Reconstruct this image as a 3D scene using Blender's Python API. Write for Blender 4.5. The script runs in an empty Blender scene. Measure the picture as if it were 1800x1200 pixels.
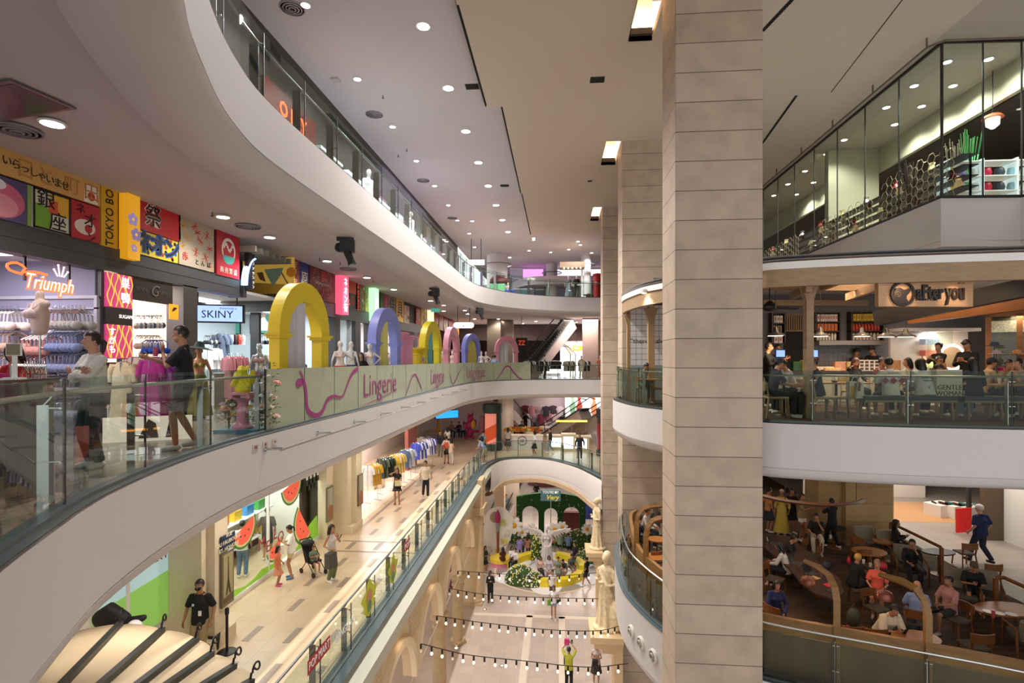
import bpy,math,random
from math import pi,sin,cos,sqrt,atan2,radians
from mathutils import Vector,Matrix
V=Vector
random.seed(7)
C=bpy.context.scene.collection
SC=bpy.context.scene
# ---------------------------------------------------------------- camera, world, exposure
FP,HY,EZ,YAW=950.0,632.0,1.4,math.atan(80/950)
cam=bpy.data.objects.new('camera',bpy.data.cameras.new('camera'))
cam.data.sensor_width=36;cam.data.lens=FP/50;cam.data.shift_y=32/1800
cam.data.clip_end=300;cam.data.clip_start=.02
cam.location=(0,0,EZ);cam.rotation_euler=(pi/2,0,YAW)
C.objects.link(cam);SC.camera=cam
SC.view_settings.view_transform='Standard';SC.view_settings.look='None'
SC.view_settings.gamma=1;SC.view_settings.exposure=0.76
SC.view_settings.use_curve_mapping=False
W=bpy.data.worlds.new('world');SC.world=W;W.use_nodes=True
W.node_tree.nodes['Background'].inputs[0].default_value=(.97,.98,1,1)
W.node_tree.nodes['Background'].inputs[1].default_value=1.0
SC.cycles.max_bounces=7;SC.cycles.transparent_max_bounces=16
SC.cycles.diffuse_bounces=4;SC.cycles.glossy_bounces=3;SC.cycles.transmission_bounces=4
SC.cycles.sample_clamp_indirect=4;SC.cycles.use_denoising=True
SC.cycles.caustics_reflective=False;SC.cycles.caustics_refractive=False
ca,sa=cos(YAW),sin(YAW)
def ray(px,py):
 x,z=(px-900)/FP,-(py-HY)/FP
 return V((x*ca-sa,x*sa+ca,z))
def at(px,py,z):                      # a point of the plane at height z
 r=ray(px,py);t=(z-EZ)/r.z
 return V((r.x*t,r.y*t,z))
def atd(px,py,d):                     # a point at a distance along the view axis
 r=ray(px,py);return V((r.x*d,r.y*d,EZ+r.z*d))
def atx(px,py,x):                     # a point of the wall plane x
 r=ray(px,py);t=x/r.x
 return V((x,r.y*t,EZ+r.z*t))
def aty(px,py,y):
 r=ray(px,py);t=y/r.y
 return V((r.x*t,y,EZ+r.z*t))
def dist(px,py,z):return(z-EZ)/(-(py-HY)/FP)
# ---------------------------------------------------------------- materials
def rgb(c):
 if isinstance(c,str):c=tuple(int(c[i:i+2],16)for i in(0,2,4))
 return tuple(((v/255+.055)/1.055)**2.4 if v>10 else v/3294.6 for v in c)+(1,)
MATS={}
def mat(col,rough=.55,metal=0,emit=0,noise=0,scale=6,bump=0,name=None,spec=.5,alpha=1,stretch=None):
 key=(str(col),rough,metal,emit,noise,scale,bump,spec,alpha,str(stretch))
 if key in MATS:return MATS[key]
 m=bpy.data.materials.new(name or 'mat_'+str(len(MATS)));m.use_nodes=True
 nt=m.node_tree;b=nt.nodes['Principled BSDF'];c=rgb(col)
 b.inputs['Base Color'].default_value=c;b.inputs['Roughness'].default_value=rough
 b.inputs['Metallic'].default_value=metal;b.inputs['Specular IOR Level'].default_value=spec
 b.inputs['Alpha'].default_value=alpha
 if emit:
  b.inputs['Emission Color'].default_value=c;b.inputs['Emission Strength'].default_value=emit
 if noise or bump:
  tc=nt.nodes.new('ShaderNodeTexCoord');mp=nt.nodes.new('ShaderNodeMapping')
  if stretch:mp.inputs['Scale'].default_value=stretch
  n=nt.nodes.new('ShaderNodeTexNoise');n.inputs['Scale'].default_value=scale;n.inputs['Detail'].default_value=5
  nt.links.new(tc.outputs['Object'],mp.inputs[0]);nt.links.new(mp.outputs[0],n.inputs[0])
  if noise:
   r=nt.nodes.new('ShaderNodeMapRange');r.inputs[1].default_value=.3;r.inputs[2].default_value=.7
   r.inputs[3].default_value=1-noise;r.inputs[4].default_value=1+noise*.5
   x=nt.nodes.new('ShaderNodeVectorMath');x.operation='SCALE';x.inputs[0].default_value=c[:3]
   nt.links.new(n.outputs[0],r.inputs[0]);nt.links.new(r.outputs[0],x.inputs['Scale'])
   nt.links.new(x.outputs[0],b.inputs['Base Color'])
  if bump:
   q=nt.nodes.new('ShaderNodeBump');q.inputs['Strength'].default_value=bump;q.inputs['Distance'].default_value=.02
   nt.links.new(n.outputs[0],q.inputs['Height']);nt.links.new(q.outputs[0],b.inputs['Normal'])
 MATS[key]=m;return m
def glass(col=(215,230,222),refl=1.0,name='glass'):
 key=('glass',col,refl)
 if key in MATS:return MATS[key]
 m=bpy.data.materials.new(name);m.use_nodes=True;nt=m.node_tree;nt.nodes.clear()
 o=nt.nodes.new('ShaderNodeOutputMaterial');t=nt.nodes.new('ShaderNodeBsdfTransparent');g=nt.nodes.new('ShaderNodeBsdfGlossy')
 t.inputs[0].default_value=rgb(col);g.inputs['Roughness'].default_value=.02;g.inputs[0].default_value=(.9,.95,.92,1)
 f=nt.nodes.new('ShaderNodeFresnel');f.inputs[0].default_value=1.5
 k=nt.nodes.new('ShaderNodeMath');k.operation='MULTIPLY';k.inputs[1].default_value=refl
 mx=nt.nodes.new('ShaderNodeMixShader')
 ge=nt.nodes.new('ShaderNodeNewGeometry');iv=nt.nodes.new('ShaderNodeMath');iv.operation='SUBTRACT';iv.inputs[0].default_value=1;k2=nt.nodes.new('ShaderNodeMath');k2.operation='MULTIPLY'
 nt.links.new(ge.outputs['Backfacing'],iv.inputs[1]);nt.links.new(f.outputs[0],k.inputs[0]);nt.links.new(k.outputs[0],k2.inputs[0]);nt.links.new(iv.outputs[0],k2.inputs[1]);nt.links.new(k2.outputs[0],mx.inputs[0])
 nt.links.new(t.outputs[0],mx.inputs[1]);nt.links.new(g.outputs[0],mx.inputs[2]);nt.links.new(mx.outputs[0],o.inputs[0])
 MATS[key]=m;return m
def brickmat(name,c1,c2,mortar,bw,bh,msize=.01,offset=.5,rough=.5,planes='auto',bump=.3,noise=.12,nscale=3,spec=.5,freq=2):
 """block or tile pattern in object space metres; planes: 'floor' uses x,y ; 'auto' uses (x or y) against z"""
 m=bpy.data.materials.new(name);m.use_nodes=True;nt=m.node_tree;b=nt.nodes['Principled BSDF']
 b.inputs['Roughness'].default_value=rough;b.inputs['Specular IOR Level'].default_value=spec
 L=nt.links.new;tc=nt.nodes.new('ShaderNodeTexCoord');br=nt.nodes.new('ShaderNodeTexBrick')
 br.offset=offset;br.offset_frequency=freq;br.inputs['Scale'].default_value=1
 br.inputs['Color1'].default_value=rgb(c1);br.inputs['Color2'].default_value=rgb(c2);br.inputs['Mortar'].default_value=rgb(mortar)
 br.inputs['Mortar Size'].default_value=msize;br.inputs['Brick Width'].default_value=bw;br.inputs['Row Height'].default_value=bh
 br.inputs['Mortar Smooth'].default_value=.1
 if planes=='floor':L(tc.outputs['Object'],br.inputs[0])
 elif planes=='floor90':
  sp=nt.nodes.new('ShaderNodeSeparateXYZ');cb=nt.nodes.new('ShaderNodeCombineXYZ')
  L(tc.outputs['Object'],sp.inputs[0]);L(sp.outputs[1],cb.inputs[0]);L(sp.outputs[0],cb.inputs[1]);L(cb.outputs[0],br.inputs[0])
 else:
  sp=nt.nodes.new('ShaderNodeSeparateXYZ');cb=nt.nodes.new('ShaderNodeCombineXYZ');ad=nt.nodes.new('ShaderNodeMath')
  L(tc.outputs['Object'],sp.inputs[0]);L(sp.outputs[0],ad.inputs[0]);L(sp.outputs[1],ad.inputs[1])
  L(ad.outputs[0],cb.inputs[0]);L(sp.outputs[2],cb.inputs[1]);L(cb.outputs[0],br.inputs[0])
 n=nt.nodes.new('ShaderNodeTexNoise');n.inputs['Scale'].default_value=nscale;n.inputs['Detail'].default_value=6
 r=nt.nodes.new('ShaderNodeMapRange');r.inputs[1].default_value=.3;r.inputs[2].default_value=.7
 r.inputs[3].default_value=1-noise;r.inputs[4].default_value=1+noise*.4
 x=nt.nodes.new('ShaderNodeVectorMath');x.operation='SCALE'
 L(tc.outputs['Object'],n.inputs[0]);L(n.outputs[0],r.inputs[0]);L(r.outputs[0],x.inputs['Scale'])
 L(br.outputs[0],x.inputs[0]);L(x.outputs[0],b.inputs['Base Color'])
 if bump:
  q=nt.nodes.new('ShaderNodeBump');q.invert=True;q.inputs['Strength'].default_value=bump;q.inputs['Distance'].default_value=.01
  L(br.outputs['Fac'],q.inputs['Height']);L(q.outputs[0],b.inputs['Normal'])
 return m
# ---------------------------------------------------------------- mesh builder
class MB:
 def __init__(s):s.v=[];s.f=[];s.m=[];s.k=0
 def add(s,vs,fs,T=None):
  n=len(s.v)
  s.v+=[T@V(p)for p in vs]if T else[V(p)for p in vs]
  s.f+=[[i+n for i in f]for f in fs];s.m+=[s.k]*len(fs);return s
 def mi(s,k):s.k=k;return s
 def box(s,a,b,T=None):
  x0,y0,z0=a;x1,y1,z1=b
  return s.add([(x0,y0,z0),(x1,y0,z0),(x1,y1,z0),(x0,y1,z0),(x0,y0,z1),(x1,y0,z1),(x1,y1,z1),(x0,y1,z1)],
                     [(3,2,1,0),(4,5,6,7),(0,1,5,4),(1,2,6,5),(2,3,7,6),(3,0,4,7)],T)
 def bar(s,p,q,w,h,up=(0,0,1),T=None):        # box along a segment
  p,q=V(p),V(q);d=(q-p);L=d.length;d.normalize()
  x=d.cross(V(up));x=x.normalized()if x.length>1e-4 else V((1,0,0));u=x.cross(d)
  vs=[p+x*i*w/2+u*j*h/2+d*k*L for k in(0,1)for i,j in((-1,-1),(1,-1),(1,1),(-1,1))]
  return s.add(vs,[(0,1,2,3),(7,6,5,4),(0,4,5,1),(1,5,6,2),(2,6,7,3),(3,7,4,0)],T)
 def prism(s,poly,z0,z1,T=None):
  n=len(poly);vs=[(x,y,z0)for x,y in poly]+[(x,y,z1)for x,y in poly]
  return s.add(vs,[list(range(n))[::-1],list(range(n,2*n))]+[(i,(i+1)%n,n+(i+1)%n,n+i)for i in range(n)],T)
 def lathe(s,prof,n=16,c=(0,0,0),T=None,sx=1,sy=1):     # prof: (radius, z)
  vs,fs=[],[]
  for r,z in prof:vs+=[(c[0]+r*sx*cos(2*pi*i/n),c[1]+r*sy*sin(2*pi*i/n),c[2]+z)for i in range(n)]
  for j in range(len(prof)-1):
   for i in range(n):a=j*n+i;b=j*n+(i+1)%n;fs.append((a,b,b+n,a+n))
  fs.append(list(range(n))[::-1]);k=(len(prof)-1)*n;fs.append([k+i for i in range(n)])
  return s.add(vs,fs,T)
 def tube(s,pts,r,n=8,T=None,flat=None,cap=True):          # r: number, list or list of (a, b); flat: the a-axis hint
  pts=[V(p)for p in pts];m=len(pts)
  rs=[(r,r)]*m if isinstance(r,(int,float))else[(q,q)if isinstance(q,(int,float))else q for q in r]
  vs,fs=[],[];up=V(flat)if flat else None;prev=None
  for i,p in enumerate(pts):
   d=(pts[min(i+1,m-1)]-pts[max(i-1,0)])
   d=d.normalized()if d.length>1e-6 else V((0,0,1))
   if prev is None:
    a=up if up else(V((0,0,1))if abs(d.z)<.9 else V((1,0,0)))
    x=(a-d*a.dot(d))
   else:x=prev-d*prev.dot(d)
   if up:x=up-d*up.dot(d)
   if x.length<1e-4:x=d.orthogonal()
   x.normalize();prev=x;y=d.cross(x)
   vs+=[p+x*(rs[i][0]*cos(2*pi*k/n))+y*(rs[i][1]*sin(2*pi*k/n))for k in range(n)]
  for j in range(m-1):
   for i in range(n):a=j*n+i;b=j*n+(i+1)%n;fs.append((a,b,b+n,a+n))
  if cap:fs.append(list(range(n))[::-1]);fs.append([(m-1)*n+i for i in range(n)])
  return s.add(vs,fs,T)
 def limb(s,pts,rs,n=10,T=None,flat=None):                  # a tube with rounded ends
  pts=[V(p)for p in pts];rs=[(q,q)if isinstance(q,(int,float))else q for q in rs]
  d0=(pts[0]-pts[1]).normalized();d1=(pts[-1]-pts[-2]).normalized()
  P,R=[],[]
  for t in(1.0,.85,.5):
   w=sqrt(max(0,1-t*t));P.append(pts[0]+d0*rs[0][1]*t);R.append((max(rs[0][0]*w,.001),max(rs[0][1]*w,.001)))
  P+=pts;R+=rs
  for t in(.5,.85,1.0):
   w=sqrt(max(0,1-t*t));P.append(pts[-1]+d1*rs[-1][1]*t);R.append((max(rs[-1][0]*w,.001),max(rs[-1][1]*w,.001)))
  return s.tube(P,R,n,T,flat)
 def ball(s,c,r,n=10,T=None,R=None):                        # ellipsoid, r number or 3 radii
  r=(r,r,r)if isinstance(r,(int,float))else r;h=n//2+1;vs,fs=[],[];c=V(c)
  for j in range(1,h):
   t=pi*j/h
   for i in range(n):
    p=V((r[0]*sin(t)*cos(2*pi*i/n),r[1]*sin(t)*sin(2*pi*i/n),r[2]*cos(t)))
    vs.append((R@p if R else p)+c)
  k=len(vs);a=V((0,0,r[2]));vs+=[(R@a if R else a)+c,(R@-a if R else-a)+c]
  for j in range(h-2):
   for i in range(n):a_=j*n+i;b=j*n+(i+1)%n;fs.append((a_,a_+n,b+n,b))
  for i in range(n):fs.append((k,i,(i+1)%n));q=(h-2)*n;fs.append((k+1,q+(i+1)%n,q+i))
  return s.add(vs,fs,T)
 def sweep(s,prof,path,side=1,closed=False):                 # prof: (offset to the inside, z) carried along a plan path
  n=len(prof);N=normals(path,side);vs,fs=[],[]
  for p,q in zip(path,N):vs+=[(p[0]+q[0]*o,p[1]+q[1]*o,z)for o,z in prof]
  for j in range(len(path)-1):
   for i in range(n if closed else n-1):
    a=j*n+i;b=j*n+(i+1)%n;f=(a,b,b+n,a+n);fs.append(f if side>0 else f[::-1])
  if closed:fs.append(list(range(n)));fs.append([(len(path)-1)*n+i for i in range(n)][::-1])
  return s.add(vs,fs)
 def build(s,name,m=None,parent=None,smooth=False,loc=None,rot=None):
  me=bpy.data.meshes.new(name);me.from_pydata([tuple(p)for p in s.v],[],s.f)
  ms=m if isinstance(m,(list,tuple))else[m]
  for q in ms:me.materials.append(q)
  if len(ms)>1:me.polygons.foreach_set('material_index',s.m)
  if smooth:
   me.polygons.foreach_set('use_smooth',[True]*len(me.polygons));me.set_sharp_from_angle(angle=radians(40 if smooth is True else smooth))
  me.update();o=bpy.data.objects.new(name,me);C.objects.link(o)
  if parent:o.parent=parent
  if loc:o.location=loc
  if rot:o.rotation_euler=rot if isinstance(rot,(tuple,list))else(0,0,rot)
  return o
def normals(path,side):
 out=[]
 for i in range(len(path)):
  a=path[max(i-1,0)];b=path[min(i+1,len(path)-1)];dx,dy=b[0]-a[0],b[1]-a[1];l=math.hypot(dx,dy)or 1
  out.append((-dy/l*side,dx/l*side))
 return out
def offset(path,o,side):return[(p[0]+n[0]*o,p[1]+n[1]*o)for p,n in zip(path,normals(path,side))]
def spline(pts,step=.35):                                          # Catmull-Rom through plan or space points, evenly resampled
 P=[V(tuple(p)+(0,)*(3-len(p)))for p in pts];P=[P[0]*2-P[1]]+P+[P[-1]*2-P[-2]];out=[]
 for i in range(1,len(P)-2):
  a,b,c,d=P[i-1:i+3];k=max(2,int((c-b).length/.1))
  for j in range(k):
   t=j/k;out.append(.5*((2*b)+(c-a)*t+(2*a-5*b+4*c-d)*t*t+(3*b-a-3*c+d)*t**3))
 out.append(P[-2]);res=[out[0]];acc=0
 for a,b in zip(out,out[1:]):
  acc+=(b-a).length
  if acc>=step:res.append(b);acc=0
 if(res[-1]-out[-1]).length>1e-3:res.append(out[-1])
 return[tuple(p)[:len(pts[0])]for p in res]
def every(path,step):                                              # points along a path at equal spacing
 out=[path[0]];acc=0
 for a,b in zip(path,path[1:]):
  l=math.dist(a,b)
  while acc+l>=step:
   t=(step-acc)/l;a=tuple(a[i]+(b[i]-a[i])*t for i in range(len(a)));out.append(a);l=math.dist(a,b);acc=0
  acc+=l
 return out
# ---------------------------------------------------------------- object bookkeeping
def tag(o,label,cat,group=None,kind=None):
 o['label']=label;o['category']=cat
 if group:o['group']=group
 if kind:o['kind']=kind
 return o
def thing(name,label,cat,loc=(0,0,0),rotz=0,group=None):
 o=bpy.data.objects.new(name,None);o.empty_display_size=.2;C.objects.link(o);o.location=loc
 o.rotation_euler=rotz if isinstance(rotz,(tuple,list))else(0,0,rotz);return tag(o,label,cat,group)
def struct(name,mb,m,smooth=False):
 o=mb.build(name,m,smooth=smooth);o['kind']='structure';return o
def dup(root,loc,rotz=0,label=None,group=None,scale=None):
 def cp(o,par):
  c=o.copy();C.objects.link(c);c.parent=par
  for ch in list(o.children):cp(ch,c)
  return c
 r=cp(root,None);r.location=loc;r.rotation_euler=rotz if isinstance(rotz,(tuple,list))else(0,0,rotz)
 if label:r['label']=label
 if group:r['group']=group
 if scale:r.scale=(scale,)*3 if isinstance(scale,(int,float))else scale
 return r
def text(s,size,m,parent=None,loc=(0,0,0),rot=(pi/2,0,0),ext=.004,name='lettering',align='CENTER',bold=0,shear=0,sx=1):
 c=bpy.data.curves.new(name,'FONT');c.body=s;c.size=size;c.align_x=align;c.align_y='CENTER';c.extrude=ext
 c.offset=bold;c.shear=shear;c.resolution_u=2
 t=bpy.data.objects.new(name,c);me=bpy.data.meshes.new_from_object(t);bpy.data.objects.remove(t);bpy.data.curves.remove(c)
 me.materials.clear();me.materials.append(m)
 o=bpy.data.objects.new(name,me);C.objects.link(o);o.location=loc;o.rotation_euler=rot;o.scale=(sx,1,1)
 if parent:o.parent=parent
 return o
def lamp(kind,loc,energy,col=(1,.93,.85),size=.2,parent=None,rot=None,spot=2.2,name='light',sy=None):
 l=bpy.data.lights.new(name,kind);l.energy=energy;l.color=col
 if kind=='AREA':
  l.size=size
  if sy:l.shape='RECTANGLE';l.size_y=sy
 else:l.shadow_soft_size=size
 if kind=='SPOT':l.spot_size=spot;l.spot_blend=.6
 o=bpy.data.objects.new(name,l);C.objects.link(o);o.location=loc
 if rot:o.rotation_euler=rot
 if parent:o.parent=parent
 return o
# ---------------------------------------------------------------- levels
ZU,ZM,ZL,ZG,ZC=5.6,0.0,-5.2,-12.0,9.9
M_LEFT=spline([(4,-.4),(1,-.1),(-.8,.55),(-2.4,1.8),(-3.45,2.95),(-4.12,4.13),(-4.63,5.22),(-5.05,6.67),(-5.32,8.27),(-5.4,9.8),(-5.4,15),(-5.4,25),(-5.25,30),(-4.85,33),(-4,35.4),(-2,37.2),(1,38),(6,38.2)],.3)
U_LEFT=spline([(4,2.0),(1,2.1),(-1.6,3.0),(-3.2,4.4),(-4.05,5.99),(-4.5,7.3),(-4.7,8.62),(-4.73,11.5),(-4.73,18),(-4.73,24.5),(-4.68,28.5),(-4.2,31.2),(-2.62,34.15),(0,36.07),(3,37),(9.94,37.4)],.3)
L_LEFT=spline([(-4.65,-8),(-4.65,2),(-4.65,18),(-4.65,31),(-4.5,34),(-3.78,35.84),(-1.95,36.5),(-.23,35.94),(1.51,33.7),(2.54,31),(2.9,29.8)],.35)
M_RIGHT=spline([(3.2,20.8),(2.2,20.3),(1.95,19.2),(2.07,17.74),(2.33,16.5),(2.93,15.3),(3.75,13.7),(4.5,12.6),(5.3,12.25),(6.86,11.9),(9.3,11.63),(13,11.3),(22,10.8)],.25)
L_RIGHT=spline([(3.2,20.8),(2.2,19.9),(1.9,18.1),(1.83,16),(2.04,14.75),(2.55,13.3),(3.3,12.2),(4.27,11.49),(6.65,10.6),(8.04,10.06),(10,9.1),(16,5.6)],.25)
U_RIGHT=[(9.94,37.4),(9.94,14.95),(11.95,15.05),(14.2,12.8),(20,12.8)]
plaster=mat((205,200,198),.6,name='white_plaster');soffit=mat((196,184,172),.7,noise=.05,scale=1.5,name='beige_soffit')
ceil_m=mat((196,188,188),.8,name='ceiling_paint');dark=mat((48,48,50),.5,name='charcoal');black=mat((14,14,15),.45)
steel=mat((190,192,190),.25,1,name='brushed_steel');white=mat((235,233,228),.5);ledge_dark=mat((84,92,94),.35)
GL=glass((232,240,236));GLC=glass((235,242,238),.8);frost=mat((176,184,160),.5,alpha=.93)
def line_mat():return mat((25,25,27),.6)
# floors
tileM=brickmat('floor_wood_planks',(150,136,124),(124,112,104),(84,76,72),1.2,.2,.004,.5,.22,'floor90',.1,.1,2)
tileL=brickmat('floor_beige_tile',(214,190,158),(205,180,148),(176,152,124),.9,.45,.004,.5,.3,'floor90',.1,.06,1.5)
tileG=brickmat('floor_grey_tile',(196,178,164),(186,170,158),(165,148,136),.6,.6,.004,0,.22,'floor',.05,.06,1)
stone=brickmat('pillar_stone',(190,172,152),(182,163,142),(84,68,54),60,.6134,.0075,0,.6,'auto',.7,.16,2.2)
woodC=brickmat('floor_dark_wood',(84,66,50),(70,54,42),(40,30,24),1.1,.13,.003,.5,.8,'floor',.1,.15,2,.15)
def slab(name,path,side,extra,z,th,prof,mf,fm,cm,inner=None,cz=None):
 """floor, moulded edge and ceiling underside of one storey"""
 f=MB();f.v=[V((p[0],p[1],z))for p in path]+[V((p[0],p[1],z))for p in extra];f.f=[list(range(len(f.v)))];f.m=[0]
 if side>0:f.f=[f.f[0]]
 struct('floor_'+name,f,mf)
 e=MB();e.sweep(prof,path,side);struct("trim_edge_"+name,e,fm,smooth=60)
 q=offset(path,prof[-1][0],side);c=MB();c.v=[V((p[0],p[1],cz))for p in q]+[V((p[0],p[1],cz))for p in extra]
 c.f=[list(range(len(c.v)))[::-1]];c.m=[0];struct('ceiling_'+name,c,cm)
def edge_prof(z,drop=.95,cz=None,wide=1.0):
 b=z-drop
 return[(.16,z+.001),(0,z-.005),(0,z-.06),(0,b+.02),(.02,b+.02),(.02,b),(.0,b),(.05,b-.13),(.14,b-.21),(.3,b-.26),(.5,b-.28),(.52,b-.27),(wide-.06,b-.2),(wide-.02,b-.15),(wide,cz)]
slab('upper',U_LEFT,1,[(9.94,62),(-18,62),(-18,-8),(4,-8)],ZU,1,edge_prof(ZU,.95,4.72),tileM,plaster,ceil_m,cz=4.72)
slab('middle',M_LEFT,1,[(6,62),(-18,62),(-18,-9),(4,-9)],ZM,1,edge_prof(ZM,1.0,-1.15),tileM,plaster,ceil_m,cz=-1.15)
slab('middle_cafe',M_RIGHT,1,[(26,10),(26,62),(6,62),(6,38.3),(3.2,25)][::1],ZM,1,edge_prof(ZM,1.0,-1.15),woodC,plaster,ceil_m,cz=-1.15)
slab('lower',L_LEFT,1,[(2.9,52),(2.9,52),(-18,52),(-18,-9)],ZL,1,[(.02,ZL+.002),(-.0,ZL),(-.1,ZL-.02),(-.1,ZL-.12),(-.5,ZL-.3),(-.5,ZL-.62),(-.35,ZL-.72),(.15,ZL-.75)],tileL,mat((196,196,178),.5),ceil_m,cz=ZL-.74)
slab('lower_cafe',L_RIGHT,1,[(26,3),(26,62),(4.2,62),(4.2,30),(3.2,25)],ZL,1,edge_prof(ZL,1.35,-6.9),woodC,plaster,ceil_m,cz=-6.9)
# ground floor
f=MB();f.box((-30,-10,ZG-.3),(30,75,ZG));struct('floor_ground',f,tileG)
f=MB()
for x in(-1.62,.06):f.box((x,6,ZG),(x+.32,28.3,ZG+.004))
f.box((-4.4,28.1,ZG),(2.3,28.4,ZG+.004));struct('floor_pale_strips',f,mat((222,206,186),.3))
# top ceiling with lowered panel
f=MB();f.box((-7.5,-8,ZC),(-1.6,62,ZC+.3));f.box((-1.6,36,ZC),(20,62,ZC+.3));struct('ceiling_top',f,mat((198,194,198),.8))
f=MB();panel=mat((200,188,174),.8,name='lowered_ceiling')
pits=[(1.85,12.5,2.45,14.3),(1.85,20.8,2.45,23.3),(1.95,29.7,2.45,32.6)]
f.box((-2.35,-8,9.7),(9.8,12.5,ZC))
x0,prev=-2.3,12.5
def rows(ya,yb,xa):
 global f
 cut=sorted(set([ya,yb]+[v for p in pits for v in(p[1],p[3])if ya<v<yb]))
 for a,b in zip(cut,cut[1:]):
  pit=[p for p in pits if p[1]<=a and p[3]>=b]
  if pit:f.box((xa,a,9.7),(pit[0][0],b,ZC));f.box((2.45,a,9.7),(9.8,b,ZC))
  else:f.box((xa,a,9.7),(9.8,b,ZC))
rows(12.5,17.65,-2.3);rows(17.65,27,-1.8);rows(27,36,-1.75);struct('ceiling_panel',f,panel)
f=MB()
for x0,y0,x1,y1 in pits:f.box((x0-.3,y0-.3,10.9),(x1+.3,y1+.3,11))
struct('ceiling_recess_lids',f,panel)
for i,(x0,y0,x1,y1)in enumerate(pits):
 g=MB()
 for a,b in(((x0-.02,y0,9.7),(x0,y1,11)),((x0,y1,9.7),(x1,y1+.02,11)),((x0,y0-.02,9.9),(x1,y0,11))):g.box(a,b)
 struct('ceiling_recess_sides_%d'%(i+1),g,mat((238,214,178),.6))
 t=thing('recessed_uplight','warm strip light in the square ceiling recess beside the %s stone pillar'%('nearest','second','farthest')[i],'light',(x0+.3,y1-.12,9.78),0,None)
 b=MB();b.box((-.28,-.05,0),(.28,.05,.16));b.build('housing',mat((40,30,22),.6),t)
 b=MB();b.box((-.26,-.04,.165),(.26,.04,.2));b.build('lamp_strip',mat((255,205,130),emit=12),t)
 lamp('AREA',(0,0,.24),30,(1,.72,.38),.5,t,rot=(pi,0,0),sy=.1)
# U right ceiling (same height) and slots
f=MB();f.box((9.8,-8,9.7),(26,62,9.9));struct('ceiling_right',f,mat((178,168,160),.8))
slot=MB()
for a,b,w in(((1340,55),(1392,0),.1),((1340,252),(1400,168),.08),((1461,162),(1586,0),.02)):
 p,q=at(*a,9.695),at(*b,9.695);slot.bar(p,q,w,.012)
for a,b in(((-2.37,-8,9.72),(-2.33,17.65,9.9)),((-1.86,17.7,9.72),(-1.82,27,9.9)),((-1.81,27,9.72),(-1.77,36,9.9))):slot.box(a,b)
struct('ceiling_slots',slot,mat((16,15,15),.9))
# stone pillars
def pillar(n,x0,y0,w=1.77,d=1.38,z0=ZG,z1=9.8,m=None):
 f=MB();f.box((x0,y0,z0),(x0+w,y0+d,z1));o=f.build('pillar_%d'%n,m or stone);o['kind']='structure'
 bv=o.modifiers.new('b','BEVEL');bv.width=.025;bv.segments=2;return o
for i,y in enumerate((11.5,20.8,29.7)):pillar(i+1,2.44,y)
# left walls
f=MB();f.box((-7.6,-8,ZU),(-7.45,40,9.95));struct('wall_upper_left',f,mat((62,54,50),.6,noise=.1,scale=1))
f=MB();f.box((-14.2,-8,ZM),(-14,62,4.72));struct('wall_middle_left',f,mat((214,205,210),.6))
f=MB();f.box((-12.4,-8,ZL),(-12.2,52,-1.15));struct('wall_lower_left',f,mat((238,226,218),.6))
# back walls
f=MB();f.box((-18,61,ZU),(26,61.2,9.9));struct('wall_upper_back',f,mat((190,184,190),.7))
f=MB();f.box((-18,61,ZM),(26,61.2,4.8));struct('wall_middle_back',f,mat((70,48,44),.7))
f=MB();f.box((-18,50.5,ZL),(26,50.7,-1.1));struct('wall_lower_back',f,mat((226,208,206),.6))
f=MB();f.box((-18,66,ZG),(26,66.2,-5));struct('wall_ground_back',f,mat((210,196,188),.6))
f=MB();f.box((25.5,-8,ZG),(25.7,62,9.9));struct('wall_right',f,mat((190,180,170),.7))
# right upper storey slab edge (faceted)
f=MB();P=U_RIGHT;prof=[(.0,ZU),(0,4.45),(0.04,4.43),(0,4.41),(0,4.32),(.5,4.32),(3,4.33),(16,4.33)]
f.sweep([(0,ZU),(0,4.5),(.02,4.49),(0,4.48),(0,4.34),(1.0,4.34)],P,1);struct('trim_edge_upper_right',f,mat((190,182,180),.7))
f=MB();f.v=[V((p[0],p[1],z))for z in(ZU,4.36)for p in P+[(26,12.8),(26,62),(9.94,62)]];n=len(P)+3
f.f=[list(range(n)),list(range(n,2*n))[::-1]];f.m=[0,0];struct('floor_upper_right',f,mat((120,108,100),.7))
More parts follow.
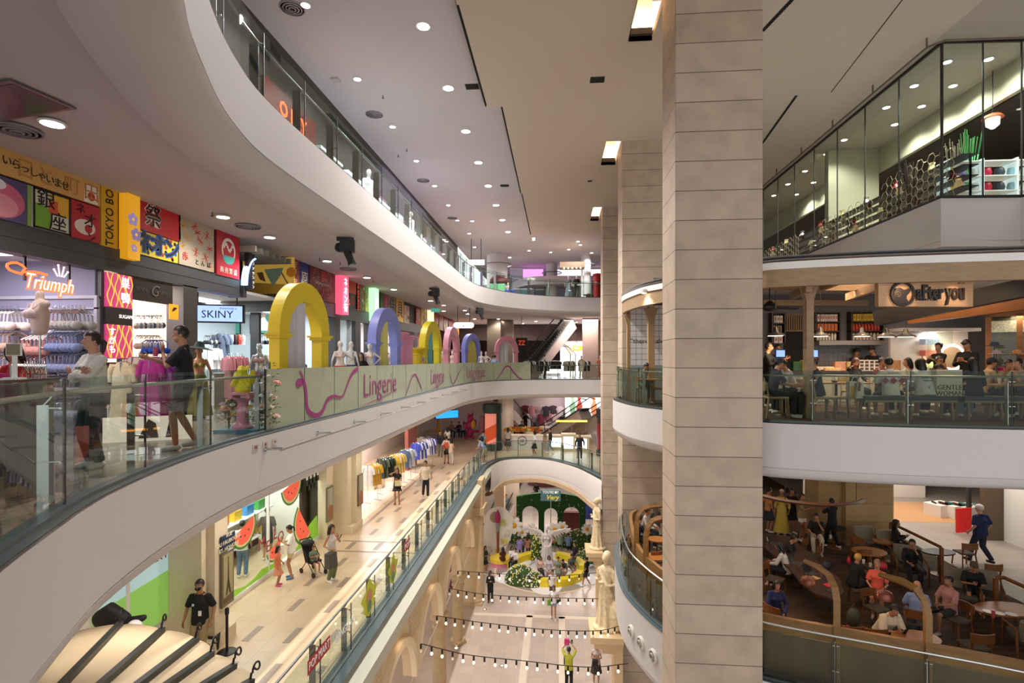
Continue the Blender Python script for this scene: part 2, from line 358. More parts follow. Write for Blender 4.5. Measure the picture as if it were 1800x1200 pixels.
# ---- arcade wall on the ground floor, left
lime=mat((226,198,160),.75,noise=.12,scale=2.5,bump=.15,name='limestone');limeb=mat((214,188,150),.85,noise=.25,scale=14,bump=.9,name='rough_limestone')
XA=-4.7
for i in range(7):
 y0=5.3+4*i+(0 if i<6 else .3);y1=y0+4;yc=(y0+y1)/2;zs,r=-8.75,1.72
 poly=[(y0,zs)]+[(yc-r*cos(pi*k/20),zs+r*sin(pi*k/20))for k in range(21)]+[(y1,zs),(y1,-5.9),(y0,-5.9)]
 T=Matrix(((0,0,1,XA-.25),(1,0,0,0),(0,1,0,0),(0,0,0,1)))
 f=MB();f.prism(poly,0,.3,T);o=struct('wall_arcade_bay_%d'%(i+1),f,lime)
 f=MB();ring=[(yc-q*cos(pi*k/24),zs+q*sin(pi*k/24))for q,ks in((r-.03,range(25)),(r+.2,range(24,-1,-1)))for k in ks]
 f.prism(ring,.28,.46,T);struct('trim_arch_%d'%(i+1),f,mat((240,218,184),.7),True)
 f=MB();f.box((XA+.02,y1-.62,-7.5),(XA+.09,y1+.62,-6.0));struct('trim_rough_stone_%d'%(i+1),f,limeb)
 f=MB();f.tube([(XA+.1,y0+.3,zs-.02),(XA+.1,y1-.3,zs-.02)],.02,6);f.tube([(XA+.1,yc,zs+.05),(XA+.1,yc+.01,zs-.02)],.03,6)
 struct('trim_tie_rod_%d'%(i+1),f,mat((220,205,180),.5))
 if i in(3,4):
  f=MB();f.lathe([(.42,0),(.42,.12),(.0,.12)],4,(XA,y1,ZG));f.lathe([(.34,.1),(.36,.16),(.34,.24),(.28,.3),(.28,.35),(.25,2.7),(.3,2.74),(.3,2.8),(.26,2.84),(.34,3.05),(.4,3.1),(.4,3.3)],20,(XA,y1,ZG))
  struct('pillar_arcade_%d'%(i+1),f,mat((196,168,130),.55,noise=.15,scale=4),True)
f=MB();f.prism([(-5.6,29.1),(-4.1,29.1),(-4.1,30.7),(-5.6,30.7)],ZG,ZG+.12);f.lathe([(.72,.1),(.74,.2),(.66,.3),(.64,5)],28,(-4.75,29.85,ZG))
f.box((-5.5,29.2,-7.1),(-4.0,30.6,-6.7));f.box((-5.4,29.3,-6.7),(-4.1,30.5,-5.2));struct('pillar_arcade_corner',f,mat((200,172,134),.6,noise=.1,scale=3),True)
# bridge underside arch at the far end of the lower storey
pth=L_LEFT[-34:]
f=MB(); 
for a,b in zip(pth,pth[1:]):pass
def archz(s):return-6.45+.55*sin(pi*s)
N=normals(pth,1);n=0;vs=[];fs=[]
for j,(p,q)in enumerate(zip(pth,N)):
 s=j/(len(pth)-1);b=-6.75+.28*sin(pi*min(1,s*1.1))
 for o,z in((-.0,ZL),(-.02,ZL-.05),(0,b+.25),(.02,b+.25),(0,b),(1.2,b),(1.2,b+.6)):vs.append((p[0]+q[0]*(o-.52),p[1]+q[1]*(o-.52),z))
for j in range(len(pth)-1):
 for i in range(6):a=j*7+i;fs.append((a,a+1,a+8,a+7))
f.add(vs,fs);struct('trim_bridge_edge',f,mat((225,218,212),.6),True)
f=MB();vs=[];fs=[]
for j,(p,q)in enumerate(zip(pth,N)):
 s=j/(len(pth)-1);b=-6.75+.28*sin(pi*min(1,s*1.1))
 for o,z in((-.06,b+.06),(-.12,b-.02),(-.12,b-.26),(.1,b-.3),(.5,b-.3)):vs.append((p[0]+q[0]*(o-.52),p[1]+q[1]*(o-.52),z))
for j in range(len(pth)-1):
 for i in range(4):a=j*5+i;fs.append((a,a+1,a+6,a+5))
f.add(vs,fs);struct('trim_bridge_moulding',f,mat((206,176,140),.7,noise=.3,scale=20,bump=.8))
# ---------------------------------------------------------------- lamps of the building
def downlight_proto(r,energy,label,loc,col=(1,.95,.91),emit=25,spot=2.4):
 t=thing('downlight',label,'ceiling light',loc)
 b=MB();b.lathe([(r*1.25,0),(r*1.3,-.015),(r*1.05,-.03),(r,-.01)],20);R_=b.build('trim_ring',white,t,True)
 b=MB();b.lathe([(r*.98,-.012),(r*.98,-.02)],20);b.build('lamp_lens',mat((255,248,238),emit=emit),R_)
 if energy:lamp('SPOT',(0,0,-.05),energy,col,r,t,spot=spot)
 return t
def downs(pts,z,r,energy,label,group,**k):
 p0=None
 for q in pts:
  p=at(q[0],q[1],z)if len(q)==2 else V(q)
  if p0 is None:p0=downlight_proto(r,energy,label,p,**k);p0['group']=group
  else:dup(p0,p,0,None,group)
G_='downlights in the high atrium ceiling'
downs([(744,45),(788,154),(819,230),(841,285),(858,326),(872,360),(883,386),(893,407)],ZC,.15,1500,'large bright round downlight in the atrium ceiling, one of the main row','main row of large downlights',emit=60)
downs([(537,8),(628,138),(690,222),(732,282),(764,326),(788,360),(804,387),(825,410),(830,388),(938,421),(1000,438),(930,440),(968,443),(1020,430),(896,452),(1040,444),(816,449),(1016,424),(938,418),(834,434)],ZC,.1,300,'small round downlight in the white part of the atrium ceiling',G_)
downs([(92,215),(392,380),(474,416),(575,458),(645,487),(692,508),(757,528),(780,536),(817,545),(822,551),(834,560),(780,546),(876,560),(896,573),(919,568),(942,564),(957,571),(1008,568),(1013,566),(1026,570),(842,584),(898,572)],4.7,.13,150,'round downlight in the ceiling above the lingerie walkway','downlights above the shop walkway')
# hidden-from-view strips of the lower ceilings are real downlights too
downs([(-6.4,y,-1.16)for y in(4,8,12,16,20,24,28,32,36)]+[(-3,40.5,-1.16),(1,41,-1.16)],-1.16,.12,110,'round downlight over the beige lower walkway','downlights over the lower walkway',col=(1,.9,.81))
# ---------------------------------------------------------------- people and mannequins
TS=bpy.data.scenes.new('workbench')
def remesh(mb,vox,smooth=3,shrink=0):
 me=bpy.data.meshes.new('t');me.from_pydata([tuple(p)for p in mb.v],[],mb.f);o=bpy.data.objects.new('t',me);TS.collection.objects.link(o)
 r=o.modifiers.new('r','REMESH');r.mode='VOXEL';r.voxel_size=vox;r.use_smooth_shade=True
 if smooth:s=o.modifiers.new('s','SMOOTH');s.iterations=smooth;s.factor=.5
 TS.view_layers[0].update();dg=TS.view_layers[0].depsgraph;out=bpy.data.meshes.new_from_object(o.evaluated_get(dg))
 bpy.data.objects.remove(o);bpy.data.meshes.remove(me)
 return out
def link_mesh(name,me,mats,parent,extra=None):
 me.materials.clear()
 for m in mats:me.materials.append(m)
 if extra:
  import bmesh
  bm=bmesh.new();bm.from_mesh(me)
  for mb,k in extra:
   vs=[bm.verts.new(p)for p in mb.v]
   for f in mb.f:
    try:q=bm.faces.new([vs[i]for i in f]);q.material_index=k;q.smooth=True
    except ValueError:pass
  bm.to_mesh(me);bm.free()
 me.name=name;o=bpy.data.objects.new(name,me);C.objects.link(o);o.parent=parent
 for p in me.polygons:p.use_smooth=True
 return o
def ik(S,Wt,l1,l2,pole):
 S,Wt=V(S),V(Wt);d=Wt-S;L=min(d.length,(l1+l2)*.995);u=d.normalized();Wt=S+u*L
 a=(l1*l1-l2*l2+L*L)/(2*L);hgt=sqrt(max(0,l1*l1-a*a));p=V(pole);p=(p-u*p.dot(u)).normalized()
 return S+u*a+p*hgt,Wt
ARMS={  # wrist targets relative to the shoulder centre, for the left (+x) arm, and elbow pole
 'down':((.25,-.03,-.50),(.3,1,0)),'relax':((.27,-.1,-.47),(.5,1,0)),'phone':((.06,-.27,-.20),(.6,.2,-1)),'lap':((.10,-.26,-.40),(.8,.3,-.5)),
 'table':((.13,-.36,-.30),(.7,.2,-1)),'chin':((.05,-.20,.02),(.5,-.1,-1)),'cross':((-.10,-.19,-.20),(.9,-.1,-.6)),'up':((.10,-.28,.30),(.9,0,-.3)),
 'fwd':((.12,-.42,-.12),(.4,.2,-1)),'hip':((.2,-.02,-.36),(1,.4,0)),'bag':((.22,-.18,-.34),(.4,1,-.4)),'ear':((.12,-.08,.10),(1,-.3,-.6)),'rail':((.2,-.34,-.26),(.7,.5,-.6)),'wide':((.42,-.12,-.18),(.4,1,-1)),'side':((.5,-.1,-.1),(.3,1,-1)),'drink':((.03,-.24,-.06),(.8,.1,-1))}
def figure(label,loc,face,h=1.68,pose='stand',arms=('down','down'),fem=False,skin='b98464',hair=('short','17120f'),top=('222222',.35),bot=('trousers','23252c'),
           shoes='e8e6e2',q=.02,lean=0,hy=0,hp=0,step=0,name='person',cat='person',group=None,extra=None,seat=.46,eyes=True,width=1.0,feet=None,hem=None,coll=None):
 """faces -y at face=0 (degrees, counter-clockwise); top=(colour, sleeve 0..1) ; bot=(kind, colour[, hem height])"""
 t=thing(name,label,cat,loc,radians(face),group);k=h/1.7;t.scale=(k*(.96 if fem else 1)*width,k*width,k)
 sk=mat(skin,.5,name='skin',noise=.04,scale=8)if isinstance(skin,str)else skin
 sit=pose=='sit';la=radians(lean)
 pel=V((0,.02,seat/k+.10 if sit else .93));R=Matrix.Rotation(la,3,'X')      # leaning forward turns the torso towards -y
 up=lambda x,y,z:pel+R@V((x,y,z))
 sh=up(0,0,.475);nk=up(0,-.01,.545); 
 HR=Matrix.Rotation(la*.6+radians(hp),3,'X');HR=Matrix.Rotation(radians(hy),3,'Z')@HR
 hc=nk+R@V((0,0,.03))+HR@V((0,-.02,.097));H=lambda x,y,z:hc+HR@V((x,y,z))
 sw=.146 if fem else .166;fx=(1,0,0)
 ww,cw,hw=(.115,.14,.16)if fem else(.135,.165,.15)
 B=MB();tor=[(0,0,-.06),(0,0,.04),(0,0,.2),(0,-.01,.36),(0,0,.46)];tr=[(hw*.82,.08),(hw-.008,.095),(ww-.004,.08),(cw-.006,.104 if not fem else .094),(sw*.76,.066)]
 B.limb([up(*p)for p in tor],tr,14,flat=R@V(fx));B.limb([up(0,.01,.44),nk+R@V((0,-.01,.06))],[.062,.057],10)
 if fem:
  for s in(-1,1):B.ball(up(s*.07,-.085,.34),(.055,.05,.05),8)
 B.ball(hc+HR@V((0,.005,.03)),(.074,.092,.09),14,R=HR);B.ball(H(0,-.02,-.045),(.056,.066,.062),12,R=HR);B.ball(H(0,-.045,-.085),(.032,.035,.025),8,R=HR)
 B.limb([H(0,-.085,.015),H(0,-.103,-.022)],[.009,.014],6);B.ball(H(0,-.09,-.055),(.026,.01,.01),6,R=HR)
 for s in(-1,1):B.ball(H(s*.076,.01,-.01),(.012,.02,.03),8,R=HR)
 hands=MB();J=[]
 for s,a in((1,arms[0]),(-1,arms[1])):
  tg,pole=ARMS[a]if isinstance(a,str)else a
  S=sh+R@V((s*sw,0,-.03));Wt=sh+(Matrix.Rotation(la*(.3 if sit else .8),3,'X')@V((s*tg[0],tg[1],tg[2])))
  E,Wr=ik(S,Wt,.275,.25,(s*pole[0],pole[1],pole[2]));J.append((S,E,Wr))
  B.limb([S,(S+E)/2,E],[.05 if not fem else .043,.043 if not fem else .037,.036 if not fem else .031],8);B.limb([E,E*.6+Wr*.4,Wr],[.037 if not fem else .031,.034 if not fem else .029,.023],8)
  d=(Wr-E).normalized();b=V((0,-.5,.86));sd=(b-d*b.dot(d)).normalized();nn=d.cross(sd)*s
  pc=Wr+d*.05;Q=Matrix((sd,nn,d)).transposed();B.ball(pc,(.04,.016,.052),8,R=Q)
  for j,(o,l)in enumerate(((.03,.068),(.01,.078),(-.01,.072),(-.028,.056))):
   p0=Wr+d*.085+sd*o;c1=d*cos(.35)-nn*sin(.35)*-1;c2=d*cos(1.0)+nn*sin(1.0)
   p1=p0+(d*.92+nn*.38+sd*o*2)*l*.5;p2=p1+(d*.6+nn*.8)*l*.5;hands.tube([p0-d*.01,p1,p2],[.009,.0085,.006],5)
  p0=Wr+d*.03+sd*.03;hands.tube([p0,p0+(sd*.75+d*.6+nn*.3)*.03,p0+(sd*.5+d*1.0+nn*.6)*.055],[.011,.01,.007],5)
 L=[]
 for s in(1,-1):
  hp_=up(s*.085,0,-.02)if not sit else pel+V((s*.09,-.02,-.02))
  if sit:ft=V((s*(.11 if not fem else .08),-.43,.08))if not feet else V(feet[0 if s>0 else 1]);K,A=ik(hp_,ft,.43,.42,(s*.1,-.3,1))
  else:
   ft=V((s*.1,-step*s*.22+.03,.08+(abs(step)*.05 if s*step<0 else 0)))if not feet else V(feet[0 if s>0 else 1]);K,A=ik(hp_,ft,.43,.425,(0,-1,.0))
  L.append((hp_,K,A));th=(.082,.066,.052)if not fem else(.08,.062,.048)
  B.limb([hp_,(hp_+K)/2,K],th,9);B.limb([K,K*.7+A*.3,A],(.052,.053,.035),9)
  fd=V((s*.15,-1,0)).normalized();B.limb([A+V((0,.01,-.04)),A+fd*.13+V((0,0,-.06))],[(.033,.03),(.035,.018)],8)
 face_=[]
 if eyes:
  e1,e2,e3=MB(),MB(),MB()
  for s in(-1,1):
   e1.ball(H(s*.03,-.077,.008),(.013,.008,.007),6,R=HR);e2.ball(H(s*.03,-.084,.008),(.006,.003,.006),6,R=HR)
   e2.bar(H(s*.015,-.09,.028),H(s*.045,-.08,.03),.004,.006)
  e3.ball(H(0,-.1,-.057),(.02,.004,.006),6,R=HR);face_=[(e1,1),(e2,2),(e3,3)]
 body=remesh(B,q,2);link_mesh('body',body,[sk,mat('f2efe9',.3),mat('1c1512',.4),mat('8e4640',.5)],t,[(hands,0)]+face_)
 # clothes
 Qi=q
 if top:
  col,sl=top[0],top[1];m=mat(col,.85,name='cloth',noise=.1,scale=20)if isinstance(col,str)else col;G=MB();g=.016+(top[2]if len(top)>2 else 0)
  lowz=-.09 if hem is None else hem
  T2=[(0,.0,lowz),(0,0,.06),(0,0,.2),(0,-.01,.36),(0,0,.455)];r2=[(hw+g+.014,.126+g),(hw+g,.112+g),(ww+g*1.6,.09+g*1.3),(cw+g*.8,.108+g),(sw*.8,.075)]
  G.tube([up(*p)for p in T2],r2,14,flat=R@V(fx));G.tube([up(0,0,.40),up(0,.005,.475),up(0,.005,.505),up(0,.0,.525)],[(sw*.95,.085),(sw*.72,.075),(.085,.07),(.066,.064)],12,flat=R@V(fx))
  if fem:
   for s in(-1,1):G.ball(up(s*.07,-.09,.34),(.06+g*.3,.055,.055),8)
  if sl:
   for S,E,Wr in J:
    if sl<=.5:P=[S+(sh-S)*.3,S+V((0,0,.005)),S+(E-S)*.3,S+(E-S)*min(1,sl*2)];rr=[.04+g,.046+g,.05+g,.05+g]
    else:P=[S+(sh-S)*.3,S+V((0,0,.005)),S+(E-S)*.3,E,E+(Wr-E)*(sl*2-1)];rr=[.04+g,.046+g,.048+g,.04+g*1.2,.03+g]
    G.tube(P,rr,10); 
    if sl>.5:G.ball(E,.04+g*1.2,8)
  link_mesh('shirt',remesh(G,Qi,2),[m],t)
 if bot:
  kind,col=bot[0],bot[1];m=mat(col,.85,name='cloth',noise=.1,scale=20)if isinstance(col,str)else col;G=MB()
  if kind in('trousers','shorts','leggings'):
   g=.006 if kind=='leggings' else .018;cut=1.0 if kind!='shorts' else 0
   G.tube([up(0,0,.12),up(0,0,.04),up(0,0,-.08)],[(hw+.006,.1+.01),(hw+.012,.115),(hw+.006,.108)],12,flat=R@V(fx));G.ball(up(0,0,-.1)if not sit else pel+V((0,-.02,-.01)),(hw*.8,.1,.1 if not sit else .09),10)
   for a,K,A in L:
    if cut:G.limb([a,(a+K)/2,K],(.086+g*.5,.07+g,.056+g),9);G.tube([K,K*.6+A*.4,A+(K-A)*.02],(.056+g,.052+g,.042+g),9);G.ball(K,.056+g,8)
    else:G.tube([a,(a+K)/2,a+(K-a)*(bot[2]if len(bot)>2 else .8)],(.09,.085,.082),9);G.ball(a,.09,8)
  else:
   hem_=bot[2]if len(bot)>2 else .45;wz=.1
   if sit:
    G.tube([up(0,0,.12),pel,(L[0][1]+L[1][1])/2+V((0,.1,.0)),(L[0][1]+L[1][1])/2+V((0,-.06,-.02))],[(ww+.03,.12),(hw+.04,.14),(.2,.115),(.18,.095)],12,flat=fx)
    if hem_<.35:G.tube([(L[0][1]+L[1][1])/2,(L[0][1]+L[1][1])/2*.3+(L[0][2]+L[1][2])/2*.7],[(.19,.1),(.2,.12)],12,flat=fx)
   else:
    fl=.05+(.93-hem_)*.12;G.tube([up(0,0,.13),up(0,0,.02),pel+V((0,0,-.2)),V((0,0,hem_))],[(ww+.015,.1),(hw+.02,.12),(hw+.04,.14),(hw+fl,.13+fl)],16,flat=fx)
  link_mesh('trousers' if kind in('trousers','shorts','leggings')else 'skirt',remesh(G,Qi,2),[m],t)
 if shoes:
  for s,(a,K,A)in zip((1,-1),L):
   G=MB();fd=V((s*.15,-1,0)).normalized();G.limb([A+V((0,.02,-.035)),A+fd*.06+V((0,0,-.045)),A+fd*.15+V((0,0,-.055))],[(.042,.045),(.045,.038),(.042,.026)],10)
   G.build('shoe',mat(shoes,.5)if isinstance(shoes,str)else shoes,t,True)
 if hair:
  kind,col=hair[0],hair[1];m=mat(col,.45,name='hair',noise=.25,scale=30,stretch=(1,1,.1));G=MB();b=MB();b.ball((0,0,0),(.087,.104,.104),18)
  if kind!='bald':
   for f in b.f:
    c=sum((b.v[i]for i in f),V())/len(f)
    if not((c.y<-.045 and c.z<.028)or(c.z<-.02 and c.y<.0)or(c.z<-.07 and c.y<.05)):G.f.append(f);G.m.append(0)
   G.v=[H(p.x,p.y+.01,p.z+.032)for p in b.v]
   if kind in('long','shoulder'):
    l=-.32 if kind=='long' else-.17;G.tube([H(0,.05,.06),H(0,.075,-.03),H(0,.09,-.12),H(0,.1,l)],[(.085,.05),(.088,.055),(.095,.045),(.07,.025)],10,flat=HR@V(fx))
    for s in(-1,1):G.tube([H(s*.06,-.02,.07),H(s*.084,-.01,.0),H(s*.085,.02,-.09),H(s*.07,.04,l*.8)],[.028,.026,.03,.015],6)
   if kind=='pony':G.tube([H(0,.1,.03),H(0,.14,-.02),H(0,.125,-.14)],[.025,.032,.015],8)
   if kind=='bun':G.ball(H(0,.1,.08),.045,10)
   if kind=='fringe':G.tube([H(-.07,-.06,.06),H(0,-.098,.055),H(.07,-.06,.06)],[.02,.022,.02],6)
   G.build('hair',m,t,50)
  if kind=='cap':pass
 t['_']=0;del t['_']
 A=dict(sh=sh,hc=hc,wl=J[0][2],wr=J[1][2],el=J[0][1],pel=pel,R=R,HR=HR,H=H,J=J,L=L,up=up)
 if extra:extra(t,A)
 return t,A
def cap(t,A,col,brim=True,label=None):
 H=A['H'];G=MB();b=MB();b.ball((0,0,0),(.09,.108,.1),16)
 for f in b.f:
  c=sum((b.v[i]for i in f),V())/len(f)
  if c.z>-.005:G.f.append(f);G.m.append(0)
 G.v=[H(p.x,p.y+.008,p.z+.045)for p in b.v]
 if brim:G.limb([H(0,-.08,.05),H(0,-.15,.04)],[(.07,.008),(.055,.006)],8,flat=A['HR']@V((1,0,0)))
 return G.build('cap',mat(col,.8),t,True)
def glasses(t,A,col='151515'):
 G=MB();H=A['H']
 for s in(-1,1):
  G.tube([H(s*.034+.02*cos(q*pi/5),-.1,.006+.016*sin(q*pi/5))for q in range(11)],.0028,5);G.tube([H(s*.054,-.098,.01),H(s*.078,.01,.005)],.0025,4)
 G.tube([H(-.014,-.102,.01),H(.014,-.102,.01)],.003,4);return G.build('glasses',mat(col,.3),t)
def backpack(t,A,col,z=.22,back=.19):
 G=MB();u=A['up'];G.ball(u(0,back,z),(.15,.1,.21),12);G.ball(u(0,back+.08,z-.06),(.11,.06,.1),10)
 for s in(-1,1):G.tube([u(s*.1,back-.05,z+.18),u(s*.1,.0,.50),u(s*.1,-.13,.36),u(s*.11,-.1,.16),u(s*.12,.06,.08)],[(.022,.006)]*5,6,flat=(1,0,0))
 return G.build('backpack',mat(col,.8,noise=.15,scale=10),t,True)
def handbag(t,A,col,side='wl',drop=.16,size=(.15,.06,.12)):
 w=A[side];G=MB();c=w+V((0,0,-drop-size[2]));x,y,z=size
 G.prism([(-x,-y),(x,-y),(x,y),(-x,y)],-z,z,Matrix.Translation(c));G.tube([c+V((-x*.7,0,z)),w+V((-.02,-.03,-.05)),w+V((.02,-.03,-.05)),c+V((x*.7,0,z))],.008,6)
 o=G.build('bag',mat(col,.6),t);bv=o.modifiers.new('b','BEVEL');bv.width=.015;bv.segments=2;return o
def phone(t,A,side='wl',col='101014',tilt=.5,d=(0,-.1,.05)):
 w=A[side];c=w+V(d);T=Matrix.Translation(c)@Matrix.Rotation(tilt,4,'X');G=MB();G.box((-.036,-.005,-.075),(.036,.005,.075),T);return G.build('mobile_phone',mat(col,.2),t)
# ---------------------------------------------------------------- glass balustrades
def sub(path,a,b):                       # the stretch of a path between two arc lengths
 out=[];acc=0
 for p,q in zip(path,path[1:]):
  l=math.dist(p,q)
  if acc+l>=a and acc<=b:
   if not out:t=max(0,(a-acc)/l);out.append((p[0]+(q[0]-p[0])*t,p[1]+(q[1]-p[1])*t))
   t=min(1,(b-acc)/l);out.append((p[0]+(q[0]-p[0])*t,p[1]+(q[1]-p[1])*t))
  acc+=l
 return out
def plen(path):return sum(math.dist(p,q)for p,q in zip(path,path[1:]))
def balustrade(label,path,z,side,h=1.22,step=1.6,gm=None,rail=1.08,post=.16,inset=.0,base=ledge_dark,postm=steel,jointm=black,name='glass_balustrade',group=None,postw=.09,first=0):
 p0=path[len(path)//2];t=thing(name,label,'balustrade',(p0[0],p0[1],z),0,group);T=lambda P:[(p[0]-p0[0],p[1]-p0[1])for p in P]
 path=T(path);L=plen(path);n=max(1,int((L-first)/step));step=(L-first)/n
 for i in range(n):
  a=first+i*step;s=sub(path,a+.015,a+step-.015);b=MB();b.sweep([(inset,.02),(inset+.016,.02),(inset+.016,h),(inset,h)],s,side,True);b.build('glass_panel',gm or GL,t)
 b=MB();b.sweep([(inset-.05,0),(inset-.05,.05),(inset+.08,.05),(inset+.08,0)],path,side,True);b.build('base_channel',base,t)
 N=None
 if rail:
  rp=offset(sub(path,0,L),inset+.1,side);b=MB();b.tube([(x,y,rail)for x,y in rp],.024,8);b.build('handrail',postm,t,True)
 for i in range(n+1):
  a=min(L-.01,max(.01,first+i*step));s=sub(path,a-.01,a+.01)
  if len(s)<2:continue
  p,q=s[0],s[-1];dx,dy=q[0]-p[0],q[1]-p[1];l=math.hypot(dx,dy);ux,uy=dx/l,dy/l;nx,ny=-uy*side,ux*side;c=V((p[0],p[1],0))
  P=lambda o,a_,z_:c+V((nx*o+ux*a_,ny*o+uy*a_,z_))
  if jointm:b=MB();b.bar(P(inset+.008,0,.02),P(inset+.008,0,h),.02,.02,(nx,ny,0));b.build('joint',jointm,t)
  if post:
   b=MB();b.bar(P(inset+.17,0,0),P(inset+.17,0,.98),.014,postw,(nx,ny,0))
   for zz in(.95,.45):b.tube([P(inset+.17,0,zz),P(inset+.02,0,zz)],.01,6);b.tube([P(inset+.02,-.06,zz),P(inset+.02,.06,zz)],.012,6)
   b.tube([P(inset+.17,0,.97),P(inset+.1,0,rail-.02)],.01,6);b.build('post',postm,t)
 return t
def cutp(path,f):return[p for p in path if f(p)]
i1=min(range(len(M_LEFT)),key=lambda i:math.dist(M_LEFT[i],(-5.4,9.8)));i2=min(range(len(M_LEFT)),key=lambda i:math.dist(M_LEFT[i],at(929,667.5,0)[:2]))
INM=.17
LP=offset(M_LEFT,INM,1)
balustrade('clear glass balustrade with steel handrail in front of the neon-lit lingerie shops',[p for p in LP[:i1+1]if p[1]>.6],0,1,step=1.55)
LING=LP[i1:i2+1]
frost=mat((166,172,146),.22,name='frosted_film',alpha=.94,noise=.06,scale=3)
lb=balustrade('frosted glass balustrade printed with purple ribbon and repeated cursive word',LING,0,1,step=1.55,gm=frost,rail=0,post=0)
balustrade('clear glass balustrade of the far bridge in front of clothes racks',LP[i2:],0,1,h=1.1,rail=1.0,step=1.7,postm=mat('54504a',.4,.6))
balustrade('long clear glass balustrade curving along the top storey',offset([p for p in U_LEFT if p[1]>2.5],.1,1),ZU,1,h=1.15,rail=1.0,step=1.5,postw=.16)
balustrade('clear glass balustrade along the beige tiled lower walkway and its curved bridge',[p for p in L_LEFT if p[1]>-1],ZL,1,postm=mat('6c7070',.45,.5),h=1.1,rail=1.12,step=1.55,postw=.13)
MR=offset(M_RIGHT,.12,1)
balustrade('clear glass balustrade with steel posts in front of the dessert cafe tables',MR[4:],0,1,gm=glass((225,232,224),.4),h=1.16,rail=1.05,step=1.72,postw=.1,base=mat('3c4546',.4))
balustrade('curved glass balustrade around the lower coffee shop terrace',offset(L_RIGHT,.12,1)[4:],ZL,1,h=1.0,rail=1.1,step=1.45,base=ledge_dark)
# ledge strips beyond the glass
b=MB();b.sweep([(.03,.005),(.03,.012),(INM+.02,.012),(INM+.02,.005)],M_LEFT,1,True);struct('trim_ledge_middle',b,mat((96,106,106),.3))
b=MB();b.sweep([(-.28,ZL+.006),(-.28,ZL+.016),(.15,ZL+.016),(.15,ZL+.006)],L_LEFT,1,True);struct('trim_ledge_lower',b,mat((78,92,98),.3))
b=MB();b.sweep([(-.02,ZL+.004),(-.02,ZL+.016),(.16,ZL+.016),(.16,ZL+.004)],L_RIGHT,1,True);struct('trim_ledge_cafe',b,mat((78,92,98),.3))
# purple print on the frosted glass
pur=mat((148,44,112),.4,name='purple_print')
p0=LING[len(LING)//2];LT=plen(LING)
def gpos(s,z,o=-.012):
 q=sub(LING,max(0,s-.02),s+.02);(x0,y0),(x1,y1)=q[0],q[-1];l=math.hypot(x1-x0,y1-y0)or 1
 return V(((x0+x1)/2-(y1-y0)/l*o-p0[0],(y0+y1)/2+(x1-x0)/l*o-p0[1],z))
def ribbon(pts,w=.05):
 P=spline(pts,.05);b=MB();m=len(P)
 for i in range(m):
  s,z=P[i];a,c=P[max(0,i-1)],P[min(m-1,i+1)];dx,dz=c[0]-a[0],c[1]-a[1];l=math.hypot(dx,dz)or 1;ww=w*(.45+.55*abs(sin(i*.09)))
  nx,nz=-dz/l*ww,dx/l*ww;b.v+=[gpos(s+nx,z+nz),gpos(s-nx,z-nz)]
 b.f=[(2*i,2*i+2,2*i+3,2*i+1)for i in range(m-1)];b.m=[0]*len(b.f);b.build('ribbon_print',pur,lb)
def px_s(px):                              # arc length on the frosted run seen at a pixel column
 best=min(range(int(LT*20)),key=lambda k:abs((lambda w:900+(w.x*ca+w.y*sa)/(-w.x*sa+w.y*ca)*FP)(gpos(k/20,0,0)+V((p0[0],p0[1],0)))-px));return best/20
def zz(px,py):
 s=px_s(px);w=gpos(s,0,0)+V((p0[0],p0[1],0));d=-w.x*sa+w.y*ca;return(s,EZ-(py-HY)/FP*d)
ribbon([zz(*p)for p in((527,652),(531,662),(529,674),(523,677),(522,670),(533,671),(537,690),(539,715),(545,726),(556,730),(566,722),(575,703),(587,696),(600,697),(608,680),(618,658),(629,646))],.06)
ribbon([zz(*p)for p in((712,697),(718,680),(724,663),(730,658),(735,668),(741,684),(737,673))],.04)
ribbon([zz(*p)for p in((790,648),(793,668),(797,674),(803,662),(810,648))],.04)
ribbon([zz(*p)for p in((872,667),(880,657),(889,644),(896,645),(903,655),(912,664),(917,666))],.05)
for(xa,xb)in((636,698),(756,781),(819,853)):
 sa_,sb_=px_s(xa),px_s(xb);mid=(sa_+sb_)/2;o=text('Lingerie',.98,pur,lb,(0,0,0),(0,0,0),.002,'lettering',bold=-.008);hw=max(v.co.x for v in o.data.vertices)
 for v in o.data.vertices:v.co=gpos(mid+v.co.x/hw*(sb_-sa_)*.47,.62+v.co.y,-.012-v.co.z)
 ribbon([(sa_,.08),(mid,.2),(sb_,.36)],.015);ribbon([(mid-.1,.3),(mid+.12,.14),(mid-.1,.05)],.025)
# pipes on the middle fascia, held off it by brackets
t=thing('wall_rail','long thin steel pipe on brackets along the middle storey edge','pipe',(0,0,0));R1=[p for p in M_LEFT if 9.3<p[1]<30]
b=MB();b.tube([(x+.3,y,-.27)for x,y in R1],.022,8);b.build('pipe',steel,t,True);b=MB()
for p in every([q for q in R1],2.2): 
 b=MB();b.tube([(p[0],p[1],-.26),(p[0]+.32,p[1],-.24)],.022,6);b.lathe([(.05,0),(.05,.02)],10,(0,0,0),Matrix.Translation((p[0]-.005,p[1],-.26))@Matrix.Rotation(pi/2,4,'Y'));b.build('bracket',steel,t)
